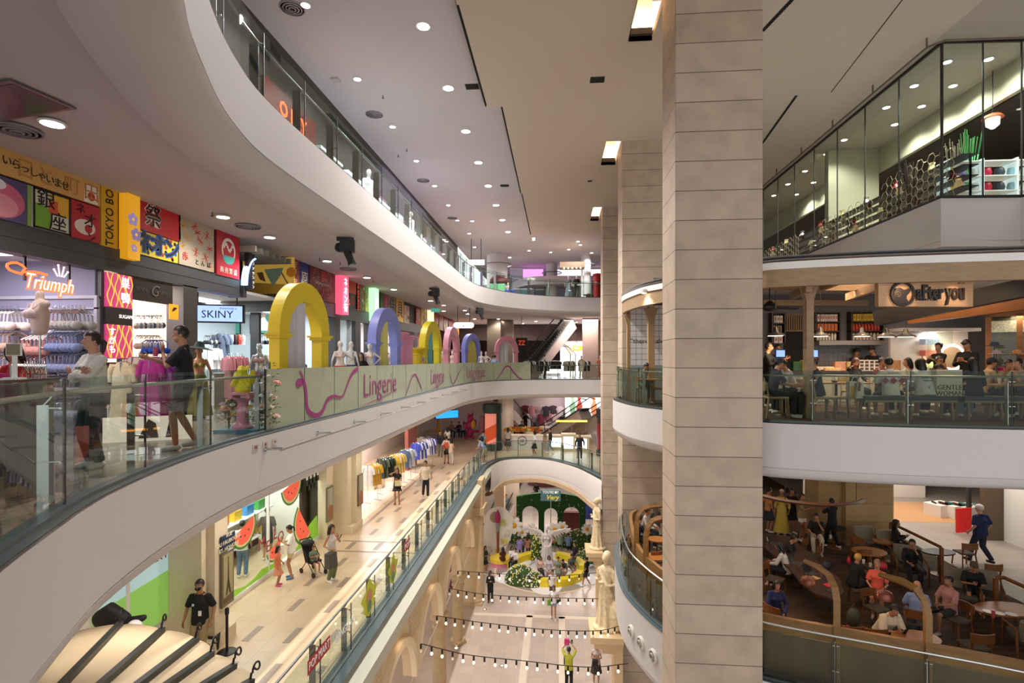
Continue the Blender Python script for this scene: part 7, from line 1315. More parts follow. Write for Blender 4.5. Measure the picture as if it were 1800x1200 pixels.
# people on the plaza
kg=dict(q=.024,skin='b4805c')
SG=[(884,998,200,'woman in a dark red dress and long hair seated on the cake stool',dict(fem=True,hair=('long','1c1210'),top=('4c1c1c',.3),bot=('skirt','4c1c1c',.4),arms=('phone','phone'))),(906,1000,-40,'man in white with a turned head seated at the left end of the bench',dict(top=('e4e0e0',.6),arms=('lap','table'),bot=('trousers','1c2028'))),(900,996,30,'woman with long black hair in white seated beside the man in white',dict(fem=True,hair=('long','120e0e'),top=('e8e4e0',.6),bot=('skirt','2c2c30',.3))),
      (914,977,170,'person in a violet shirt seen from behind on the rear left bench',dict(top=('8c7cc0',.5))),(927,974,175,'person with long brown hair in a tan top on the rear left bench',dict(fem=True,hair=('long','3c1c14'),top=('b88470',.5))),(950,1016,10,'woman in a peach top and black skirt seated at the front bench',dict(fem=True,hair=('shoulder','120e0e'),top=('e0b8a8',.1),bot=('skirt','1c1c20',.2))),(965,1015,0,'woman in pale lilac with folded hands seated second on the front bench',dict(fem=True,hair=('shoulder','1c1412'),top=('c8c0d0',.6),bot=('shorts','d8d0cc',.9))),(981,1017,0,'woman in olive patterned clothes seated third on the front bench',dict(fem=True,hair=('short','2c1c18'),top=('7c8470',.4),bot=('skirt','7c8470',.5))),(993,1014,-20,'person bending over a phone in white shorts on the front bench',dict(lean=35,top=('3c3c40',.5),bot=('shorts','e4e0dc',.9),arms=('phone','phone'))),(1003,1010,30,'man in a grey camouflage tee seated near the right end of the front bench',dict(lean=12,top=('5c6460',.45),bot=('shorts','5c5c58',.9))),
      (984,968,180,'person in a grey green shirt seen from behind on the rear right bench',dict(top=('8c9488',.5))),(999,970,180,'person in a blue tee with a strap seen from behind on the rear right bench',dict(top=('6c88a8',.5)))]
for px,py,fc,lab,kw in SG:
 p=AG(px,py);kk=dict(kg);kk.update(kw);kk.setdefault('hair',('short','17110e'));arms=kk.pop('arms',('lap','lap'));kk.setdefault('bot',('trousers','30323c'));figure(lab,(p.x,p.y,ZG),fc,1.7,'sit',arms,shoes='d8d4d0',**kk)
for px,py,fc,lab,kw in((862,1058,10,'security woman in a black suit standing before the round column',dict(fem=True,top=('121214',1),bot=('trousers','121214'),arms=('phone','phone'),hair=('short','0c0a0a'),shoes='0c0c0c')),(973,1088,0,'woman in a white tee and denim shorts with a green bag walking to the camera',dict(fem=True,top=('ece8e4',.3),bot=('shorts','8c9cb4',.5),hair=('bun','4c3424'),step=.5,arms=('relax','bag'),extra=lambda t,A:(handbag(t,A,'5ca83c','wr',.0,(.1,.05,.14)),handbag(t,A,'1c1c20','wl',-.1,(.1,.05,.08))))),(971,1056,5,'man in a white shirt just behind the woman with the green bag',dict(top=('e4e0dc',.45),bot=('shorts','4c4c50',.9))),
     (1000,1212,175,'person in a lime shirt raising a phone and pink bag to take a picture',dict(top=('b4b43c',.45),bot=('trousers','141414'),arms=('up','up'),extra=lambda t,A:(phone(t,A,'wr','303034'),handbag(t,A,'d0387c','wl',-.2,(.1,.04,.12)),handbag(t,A,'141416','wl',.5,(.12,.08,.16))))),(1048,1203,0,'woman in a dark floral skirt and light blouse looking at her phone',dict(fem=True,top=('c8b8b0',.2),bot=('skirt','3c3430',.5),arms=('phone','phone'),hp=20,hair=('short','14100e'),extra=lambda t,A:handbag(t,A,'17171a','wr',.05,(.12,.07,.14)))),
     (1010,1000,-60,'man in black walking behind the right end of the bench',dict(top=('17171a',.6),bot=('trousers','1c1c20'),step=.4)),(1030,1030,-110,'man in a black tee and shorts striding off to the right',dict(top=('141416',.45),bot=('shorts','3c3430',.9),step=.9)),(853,1008,60,'person in dark clothes on a phone beside the round column',dict(fem=True,hair=('shoulder','2c1c14'),top=('3c4038',.6),bot=('skirt','202020',.6),arms=('phone','phone'))),
     (797,1040,70,'passer-by in a red patterned dress seen through the middle arch',dict(fem=True,hair=('long','17110e'),top=('8c4c44',.4),bot=('skirt','6c3434',.3))),(801,995,70,'passer-by in dark red seen through the farther arch',dict(fem=True,hair=('shoulder','17110e'),top=('7c5048',.4),bot=('trousers','402c2c'))),(943,880,180,'person in black standing at the top of the far escalator',dict(top=('141416',.6))),(940,893,180,'second person in black below the one at the far escalator',dict(top=('202024',.6)))):
 p=AG(px,py);kk=dict(kg);kk.update(kw);kk.setdefault('hair',('short','17110e'));arms=kk.pop('arms',('relax','down'));kk.setdefault('bot',('trousers','202024'));figure(lab,(p.x,p.y,ZG),fc,1.72,'stand',arms,**kk)
# far ground floor: escalator, seats, railings
escalator('black escalator going up to the left at the far end of the plaza',(*AG(868,930)[:2],ZG),(AG(868,930).x+2.6,AG(868,930).y+10,ZG+5.0),1.0,'b8aca4',30)
for px,py,lab,c_ in((890,905,'rider in a striped top on the far escalator','6c7888'),(880,915,'lower rider in dark clothes on the far escalator','2c2c34')):p=atd(px,py,45);figure(lab,(p.x,p.y,p.z),0,1.7,'stand',('relax','down'),False,'b4805c',('short','17110e'),(c_,.5),('trousers','24242a'),'1c1c1c',.026)
f=MB();f.box((AG(862,960).x,41,ZG),(AG(880,960).x,42.2,-6.9));struct('pillar_ground_far',f,mat((218,184,146),.6));f=MB();f.box((-9,45,ZG),(-3.2,45.3,-6.9));struct('wall_ground_inner',f,mat((196,176,160),.6))
t=thing('lounge_sofa','dark red round sofa with a lit counter far behind the plaza','sofa',(*AG(958,849)[:2],ZG));b=MB();b.lathe([(2.0,0),(2.0,.45),(1.6,.5),(1.5,.9),(.8,.9)],30);b.build('seat',mat('5c2c24',.6),t,True);b=MB();b.lathe([(.9,.9),(.9,1.25)],24);b.build('lit_counter',mat('f4dcb0',emit=1.2),t)
t=thing('glass_balustrade','steel and glass railing around the far plaza opening','balustrade',(*AG(960,885)[:2],ZG));b=MB();L0,L1_=AG(948,885),AG(1050,905);b.tube([L0-t.location+V((0,0,1.1)),L1_-t.location+V((0,0,1.1))],.035,6);b.build('handrail',steel,t)
for i in range(8):q=(L0+(L1_-L0)*i/7)-t.location;b=MB();b.tube([q,q+V((0,0,1.1))],.04,6);b.build('post',steel,t)
b=MB();b.add([L0-t.location+V((0,0,.1)),L1_-t.location+V((0,0,.1)),L1_-t.location+V((0,0,1.0)),L0-t.location+V((0,0,1.0))],[(0,1,2,3)]);b.build('glass_panel',GLC,t)
t=thing('curved_banner','deep blue curved screen panel behind the farther draped statue','banner',(*AG(1032,905)[:2],ZG));b=MB();b.sweep([(0,0),(0,3.4),(.1,3.4),(.1,0)],[(1.6*cos(a),1.2*sin(a))for a in[radians(-100+12*i)for i in range(12)]],1,True);b.build('panel',mat('1c2c6c',.5),t)
t=thing('red_panel','dark red box seen through the right arch of the green backdrop','display box',(*AG(1007,932)[:2],ZG));b=MB();b.box((-.8,0,0),(.8,.5,1.4));b.build('panel',mat('5c1c1c',.5),t)
for i,(px,py)in enumerate(((828,1062),(802,1139),(882,1170),(852,1071))):p=AG(px,py);t=thing('floor_uplight',('small lit floor lamp by the big round column','lit floor lamp beside the slim column base','floor outlet left of the pale strip','floor outlet near the black-suited guard')[i],'floor light',(p.x,p.y,ZG));b=MB();b.lathe([(.11,0),(.11,.012)],16);b.build('rim',steel,t);b=MB();b.lathe([(.07,.013),(.07,.016)],14);b.build('lens',mat((255,236,210),emit=6 if i<2 else .2),t)
# string lights: four strings of bulbs
bulb=None
def strand(pts,n,lab):
 global bulb
 P_=spline([tuple(p)for p in pts],.1);t=thing('string_light_cable',lab,'string light',P_[0]);b=MB();b.tube([V(p)-V(P_[0])for p in P_],.012,5);b.build('cable',black,t);L=sum(math.dist(a,c)for a,c in zip(P_,P_[1:]))
 for i,p in enumerate(every(P_,L/n)[:n+1]):
  lit=(i*7)%3!=0;key='lit' if lit else 'dim'
  s=thing('hanging_bulb',('glowing' if lit else 'unlit')+' round bulb hanging on the '+lab,'light bulb',V(p)-V((0,0,.0)),0,('glowing' if lit else 'unlit')+' bulbs of the '+lab)
  if key not in BK:b=MB();b.lathe([(.012,0),(.03,-.03),(.03,-.13)],8);o1=b.build('socket',black,s);b=MB();b.ball((0,0,-.2),(.037,.037,.044),10);o2=b.build('bulb',mat((255,232,190),.2,emit=4)if lit else mat((240,225,200),.15,emit=.12),s,True);BK[key]=(o1,o2)
  else:
   for o in BK[key]:c=o.copy();C.objects.link(c);c.parent=s
BK={}
strand([atd(805,1003,21.5),atd(880,1008,22),atd(960,1013,22.5),atd(1052,1006,23)],14,'farthest string of lights across the plaza')
strand([atd(790,1034,19.5),atd(860,1045,20),atd(960,1050,20.5),atd(1056,1052,21)],18,'second farthest string of lights')
strand([atd(768,1082,17),atd(850,1094,17.5),atd(960,1106,18),atd(1050,1108,18.5),atd(1092,1099,19)],22,'second nearest string of lights')
strand([atd(740,1131,14.8),atd(820,1150,15.2),atd(920,1161,15.6),atd(1030,1172,16),atd(1104,1166,16.3)],20,'nearest string of lights')
for y in(8,14,20,26,32):lamp('AREA',(-7.2,y,-6.3),34,(1,.78,.58),2.2,None,name='arcade_ceiling_light')
for x,y in((-2,43),(1.5,43),(-1,52),(5,50)):lamp('AREA',(x,y,-6.95 if y<45 else-5.5),130,(1,.88,.78),3,None,name='plaza_ceiling_light')
for i in range(7):lamp('SPOT',(XA+.45,7.3+4*i,-6.1),14,(1,.74,.5),.08,None,rot=(0,radians(-14),0),spot=1.7,name='ledge_downlight')
# ---------------------------------------------------------------- lower storey, right: coffee shop terrace
AL=lambda px,py,z=0:at(px,py,ZL+z)
cw=mat('7c4a22',.45,noise=.25,scale=3,stretch=(1,1,6),name='walnut');cwl=mat('86602f',.5,noise=.2,scale=3,stretch=(1,1,6),name='honey_wood');cush=mat('4c4438',.9,noise=.1,scale=20)
WP=offset(L_RIGHT,.52,1)[3:];WP=[p for p in WP if p[0]<14]
b=MB();b.sweep([(0,ZL),(0,ZL+.8),(.12,ZL+.8),(.12,ZL)],WP,1,True);struct('trim_terrace_panel',b,mat('6a4a1c',.5,noise=.3,scale=2,stretch=(1,1,.2)))
b=MB();b.sweep([(-.03,ZL+.82),(-.03,ZL+1.16),(.07,ZL+1.16),(.07,ZL+.82)],WP,1,True);struct('trim_terrace_rail',b,cwl)
lampm=mat('7c4434',.35,.5)
def hook(lab,px,py,z,arm=1.0,inward=None,side=1):
 p=AL(px,py,z);p.z=ZL;i=min(range(len(WP)),key=lambda k:math.dist(WP[k],p[:2]));nx,ny=normals(WP,1)[i];q=V((WP[i][0]+nx*.0,WP[i][1]+ny*.0,ZL));n_=V((nx,ny,0))if inward is None else V(inward).normalized()
 t=thing('arched_lamp_post',lab,'post',q);b=MB();pts=[V((0,0,0)),V((0,0,1.7)),V((0,0,1.95))+n_*.05,V((0,0,2.14))+n_*.2,V((0,0,2.2))+n_*.42,V((0,0,2.2))+n_*(arm+.3)]
 b.tube(pts,[(.09,.08)]*5+[(.05,.05)],4,flat=V((0,0,1)).cross(n_));b.build('bent_post',cwl,t)
 s=thing('dome_pendant','reddish dome lamp on the '+lab,'pendant lamp',q+n_*(arm+.2)+V((0,0,1.78)));b=MB();b.lathe([(.15,-.05),(.17,0),(.14,.09),(.04,.14)],20);b.build('shade',lampm,s,True);b=MB();b.tube([(0,0,.12),(0,0,.4)],.008,4);b.build('cord',black,s);lamp('POINT',(0,0,-.05),14,(1,.62,.34),.08,s)
for a in((1478,1130,1.0,'bent wooden post left of centre on the terrace rail',(-.35,1,0)),(1641,1152,1.0,'broad bent wooden post right of centre on the terrace rail',(-.75,1,0)),(1105,962,1.0,'bent wooden post at the far curved end of the terrace',(1,.3,0)),(1112,985,1.0,'second bent wooden post on the curved end of the terrace',(1,.1,0)),(1141,1030,1.0,'third bent wooden post nearest the big stone pillar',(1,-.2,0))):hook(a[3],a[0],a[1],a[2],.55,a[4])
# curved hanging wooden ring
t=thing('hanging_wood_ring','curved wooden strip hanging above the communal table','ceiling ring',atd(1340,872,14.5));o=t.location.copy();b=MB();b.tube([V(q)-o for q in spline([tuple(atd(1330,869,14)),tuple(atd(1380,880,14.3)),tuple(atd(1450,887,15)),tuple(atd(1505,883,16)),tuple(atd(1518,878,17))],.2)],[(.05,.1)]*len(spline([tuple(atd(1330,869,14)),tuple(atd(1380,880,14.3)),tuple(atd(1450,887,15)),tuple(atd(1505,883,16)),tuple(atd(1518,878,17))],.2)),4,flat=(0,0,1));b.build('ring',mat('5c3826',.4),t)
for px,py,d in((1380,880,14.3),(1505,883,16)):p=atd(px,py,d)-o;b=MB();b.tube([p,V((p.x,p.y,-1.2-o.z))],.01,4);b.build('hanger',black,t)
# walkway beyond and stone pillar
q=[AL(1470,905),AL(1568,935),AL(1660,985),AL(1760,1040),AL(1900,1110)];b=MB();b.v=[V((p.x,p.y,ZL+.004))for p in q]+[V((26,q[-1].y,ZL+.004)),V((26,40,ZL+.004)),V((q[0].x,40,ZL+.004))];b.f=[list(range(8))];b.m=[0];struct('floor_pale_walkway',b,brickmat('pale_grey_planks',(168,160,150),(158,150,142),(138,130,122),1.2,.3,.004,.5,.4,'floor',.1,.05))
a,c=AL(1487,958),AL(1581,966);b=MB();b.box((a.x,a.y,ZL),(c.x,a.y+1.2,-1.15));b.box((a.x-.8,a.y+.3,ZL),(a.x,a.y+1.4,-1.15));struct('pillar_4',b,brickmat('gold_stone',(176,150,104),(170,142,98),(120,98,66),60,.62,.006,0,.7,'auto',.4,.1))
a,c=AL(1744,950),AL(1793,962);b=MB();b.box((a.x-.2,a.y,ZL),(c.x,a.y+.3,-1.15));struct('wall_shop_brown',b,mat('5c4c38',.6));b=MB();b.box((c.x,a.y-2.5,ZL),(c.x+1,a.y+.3,-1.15));struct('pillar_5',b,white)
a=AL(1703,930);b=MB();b.box((a.x-.06,a.y-.06,ZL),(a.x+.06,a.y+.06,-1.15));struct('trim_shop_mullion',b,dark);b=MB();b.box((a.x-4,a.y+5,ZL),(a.x+1.6,a.y+5.1,-1.15));struct('wall_shoe_shop',b,mat('e8e2da',.6));b=MB();b.box((a.x-4,a.y+.8,ZL+.005),(a.x+1,a.y+4,ZL+.008));struct('floor_shoe_shop',b,mat('c89868',.4))
lamp('AREA',(a.x-1,a.y+2.4,-1.3),120,(1,.88,.76),2.5,None,name='shoe_shop_light');lamp('AREA',(AL(1690,960).x,AL(1690,960).y,-1.3),80,(1,.9,.8),2.5,None,name='walkway_light')
for i in range(3):
 p=AL(1655+i*24,905+i*2);t=thing('shoe_display','white sloping shoe display block number %s in the lit shop'%('one','two','three')[i],'display',(p.x,p.y,ZL),.4);b=MB();b.box((-.5,-.3,0),(.5,.4,.5));b.build('block',white,t)
 for k in range(3):s=thing('shoe','%s shoe standing on white display block number %s'%(('black','brown','teal')[k],('one','two','three')[i]),'shoe',(p.x-.3+.3*k,p.y,ZL+.5),.3*k);b=MB();b.limb([(0,.1,.04),(0,0,.04),(0,-.12,.03)],[(.04,.045),(.04,.04),(.04,.025)],8);b.build('shoe_body',mat(('1c1c1c','6c4430','3c8480')[k],.5),s,True)
p=AL(1700,940);t=thing('red_panel','red sign board standing beside the shop mullion','sign',(p.x-.1,p.y,ZL),.3);b=MB();b.box((-.35,0,.1),(.35,.05,1.0));b.build('board',mat('b81c1c',.5,emit=.2),t)
# railings of dark wood
def wrail(lab,pts,drop):
 P_=[AL(a,c,1.0)for a,c in pts];t=thing('wood_handrail',lab,'railing',(P_[0].x,P_[0].y,ZL));o=t.location.copy();b=MB();b.tube([p-o for p in P_],[(.05,.035)]*len(P_),4,flat=(0,0,1));b.build('top_rail',cw,t)
 for p in(P_[0],P_[-1]):b=MB();b.bar(p-o,V((p.x,p.y,ZL))-o,.09,.07);b.build('post',cw,t)
 b=MB();n=len(P_);b.add([V((p.x,p.y,z))-o for z in(ZL+.1,ZL+.92)for p in P_],[(i,i+1,n+i+1,n+i)for i in range(n-1)]);b.build('glass_panel',GLC,t)
wrail('dark wooden rail with glass behind the armchairs, upper run',[(1566,919),(1610,940),(1655,962)],0);wrail('dark wooden rail with glass behind the armchairs, lower run at the right edge',[(1750,1015),(1765,1015),(1830,1044)],0)
# communal table
out=[(1330,935),(1389,942),(1423,973),(1446,993),(1475,1015),(1484,1040),(1470,1053),(1435,1043),(1412,1027),(1384,995),(1330,950)]
pz=[AL(a,c,.76)for a,c in out];c_=sum(pz,V())/len(pz);t=thing('communal_table','long curved purple brown communal table with laptops','table',(c_.x,c_.y,ZL));P_=[(p.x-c_.x,p.y-c_.y)for p in pz][::-1];b=MB();b.prism(P_,.71,.76);b.build('tabletop',mat('4c3836',.25,noise=.1,scale=4),t)
for f_ in((-.3,.9),(.5,-.9),(.1,.3),(.2,-.4)):b=MB();b.box((f_[0]-.06,f_[1]-.06,0),(f_[0]+.06,f_[1]+.06,.71));b.build('leg',cw,t)
def laptop(lab,px,py,rot,col='2c2c30'):
 p=AL(px,py,.76);t=thing('laptop',lab,'laptop',p,rot);b=MB();b.box((-.16,-.11,0),(.16,.11,.015));b.build('keyboard',mat('6c6864',.4,.5),t);b=MB();b.bar((0,.11,.01),(0,.17,.22),.32,.01);b.build('screen',mat(col,.3),t)
laptop('open laptop at the far left end of the communal table',1362,955,.9);laptop('dark laptop in front of the girl in the pale top',1400,990,.9);laptop('closed dark notebook on the communal table',1427,1008,.5)
def small(lab,nm,cat,px,py,z,prof,col,n=14,r=.3):
 p=AL(px,py,z);t=thing(nm,lab,cat,p);b=MB();b.lathe(prof,n);b.build('body',mat(col,r),t,True);return t
for a in(('white cup beside the left laptop','cup','cup',1350,950,'e0d8cc'),('paper cup behind the left laptop','cup','cup',1354,946,'b89878'),('tan bread roll bowl on the communal table','cup','cup',1443,1005,'c8ac7c'),('steel kettle cup by the seated man in black','cup','cup',1460,946,'b0b0b0'),('milk cup on the round table behind the coral shirt','cup','cup',1518,990,'e8e4dc'),('small glass jar on the round table behind the coral shirt','cup','cup',1530,996,'c8b8a0')):small(a[0],a[1],a[2],a[3],a[4],.76,[(.03,0),(.04,.11)],a[5])
for lab,px,py,c1 in(('open paper book in front of the girl in the pale top',1420,1020,'d8c890'),('red folder at the near end of the communal table',1459,1028,'d83c4c'),('brown tissue pile by the open book',1430,1016,'c8b060'),('dark tray near the red folder',1462,1037,'3c3430')):p=AL(px,py,.765);t=thing('paper_item',lab,'book',p,.5);b=MB();b.box((-.15,-.1,0),(.15,.1,.012));b.build('pages',mat(c1,.7),t)
# chairs, armchairs, tables
cch=None
for px,py,r,lab in((1348,1010,60,'walnut chair at the left end of the communal table'),(1362,1045,50,'walnut chair behind the girl in the pale top'),(1402,985,-130,'curved walnut chair on the far side of the communal table, left'),(1425,1000,-130,'curved walnut chair on the far side of the communal table, right'),(1425,968,60,'walnut chair of the man in black with pale trousers'),(1512,1065,-100,'walnut chair of the person with blond hair'),(1542,1100,20,'round backed walnut chair in front of the coral shirt'),(1515,985,120,'empty round backed walnut chair behind the blond person'),(1530,1020,10,'walnut chair beside the round table with the red bags'),(1608,1125,160,'walnut chair of the man in the pale blue tee'),(1680,1120,-70,'walnut chair of the person in the pink shirt'),(1695,995,180,'walnut chair by the black bags on the walkway edge'),(1735,1035,180,'walnut chair by the lower rail'),
  (1448,1150,170,'low walnut chair with its back to the terrace rail, left'),(1490,1155,175,'low walnut chair holding a pink bag'),(1530,1160,175,'low walnut chair beside the man in the cream shirt'),(1712,1170,180,'walnut chair with its back to the terrace rail, right'),(1368,1120,120,'walnut chair of the woman in navy at the pillar'),(1120,985,90,'dark chair at the curved terrace end'),(1150,1010,200,'dark chair facing the curved terrace end')):
 p=AL(px,py)
 if cch is None:cch=chair('walnut_chair',lab,cw,cush,(p.x,p.y,ZL),radians(r),None,True,.82)
 else:dup(cch,(p.x,p.y,ZL),radians(r),lab)
def armchair(lab,px,py,r,first=[None]):
 p=AL(px,py)
 if first[0]:return dup(first[0],(p.x,p.y,ZL),radians(r),lab)
 t=thing('armchair',lab,'armchair',(p.x,p.y,ZL),radians(r));first[0]=t;b=MB();b.box((-.34,-.34,.3),(.34,.34,.46));o=b.build('seat_cushion',cush,t);bv=o.modifiers.new('b','BEVEL');bv.width=.04;b=MB();b.bar((0,.34,.4),(0,.5,.92),.68,.14);o=b.build('backrest',mat('7c7462',.9,noise=.1,scale=20),t);bv=o.modifiers.new('b','BEVEL');bv.width=.04
 for s in(-1,1):
  b=MB();b.tube([(s*.38,-.36,0),(s*.38,-.34,.58),(s*.38,.0,.62),(s*.38,.4,.64)],[(.025,.035)]*4,4);b.build('armrest',cw,t);b=MB();b.bar((s*.38,.46,0),(s*.38,.4,.64),.04,.04);b.build('leg',cw,t)
armchair('olive armchair against the golden stone pillar, left',1533,980,5);armchair('olive armchair against the golden stone pillar, right',1574,988,5);armchair('olive armchair below the upper rail',1600,1020,-20);armchair('wide olive armchair left of the boy in black',1690,1070,-30);armchair('olive armchair right of the boy in black',1730,1072,-30);armchair('olive armchair at the right edge facing the low table',1812,1150,160)
for lab,px,py,rx,ry,h in(('small oval table beside the man in black with pale trousers',1466,962,.42,.3,.7),('round walnut table with milk and red bags',1528,1008,.5,.42,.7),('small square table at the phone user by the upper rail',1552,985,.3,.3,.65),('low walnut table with plates at the right edge',1765,1105,.75,.4,.5),('small honey table in front of the man in the cream shirt',1610,1180,.5,.35,.72),('black folding table by the walkway',1650,1010,.5,.3,.72),('round honey table at the curved terrace end',1155,985,.3,.3,.72),('second round honey table nearer the big pillar',1152,1020,.3,.3,.72)):
 p=AL(px,py);table('cafe_table',lab,(p.x,p.y,ZL),rx,ry,h,mat('9c6430',.35,noise=.15,scale=4)if 'black' not in lab else black,.2,cw,'low' not in lab)
for lab,px,py,col in(('white plate with brown cake on the low table',1778,1078,'e8e4e0'),('empty white plate on the low table',1738,1073,'dcd8d4'),('oval white dish on the low table',1756,1076,'d0c8c4')):small(lab,'plate','plate',px,py+2,.505,[(.06,0),(.12,.012)],col)
small('pink iced drink on the low table','drink_glass','glass',1746,1085,.505,[(.03,0),(.04,.18)],'c85c68')
for lab,nm,px,py,z,r_,col in(('bright pink plastic bag on the low chair','plastic_bag',1490,1115,.5,(.16,.1,.16),'d0286c'),('grey green striped backpack hanging behind the blond person','backpack',1500,1085,.35,(.16,.12,.24),'4c4c3c'),('black round backpack on the floor by the pale blue tee','backpack',1602,1105,.3,(.2,.15,.22),'0e0e10'),('red gift bags on the round table','gift_bag',1552,995,.85,(.12,.08,.1),'b82838'),('small red snack packet on the round table','gift_bag',1492,985,.85,(.05,.04,.1),'c8243c'),('dark blue knapsack on the communal table','backpack',1452,995,.9,(.12,.1,.14),'1c2434')):
 p=AL(px,py,z);p.z=ZL+z;t=thing(nm,lab,'bag',p);b=MB();b.ball((0,0,0),r_,12);b.build('bag_body',mat(col,.6),t,True);b=MB();b.tube([(-r_[0]*.5,0,r_[2]*.8),(0,0,r_[2]*1.35),(r_[0]*.5,0,r_[2]*.8)],.01,5);b.build('handle',mat(col,.6),t)
# people
kc=dict(q=.016,skin='a87454')
LS=[(1378,1010,60,'student in black with hood sleeping over the table by the left laptop',dict(top=('141416',1),arms=('table','table'),lean=25)),(1385,1035,-125,'girl with black hair in a pale top writing at the communal table',dict(fem=True,hair=('long','14100e'),top=('c8c4bc',.9),arms=('table','table'),lean=22)),(1435,968,-20,'man in black tee and pale trousers with his hand to his mouth',dict(top=('141414',.45),bot=('trousers','c8bca8'),arms=('chin','lap'),lean=12)),(1500,1060,110,'person with blond hair in black beside the bent wooden post',dict(fem=True,hair=('short','c89c40'),top=('141416',.5),bot=('trousers','3c3c40'),arms=('table','lap'),lean=14)),(1542,1075,-30,'older visitor in a coral tee and orange shorts reclining',dict(skin='c08468',fem=True,hair=('short','8c6c58'),top=('e0604c',.4),bot=('shorts','c85c2c',.9),arms=('lap','lap'),lean=-6)),(1612,1120,160,'bald man in a pale blue tee seen from behind',dict(skin='b88068',hair=None,top=('8494b8',.45),bot=('shorts','50607c',.9),lean=-2)),(1668,1110,-75,'person in a pink shirt partly behind the broad bent post',dict(hair=('short','1c1412'),top=('b07c78',.5),bot=('shorts','2c2c2c',.9),arms=('table','lap'))),(1708,1068,-25,'boy in a cap and black tee looking at his phone in an armchair',dict(hair=('short','3c3024'),top=('101210',.45),bot=('shorts','1c1c1c',.9),arms=('phone','phone'),lean=22,extra=lambda t,A:(cap(t,A,'4c4430'),phone(t,A)))),(1602,1025,-20,'young man with black hair in black raising his hand below the upper rail',dict(top=('101012',.8),arms=('chin','table'),lean=10)),(1575,985,60,'person in black holding a lit phone by the small square table',dict(fem=True,hair=('long','0e0c0c'),top=('101012',1),arms=('phone','phone'),extra=lambda t,A:phone(t,A,col='f0f0ff'))),
      (1552,1150,10,'person in a cream shirt bending over a phone at the terrace rail',dict(hair=('short','101010'),top=('d8ccb4',.5,.02),arms=('phone','phone'),lean=30,extra=phone)),(1362,1112,0,'woman in a navy jacket beside the big stone pillar',dict(fem=True,hair=('shoulder','1c120e'),top=('1c2450',1),lean=12)),(1118,975,120,'person in a black jacket seated at the curved terrace end',dict(top=('16161a',1),arms=('table','table'),lean=15)),(1132,958,60,'person in a pale grey jacket seated by the curved terrace end',dict(top=('b0a898',1),arms=('table','table'),lean=12)),(1152,950,200,'person in a headscarf at the far curved terrace end',dict(fem=True,hair=('long','6c5c50'),top=('4c4440',1)))]
for px,py,fc,lab,kw in LS:
 p=AL(px,py);kk=dict(kc);kk.update(kw);kk.setdefault('hair',('short','14100e'));kk.setdefault('bot',('trousers','1c1e24'));arms=kk.pop('arms',('lap','lap'));figure(lab,(p.x,p.y,ZL),fc,1.7,'sit',arms,shoes='b0a8a0',**kk)
for px,py,fc,lab,kw in((1722,988,200,'man in a navy polo and white cap striding along the walkway',dict(h=1.85,top=('1c2450',.45,.02),bot=('trousers','1c2238'),width=1.08,step=1.0,skin='c08c74',hair=('short','c8bca8'),shoes='141418',extra=lambda t,A:cap(t,A,'d8ccc0'))),(1374,940,-30,'person in a long yellow patterned dress with a pale head covering',dict(fem=True,hair=('short','d0b898'),top=('c8b050',.8),bot=('skirt','c8b050',.12))),(1410,950,30,'woman in a khaki tee and white shorts holding a white cup',dict(fem=True,hair=('pony','3c2418'),top=('8c7c54',.5),bot=('shorts','e4dcd0',.5),arms=('phone','fwd'))),(1462,962,200,'waiter in black carrying plates past the stone pillar',dict(top=('101012',.45),bot=('trousers','101012'),step=.9,arms=('fwd','fwd'))),(1392,938,10,'person in dark clothes standing behind the khaki tee',dict(top=('1c1816',.5),bot=('shorts','1c1c1c',.9))),(1436,905,30,'person in navy with white trainers far behind the communal table',dict(top=('1c2438',.6),bot=('shorts','3c3c40',.9),shoes='e8e8e8')),(1352,935,100,'person in a dark blue skirt at the far left of the terrace',dict(fem=True,hair=('bun','1c120e'),top=('c8844c',.5),bot=('skirt','2c3040',.5)))):
 p=AL(px,py);kk=dict(kc);kk.update(kw);kk.setdefault('hair',('short','14100e'));hh=kk.pop('h',1.7);arms=kk.pop('arms',('relax','down'));figure(lab,(p.x,p.y,ZL),fc,hh,'stand',arms,**kk)
lamp('AREA',(6.2,15,-1.25),48,(1,.74,.52),4,None,sy=5,name='terrace_ceiling_glow')
# ---------------------------------------------------------------- top storey, far parts and ceiling fittings
b=MB();P_=U_RIGHT;t=thing('glass_wall','tall frameless glass wall of the top storey shop on the right','glass wall',(P_[1][0],P_[1][1],ZU));o=V(t.location)
segs=[((9.98,15+i*1.75),(9.98,15+(i+1)*1.75))for i in range(12)]+[((9.98,14.95),(11.0,15.0)),((11.0,15.0),(11.97,15.05)),((11.97,15.05),(13.1,13.9)),((13.1,13.9),(14.2,12.8))]
for a,c in segs:
 a,c=V((*a,ZU))-o,V((*c,ZU))-o;d=(c-a).normalized();b=MB();b.bar(a+d*.015+V((0,0,2.03)),c-d*.015+V((0,0,2.03)),.016,4.04);b.build('glass_pane',GLC,t);b=MB();b.bar(a,a+V((0,0,4.08)),.03,.03,(0,1,0));b.build('joint',mat('2c2c2a',.5),t)
b=MB();[b.bar(V((*a,9.66))-o,V((*c,9.66))-o,.05,.08)for a,c in segs];b.build('top_channel',black,t);b=MB();[b.bar(V((*a,ZU+.03))-o,V((*c,ZU+.03))-o,.06,.07)for a,c in segs];b.build('base_channel',black,t)
t=thing('ceiling_pipe','thin brown pipe hung below the ceiling along the glass wall','pipe',(9.5,15,9.45));b=MB();b.tube([(0,20,0),(0,-.25,0),(.25,-.5,0),(2.6,-.45,0)],.03,6);b.build('pipe',mat('6c5c50',.5),t)
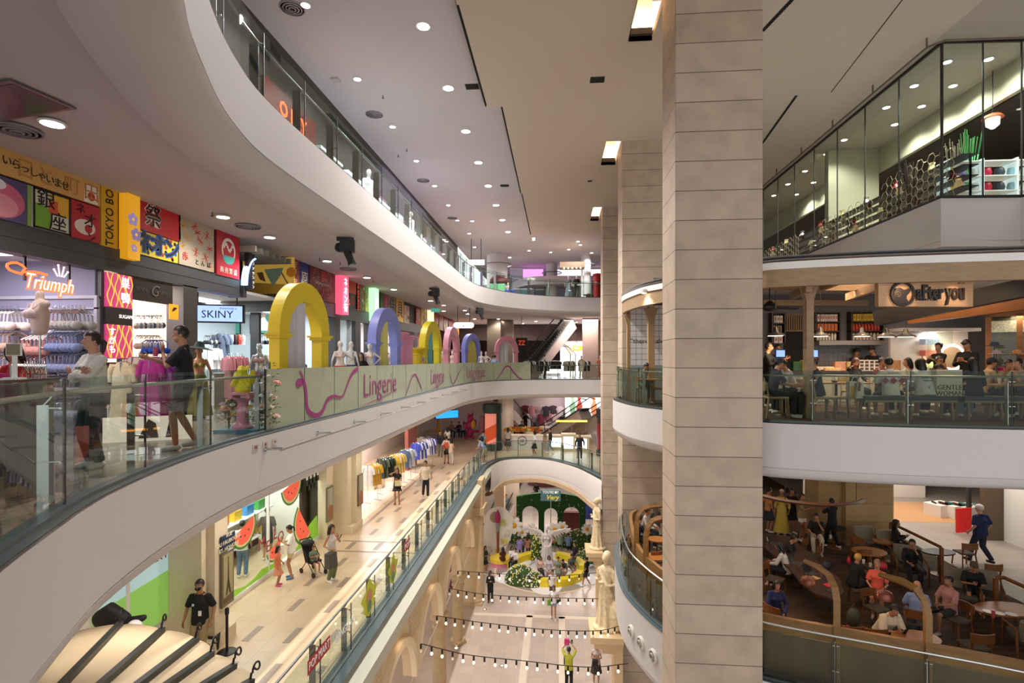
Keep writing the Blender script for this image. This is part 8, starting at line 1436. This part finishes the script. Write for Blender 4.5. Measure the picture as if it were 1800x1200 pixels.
for y in(-.2,2.2,4.6,7,9.4,11.8):b=MB();b.tube([(0,y,0),(0,y,.25)],.025,5);b.build('hanger',mat('6c5c50',.5),t)
green=mat((186,182,160),.7);b=MB();b.box((12.6,5,8.8),(12.75,40,9.7));y0=atx(1545,255,12.6).y;b.box((atx(1470,300,12.6).x-1.9,y0,ZU),(12.6,y0+.3,9.7));struct('wall_top_shop',b,green)
b=MB();b.box((16.5,5,ZU),(16.6,40,9.7));struct('wall_top_shop_back',b,mat('5c3c2c',.8,noise=.3,scale=3));b=MB();b.box((12.75,5,8.75),(16.5,40,8.8));struct('ceiling_top_shop',b,mat('2c2420',.8))
pp=[(1665,108),(1738,103),(1607,150),(1675,150),(1558,188),(1620,186),(1573,218),(1484,245),(1453,270),(1415,300),(1385,323),(1430,320),(1360,343),(1400,341)]
k0=None
for q in pp:
 p=at(*q,9.695)
 if k0 is None:k0=downlight_proto(.1,260,'round downlight behind the glass wall of the top right shop',p,(1,.95,.84),18);k0['group']='downlights behind the glass wall'
 else:dup(k0,p)
for x,y,e in((14.3,14,110),(14.3,19,110),(11.3,24,80),(11.3,31,80)):lamp('AREA',(x,y,8.7),e,(1,.88,.72),1.5,None,name='top_shop_fill')  # area fills added to lift the dark shop and ceiling, no fittings
# goods of the top right shop
random.seed(31)
def hexpanel(lab,y0,y1,z0,z1,x=10.4):
 t=thing('wire_panel',lab,'display panel',(x,y0,z0));b=MB();r=.16
 for i in range(int((y1-y0)/(r*1.5))):
  for j in range(int((z1-z0)/(r*1.73))):cy,cz=i*r*1.5,.16+j*r*1.73+(r*.86 if i%2 else 0);b.tube([(0,cy+r*cos(a),cz+r*sin(a))for a in[k*pi/3 for k in range(5)]],.011,4)
 b.build('hexagon_wires',mat('c8b494',.35,.6),t);b=MB();b.box((.02,0,0),(.05,y1-y0,.05));b.build('base_bar',dark,t)
hexpanel('honeycomb wire display panel nearest the bay corner',15.3,18.5,ZU,7.1);hexpanel('second honeycomb wire display panel along the glass wall',19,22.6,ZU,6.9);hexpanel('farthest honeycomb wire display panel along the glass wall',24.5,30,ZU,6.9)
for i in range(46):
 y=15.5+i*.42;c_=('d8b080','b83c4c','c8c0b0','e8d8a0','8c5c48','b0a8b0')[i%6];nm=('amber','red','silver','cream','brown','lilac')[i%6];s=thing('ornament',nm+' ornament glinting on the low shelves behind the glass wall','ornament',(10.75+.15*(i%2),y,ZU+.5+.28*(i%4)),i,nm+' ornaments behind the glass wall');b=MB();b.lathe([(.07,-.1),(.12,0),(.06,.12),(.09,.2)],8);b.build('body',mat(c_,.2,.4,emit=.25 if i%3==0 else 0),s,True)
for k in range(4):s=thing('low_shelf',('lowest','second','third','top')[k]+' long dark shelf of ornaments behind the glass wall','shelf',(10.65,15.2,ZU+.38+.28*k));b=MB();b.box((0,0,0),(.4,20,.02));b.build('board',dark,s);b=MB();[b.box((.18,y,-.38-.28*k),(.22,y+.04,0))for y in(0,6,12,19.9)];b.build('support',dark,s)
p=atd(1725,300,14.9);t=thing('lit_shelf_unit','brightly lit white glass shelf unit in the bay window','shelf',(11.2,16.2,ZU)); 
for k in range(4):b=MB();b.box((-.2,0,.1+k*.42),(2.4,.5,.13+k*.42));b.build('shelf_board',white,t)
for x in(-.2,.7,1.6,2.4):b=MB();b.box((x-.02,0,0),(x+.02,.5,1.45));b.build('upright',mat('d8e4e8',.3,emit=.4),t)
lamp('AREA',(1.1,.1,1.9),30,(.8,.92,1),.3,t,sy=2.2)
for i in range(21):c_=('e0c020','8470b0','d8d4d0','b81c3c','3c4450','a8c8d8','e8e4e4')[i%7];nm=('yellow','violet','white','red','slate','pale blue','ivory')[i%7];s=thing('homeware',nm+' homeware piece on the bright shelf unit in the bay window','homeware',(11.1+.34*(i%7),16.4,ZU+.13+.42*(i//7)),0,nm+' homeware in the bay window');b=MB();b.lathe([(.1,0),(.13,.12),(.1,.24)],9);b.build('body',mat(c_,.4),s,True)
p=atd(1745,208,15.5);t=thing('lantern_lamp','white glass lantern with an orange cap hanging in the bay window shop','pendant lamp',(p.x,p.y,p.z));b=MB();b.lathe([(.05,-.3),(.16,-.2),(.17,0)],16);b.build('glass_globe',mat('ece8dc',.3,emit=.8),t,True);b=MB();b.lathe([(.26,0),(.2,.08),(.06,.14)],16);b.build('cap',mat('b8502c',.5),t,True);b=MB();b.tube([(0,0,.12),(0,0,9.68-p.z)],.012,5);b.build('cord',black,t)
for i,(px,py,c_)in enumerate(((1700,245,'2c6c34'),(1600,300,'4c3c34'),(1680,262,'5c5040'))):p=atd(px,py,16.2);t=thing('potted_plant',('green','dark twiggy','dry brown')[i]+' plant on the goods of the top right shop','plant',(p.x,p.y,ZU+.0));b=MB();[b.tube([(0,0,.1),(random.uniform(-.3,.3),random.uniform(-.2,.2),p.z-ZU+random.uniform(0,.3))],.014,4)for _ in range(16)];b.build('twigs',mat(c_,.8),t);b=MB();b.lathe([(.12,0),(.16,.3)],12);b.build('pot',dark,t,True)
# top storey left: amber lit wall, sign, counters, mannequins
for i,y in enumerate((9.5,13.2,24,30)):lamp('SPOT',(-7.1,y,9.75),70,(1,.62,.25),.06,None,rot=(0,radians(-18),0),spot=1.3,name='amber_wall_washer')
p=atx(516,205,-7.3);t=thing('neon_sign','red lit sign with round logo on the dark top storey wall','sign',(-7.4,p.y,p.z),pi/2);b=MB();b.box((-1.4,-.04,-.45),(1.5,0,.45));b.build('board',mat('5c1410',.5,emit=.2),t);text('O REY',.55,mat('ff4a20',emit=3),t,(.1,-.05,-.02),bold=.015)
for i,(px,l,c_)in enumerate(((562,1.3,'3c4448'),(620,2.4,'c8d4d8'),(665,2.6,'a8b0b4'),(735,3,'b8c0c8'))):p=atx(px,300,-6.3);t=thing('shop_counter',('dark','long pale','glass fronted','far pale')[i]+' counter standing on the top storey walkway','counter',(-6.3,p.y,ZU));b=MB();b.box((-.3,-l/2,0),(.3,l/2,1.15));b.build('body',mat(c_,.5),t);b=MB();b.box((-.35,-l/2-.05,1.15),(.35,l/2+.05,1.22));b.build('lit_top',mat('dce8ee',.4,emit=.9 if i else .1),t)
for i,px in enumerate((648,722)):p=atx(px,380,-5.9);mannequin('white mannequin on the top storey behind the glass, %s'%('nearer' if i==0 else 'farther'),(-5.9,p.y,ZU),60,1.75,top=('e4e4e8',.5),bot=('trousers','c8c8d0'),q=.03)
lamp('AREA',(-6.2,27,9.8),160,(.85,.7,1),2,None,sy=8,name='violet_shop_light')
for i in range(10):p=V((-6.9,21+i*1.2,ZU+1.3));t=thing('lit_shelf','small %s lit display far along the top storey wall'%('pink','blue','white')[i%3],'display',p,0,('pink','blue','white')[i%3]+' lit displays on the top storey wall');b=MB();b.box((-.5,-.4,-1.3),(.0,.4,.9));b.build('case',mat(('9c7484','4c5c7c','c0bcc8')[i%3],.5,emit=.25),t)
# top storey far side beyond the bridge
AU=lambda px,py,d:atd(px,py,d)
for i,(px,r)in enumerate(((874,.85),(1030,.4),(970,.5))):p=AU(px,480,44+4*(i==2));b=MB();b.lathe([(r,0),(r,4.3)],24,(p.x,p.y,ZU));struct('pillar_upper_%d'%(i+1),b,mat('d8d4d8',.6),True);b=MB();b.tube([(p.x+(r+.35)*cos(a),p.y+(r+.35)*sin(a),9.1)for a in[k*pi/12 for k in range(25)]],.05,5);struct('trim_column_ring_%d'%(i+1),b,mat('8c8c98',.4,.5))
b=MB();cpt=spline([(AU(888,480,50).x,52),(AU(920,480,47).x,47.5),(AU(960,480,46).x,46.5),(AU(1010,480,46).x,46.6),(10,47.5)],.5);b.sweep([(0,7.9),(0,8.6),(.2,8.6),(3,8.6),(3,7.9)],cpt,1,True);struct('trim_far_mezzanine',b,mat('c8b8c4',.6)); 
for i,(px,w,c_,e)in enumerate(((932,2.4,'d070c8',1.6),(1000,2.8,'e8d8e8',1.2),(908,1.2,'8c8494',.3),(1052,1.5,'e8d4dc',1.0))):p=AU(px,462,50);t=thing('lit_shop_front',('magenta glowing','pale pink','grey','white')[i]+' lit shop front at the far end of the top storey','shop front',(p.x,p.y,8.6));b=MB();b.box((-w/2,0,0),(w/2,.1,1.2));b.build('panel',mat(c_,emit=e),t);b=MB();b.box((-w/2,-.06,1.15),(w/2,.05,1.28));b.build('header',white,t)
for i in range(6):p=AU(988+i*11,447,48);t=thing('bunting','%s hanging flag over the far top shops'%('yellow','pink')[i%2],'flag',p,0,('yellow','pink')[i%2]+' flags over the far top shops');b=MB();b.box((-.14,0,-.3),(.14,.02,.3));b.build('cloth',mat(('c8a040','c83c6c')[i%2],.7),t);b=MB();b.tube([(0,0,.3),(0,0,9.9-p.z)],.01,4);b.build('cord',black,t)
k_=0
for px,w,h,c_,lab in((868,.55,.95,'5c9c70','green suitcase left of two by the far balustrade'),(881,.55,.95,'64a074','green suitcase right of two by the far balustrade'),(896,.6,.55,'1c38a0','blue suitcase beside the green ones'),(909,.6,.9,'3c3c48','dark grey suitcase behind the blue one'),(920,.6,.9,'2c4450','teal dark suitcase in the middle of the row'),(932,.6,.9,'34343c','charcoal suitcase right of the teal one'),(949,.7,.85,'1c1c20','black suitcase at the right end of the row'),(927,.5,.45,'1c3478','small navy suitcase in front of the charcoal one'),(870,1.3,.3,'e4e4e0','white plinth under the green suitcases'),(941,.6,.35,'8c8c70','olive box beside the draped mannequin base'),(1036,.9,.5,'2c2428','dark bench at the foot of the red pillar')):
 p=AU(px,500,38.9 if 'plinth' not in lab else 38.2);k_+=1;t=thing('suitcase' if 'suitcase' in lab else 'display_box',lab,'suitcase' if 'suitcase' in lab else 'box',(p.x,p.y,ZU+(.3 if 'green' in lab and 'plinth' not in lab else 0)));b=MB();b.box((-w/2,-.15,.04),(w/2,.15,h));o_=b.build('shell',mat(c_,.4),t);bv=o_.modifiers.new('b','BEVEL');bv.width=.05;bv.segments=2;b=MB();b.box((-w*.2,-.02,h),(w*.2,.02,h+.06));b.build('handle',black,t)
p=AU(878,480,40.5);t=thing('domed_kiosk','dark red domed kiosk roof behind the green suitcases','kiosk',(p.x,p.y,ZU));b=MB();b.lathe([(.75,1.55),(.72,1.8),(.5,2.05),(.1,2.15)],24);b.build('dome',mat('5c141c',.5),t,True);b=MB();b.lathe([(.6,0),(.6,1.0)],20);b.build('base',mat('6c2020',.5),t,True);b=MB();[b.tube([(x,0,1),(x,0,1.6)],.03,5)for x in(-.5,.5)];b.build('posts',dark,t)
p=AU(893,480,40);mannequin('pink coated form standing behind the blue suitcase',(p.x,p.y,ZU),0,1.5,top=('d8bcb8',.8),bot=('skirt','d8bcb8',.5),q=.035)
for px,tp,bt,lab in((999,('707884',.5),('skirt','707884',.1),'mannequin in a grey two piece in the glass case'),(1014,('0c0c0e',.8),('trousers','0e0e10'),'mannequin in a black suit in the glass case')):p=AU(px,490,40);mannequin(lab,(p.x,p.y,ZU+.35),0,1.7,top=tp,bot=bt,q=.03)
p=AU(1006,490,39.6);t=thing('glass_case','glass display case with a lit canopy around two mannequins','display case',(p.x,p.y,ZU));b=MB();b.box((-.85,-.1,0),(.85,1,.35));b.box((-.9,-.15,2.55),(.9,1.05,2.95));b.build('canopy_and_base',mat('b8a088',.6),t);b=MB();b.box((-.85,-.1,.35),(-.83,1,2.55));b.box((.83,-.1,.35),(.85,1,2.55));b.build('glass_pane',GLC,t);b=MB();[b.ball((-.6+.3*i,-.1,2.5),.05,8)for i in range(5)];b.build('bulbs',mat('fff0d8',emit=10),t)
p=AU(1050,490,38.6);t=thing('post_box','tall red round pillar prop by the stone pillar','prop',(p.x,p.y,ZU));b=MB();b.lathe([(.3,0),(.28,.1),(.26,1.75),(.34,1.8),(.34,1.9),(.1,1.98)],20);b.build('body',mat('a81418',.35),t,True)
# middle storey beyond the bridge
b=MB();b.box((AU(985,640,52).x,52,0),(10,52.2,3.2));struct('wall_middle_far_shop',b,mat((222,224,232),.6));b=MB();b.box((-18,50.5,3.2),(10,50.8,4.72));struct('trim_far_bulkhead',b,mat('3c2a28',.6))
lamp('AREA',(2,43,4.6),260,(1,.9,.86),3,None,name='far_walkway_fill')  # added area fill without a fitting, brightens the far walkway
for x in(-1,3):lamp('AREA',(x,50.2,3.1),320,(.95,.93,1),2.5,None,name='far_shop_light')
lamp('AREA',(-6,46,4.6),420,(1,.85,.72),3,None,name='far_walkway_fill')  # second added fill, same dark stretch of walkway
for i,(px,c_,w)in enumerate(((1038,'b89c90',1.2),(868,'7c6c5c',1.1),(892,'8c7c70',.9),(1056,'8c7450',.6))):p=AU(px,600,43+i);b=MB();b.box((p.x-w/2,p.y,0),(p.x+w/2,p.y+w,4.72));struct('pillar_middle_far_%d'%(i+1),b,mat(c_,.6))
t=thing('lit_archway_stall','white glowing pointed stall with striped arches across the bridge','stall',(AU(981,640,47).x,AU(981,640,47).y,0));b=MB();b.box((-1.0,0,.2),(1.0,.6,1.3));b.build('lit_counter',mat('f8f8ff',emit=1.6),t)
for k in range(3):r=1.5-.22*k;b=MB();b.tube([(-r,-.1*k,0),(-r,-.1*k,1.9),(-r*.6,-.1*k,2.5),(0,-.1*k,3.1-.2*k),(r*.6,-.1*k,2.5),(r,-.1*k,1.9),(r,-.1*k,0)],.045,5);b.build('arch_band',(mat('6c3440',.5),white,mat('6c3440',.5))[k],t)
for i,(px,s,c_,bg)in enumerate(((1002,'祭り','c88010','f8e8b0'),(1014,'IMAI','f8f0e0','e88c1c'),(917,'ZZ','e84420','181414'))):p=AU(px,(613,612,612)[i],49 if i<2 else 41);w=(.5,1.3,.9)[i];h=(1.3,.5,1.6)[i];t=thing('shop_sign',('tall lit yellow sign','orange lit oblong sign','black panel with red letters by the escalator')[i]+' across the bridge','sign',(p.x,p.y,p.z));b=MB();b.box((-w/2,0,-h/2),(w/2,.1,h/2));b.build('panel',mat(bg,emit=1.0 if i<2 else 0),t);text(s,.35 if i<2 else .5,mat(c_,.5,emit=.5),t,(0,-.02,0 if i<2 else .4),sx=.8);b=MB();b.tube([(0,.05,h/2),(0,.05,4.72-p.z)],.02,5);b.build('hanger',black,t)
for i,(px,kind,cols)in enumerate(((930,'shirt',['e4e4e0','1c1c20']),(955,'shirt',['1a1a1e','24242a','e8e8e4']),(975,'top',['14141a','2c2c34']),(1000,'shirt',['e8dcc8','1c1c22']),(1026,'shirt',['1a1a20','e4e0d8','303038']))):
 p,q=AU(px-7,640,40.2+.3*i),AU(px+9,640,40.6+.3*i);p.z=q.z=1.3;rail(p,q,'clothes rail %s of five across the bridge'%('one','two','three','four','five')[i]);rack_line(p,q,7,kind,cols,'garment on clothes rail %s across the bridge'%('one','two','three','four','five')[i],'garments on bridge rail %s'%('one','two','three','four','five')[i],.5,.7,.2,1.1)
for px,c_,d,lab in((1055,'e08068',40,'mannequin in a coral suit beside the farthest stone pillar'),(1022,'e4d4b8',39.9,'mannequin in a cream printed tee across the bridge')):p=AU(px,640,d);mannequin(lab,(p.x,p.y,0),0,1.7,top=(c_,.6),bot=('trousers',c_),q=.03)
# hanging signs and stage lights
def hsign(lab,px,py,d,w,h,pill,ztop):
 p=AU(px,py,d);t=thing('hanging_sign',lab,'sign',p);b=MB(); 
 if pill:b.prism([(x*(w/2-h/2)/1*1+h/2*cos(a),h/2*sin(a))for x,a in[(1,-pi/2+i*pi/10)for i in range(11)]+[(-1,pi/2+i*pi/10)for i in range(11)]],-.06,.06,Matrix.Rotation(pi/2,4,'X'))
 else:b.box((-w/2,-.06,-h/2),(w/2,.06,h/2))
 b.build('lit_box',mat('f8f8fa',emit=2),t)
 for x in(-w*.3,w*.3):b=MB();b.tube([(x,0,h/2),(x,0,ztop-p.z)],.02,5);b.build('hanger',black,t)
 P(disc(0,-h*.15,h*.14,12),'1c1c1c',t,-.065);text('ii  ↑',h*.35,mat('1c1c1c',.5),t,(-w*.25,-.066,.0))
hsign('white pill shaped lit wayfinding sign under the middle ceiling',815,571.5,33,1.25,.33,True,4.7);hsign('white lit wayfinding sign hanging over the far top storey',837,461,38,1.15,.34,False,9.9); 
p=AU(765,545,27.5);t=thing('exit_sign','small green exit sign under the middle ceiling','sign',(p.x,p.y,p.z),.2);b=MB();b.box((-.22,0,-.09),(.22,.05,.09));b.build('panel',mat('3c8c78',emit=.6),t);b=MB();b.tube([(0,.02,.09),(0,.02,4.7-p.z)],.01,4);b.build('hanger',steel,t)
s0=None
for px,py,d,sc,lab in((607,418,12.2,1.0,'black stage spotlight under the curved ceiling edge, nearest of three'),(763,506,22.5,1.0,'black stage spotlight under the curved ceiling edge, middle of three'),(843,541,30.5,1.0,'black stage spotlight under the curved ceiling edge, farthest of three')):
 p=at(px,py,4.37)
 if s0 is None:
  t=s0=thing('stage_spotlight',lab,'spotlight',p,(0,0,.3));b=MB();b.box((-.2,-.06,-.08),(.2,.08,0));b.build('clamp',black,t);b=MB();b.box((-.12,-.12,-.34),(.22,.12,-.06));b.ball((-.14,0,-.24),(.12,.12,.12),8);b.build('housing',mat('101012',.5),t);b=MB();b.tube([(.02,-.02,-.28),(.16,-.08,-.62)],[.1,.085],14);b.tube([(.15,-.075,-.6),(.17,-.085,-.66)],.1,14);b.build('barrel',mat('1c2022',.3),t,True);b=MB();b.tube([(.171,-.0855,-.662),(.172,-.086,-.664)],.08,14);b.build('lens',mat('8c98a0',.1),t)
 else:dup(s0,p,(0,0,.3),lab)
# ceiling fittings
vent=None
for(px,py),z,lab in(((658,201),ZC,'round ceiling vent in the atrium ceiling, nearest'),((744,317),ZC,'round ceiling vent in the atrium ceiling, second'),((795,383),ZC,'round ceiling vent in the atrium ceiling, third'),((436,398),4.7,'large round ceiling vent above the lingerie walkway'),((612,473),4.7,'round ceiling vent behind the nearest stage spotlight'),((30,228),4.7,'small round ceiling vent at the left edge'),((514,14),ZC,'round grey ceiling cap beside the topmost small downlight')):
 p=at(px,py,z)
 if vent is None:
  t=vent=thing('ceiling_vent',lab,'vent',p)
  for i in range(4):b=MB();r=.3-.07*i;b.lathe([(r,0),(r,-.02-.008*i),(r-.03,-.025-.008*i),(r-.03,0)],24);b.build('ring',mat('8c888c',.5),t,True)
 else:dup(vent,p,0,lab)
for(px,py),w,l,z,lab in(((830,152),.42,.34,ZC,'black square opening left of the lowered ceiling edge'),((1050,140),.42,.34,9.7,'black square opening in the lowered ceiling'),((887,326),.42,.34,ZC,'small black square opening farther along the ceiling edge'),((1037,318),.2,.2,9.7,'tiny black square opening near the second stone pillar')):p=at(px,py,z);t=thing('ceiling_opening',lab,'ceiling fitting',p);b=MB();b.box((-w/2,-l/2,-.006),(w/2,l/2,.0));b.build('black_panel',mat('050505',.9),t);b=MB();[b.box(*q)for q in(((-w/2,-l/2,-.012),(w/2,-l/2+.02,0)),((-w/2,l/2-.02,-.012),(w/2,l/2,0)))];b.build('frame',dark,t)
sp=None
for(px,py),z in(((673,168),ZC),((715,262),ZC),((700,272),ZC),((790,360),ZC),((373,373),4.7),((562,453),4.7),((598,460),4.7),((656,492),4.7),((90,333),4.7)):
 p=at(px,py,z)
 if sp is None:t=sp=thing('sprinkler','small sprinkler head under the white ceiling','sprinkler',p,0,'sprinkler heads under the ceilings');b=MB();b.tube([(0,0,0),(0,0,-.08)],.015,6);b.lathe([(.04,-.08),(.03,-.1)],10);b.build('head',mat('5c5c60',.4),t)
 else:dup(sp,p)
p=at(590,139,ZC); 
for i,x in enumerate((475,487,498)):p=at(x,790-i,-.42);j=min(range(len(M_LEFT)),key=lambda k:abs(M_LEFT[k][1]-(9.4+.35*i)));t=thing('fascia_plate',('first','second','third')[i]+' small printed plate on the middle storey edge above the pipe','sign',(M_LEFT[j][0]+.002,M_LEFT[j][1],-.17),pi/2);b=MB();b.box((-.09,-.01,-.06),(.09,0,.06));b.build('plate',mat('c8bcb4',.5),t);text(('EX','IT','>')[i],.08,mat('8c4c44',.5),t,(0,-.014,0))
p=at(590,139,ZC);t=thing('smoke_detector','pale square detector box in the atrium ceiling','detector',p);b=MB();b.box((-.12,-.12,-.05),(.12,.12,0));b.build('body',mat('b8b4b4',.5),t)
p=at(22,178,4.7);t=thing('ceiling_hatch','glossy mirrored hatch panel in the ceiling at the left edge','ceiling panel',p,-.18);b=MB();b.box((-.9,-.4,-.02),(.6,.35,0));b.build('frame',mat('8c8488',.3,.8),t);b=MB();b.box((-.85,-.35,-.026),(.55,.3,-.02));b.build('mirror',mat('77747a',.2,.7),t)
# round nozzles in the fascias
nz=None
for P2,(px,py),z in((L_RIGHT,(1110,1110),-5.95),(L_RIGHT,(1127,1130),-5.95),(L_RIGHT,(1147,1148),-5.95),(L_LEFT,(883,827),-5.95),(L_LEFT,(896,826),-5.95),(L_LEFT,(912,824),-5.95),(L_LEFT,(1010,837),-5.95),(L_LEFT,(1018,840),-5.95),(L_LEFT,(1025,843),-5.95)):
 q=at(px,py,z);i=min(range(1,len(P2)),key=lambda k:abs(atan2(P2[k][0],P2[k][1])-atan2(q.x,q.y))+(0 if(math.dist(P2[k],(0,0))<24)==(P2 is L_RIGHT)else 9));nx,ny=normals(P2,1)[i];rr=.17 if P2 is L_RIGHT else .13;t=thing('air_nozzle',('round cream air nozzle in the curved terrace fascia' if P2 is L_RIGHT else 'small round air nozzle in the bridge fascia')+' seen at %s'%('first','second','third','far left','left of centre','centre','right first','right second','far right')[[(1110,1110),(1127,1130),(1147,1148),(883,827),(896,826),(912,824),(1010,837),(1018,840),(1025,843)].index((px,py))],'vent',(P2[i][0]-nx*(.0 if P2 is L_RIGHT else-.5),P2[i][1]-ny*(.0 if P2 is L_RIGHT else-.5),z));T=Matrix.Rotation(atan2(-ny,-nx),4,'Z')@Matrix.Rotation(pi/2,4,'Y')
 b=MB();b.lathe([(rr,-.02),(rr,.05),(rr*.8,.07),(rr*.75,0)],22,(0,0,0),T);b.build('ring',mat('dcd8cc',.5),t,True);b=MB();b.lathe([(rr*.6,.0),(rr*.45,.1),(rr*.3,.1),(rr*.3,.02)],18,(0,0,0),T);b.build('cone',mat('a8a498',.5),t,True)
# stickers on the lower balustrade glass
ST=[(560,1150,1.0,.28,'b8202c','POP MART','f4ece8','red sticker with white capitals on the lower glass'),(605,1105,.9,.3,'d8dcd8','BANGKOK','8c8c88','pale lettering sticker on the lower glass'),(648,1050,1.2,.9,'c8cc1c','','','large yellow splash sticker with a toy figure on the lower glass'),(690,1000,1.0,.8,'b8c420','','','second yellow green splash sticker on the lower glass'),(715,958,.6,.3,'b8382c','POP','f0e0dc','small red sticker farther along the lower glass')]
for px,py,w,h,c_,s,tc,lab in ST:
 X_=-4.67;p=atx(px,py,X_+.03);t=thing('glass_sticker',lab,'sticker',(X_+.045,p.y,p.z),pi/2)
 if s:P([(-w/2,-h/2),(w/2,-h/2),(w/2,h/2),(-w/2,h/2)],c_,t,0)if s!='BANGKOK' else None;text(s,h*.8,mat(tc if s!='BANGKOK' else 'e8ece8',.5),t,(0,-.006,0),sx=w/(len(s)*h*.52))
 else:P([(w/2*cos(a)*(.8+.2*sin(5*a)),h/2*sin(a)*(.85+.15*cos(4*a)))for a in[k*pi/18 for k in range(36)]],c_,t,0);P(disc(0,.02,h*.22),'c88c5c',t,-.004);P(disc(0,-.2,h*.16),'5c8c5c',t,-.006)
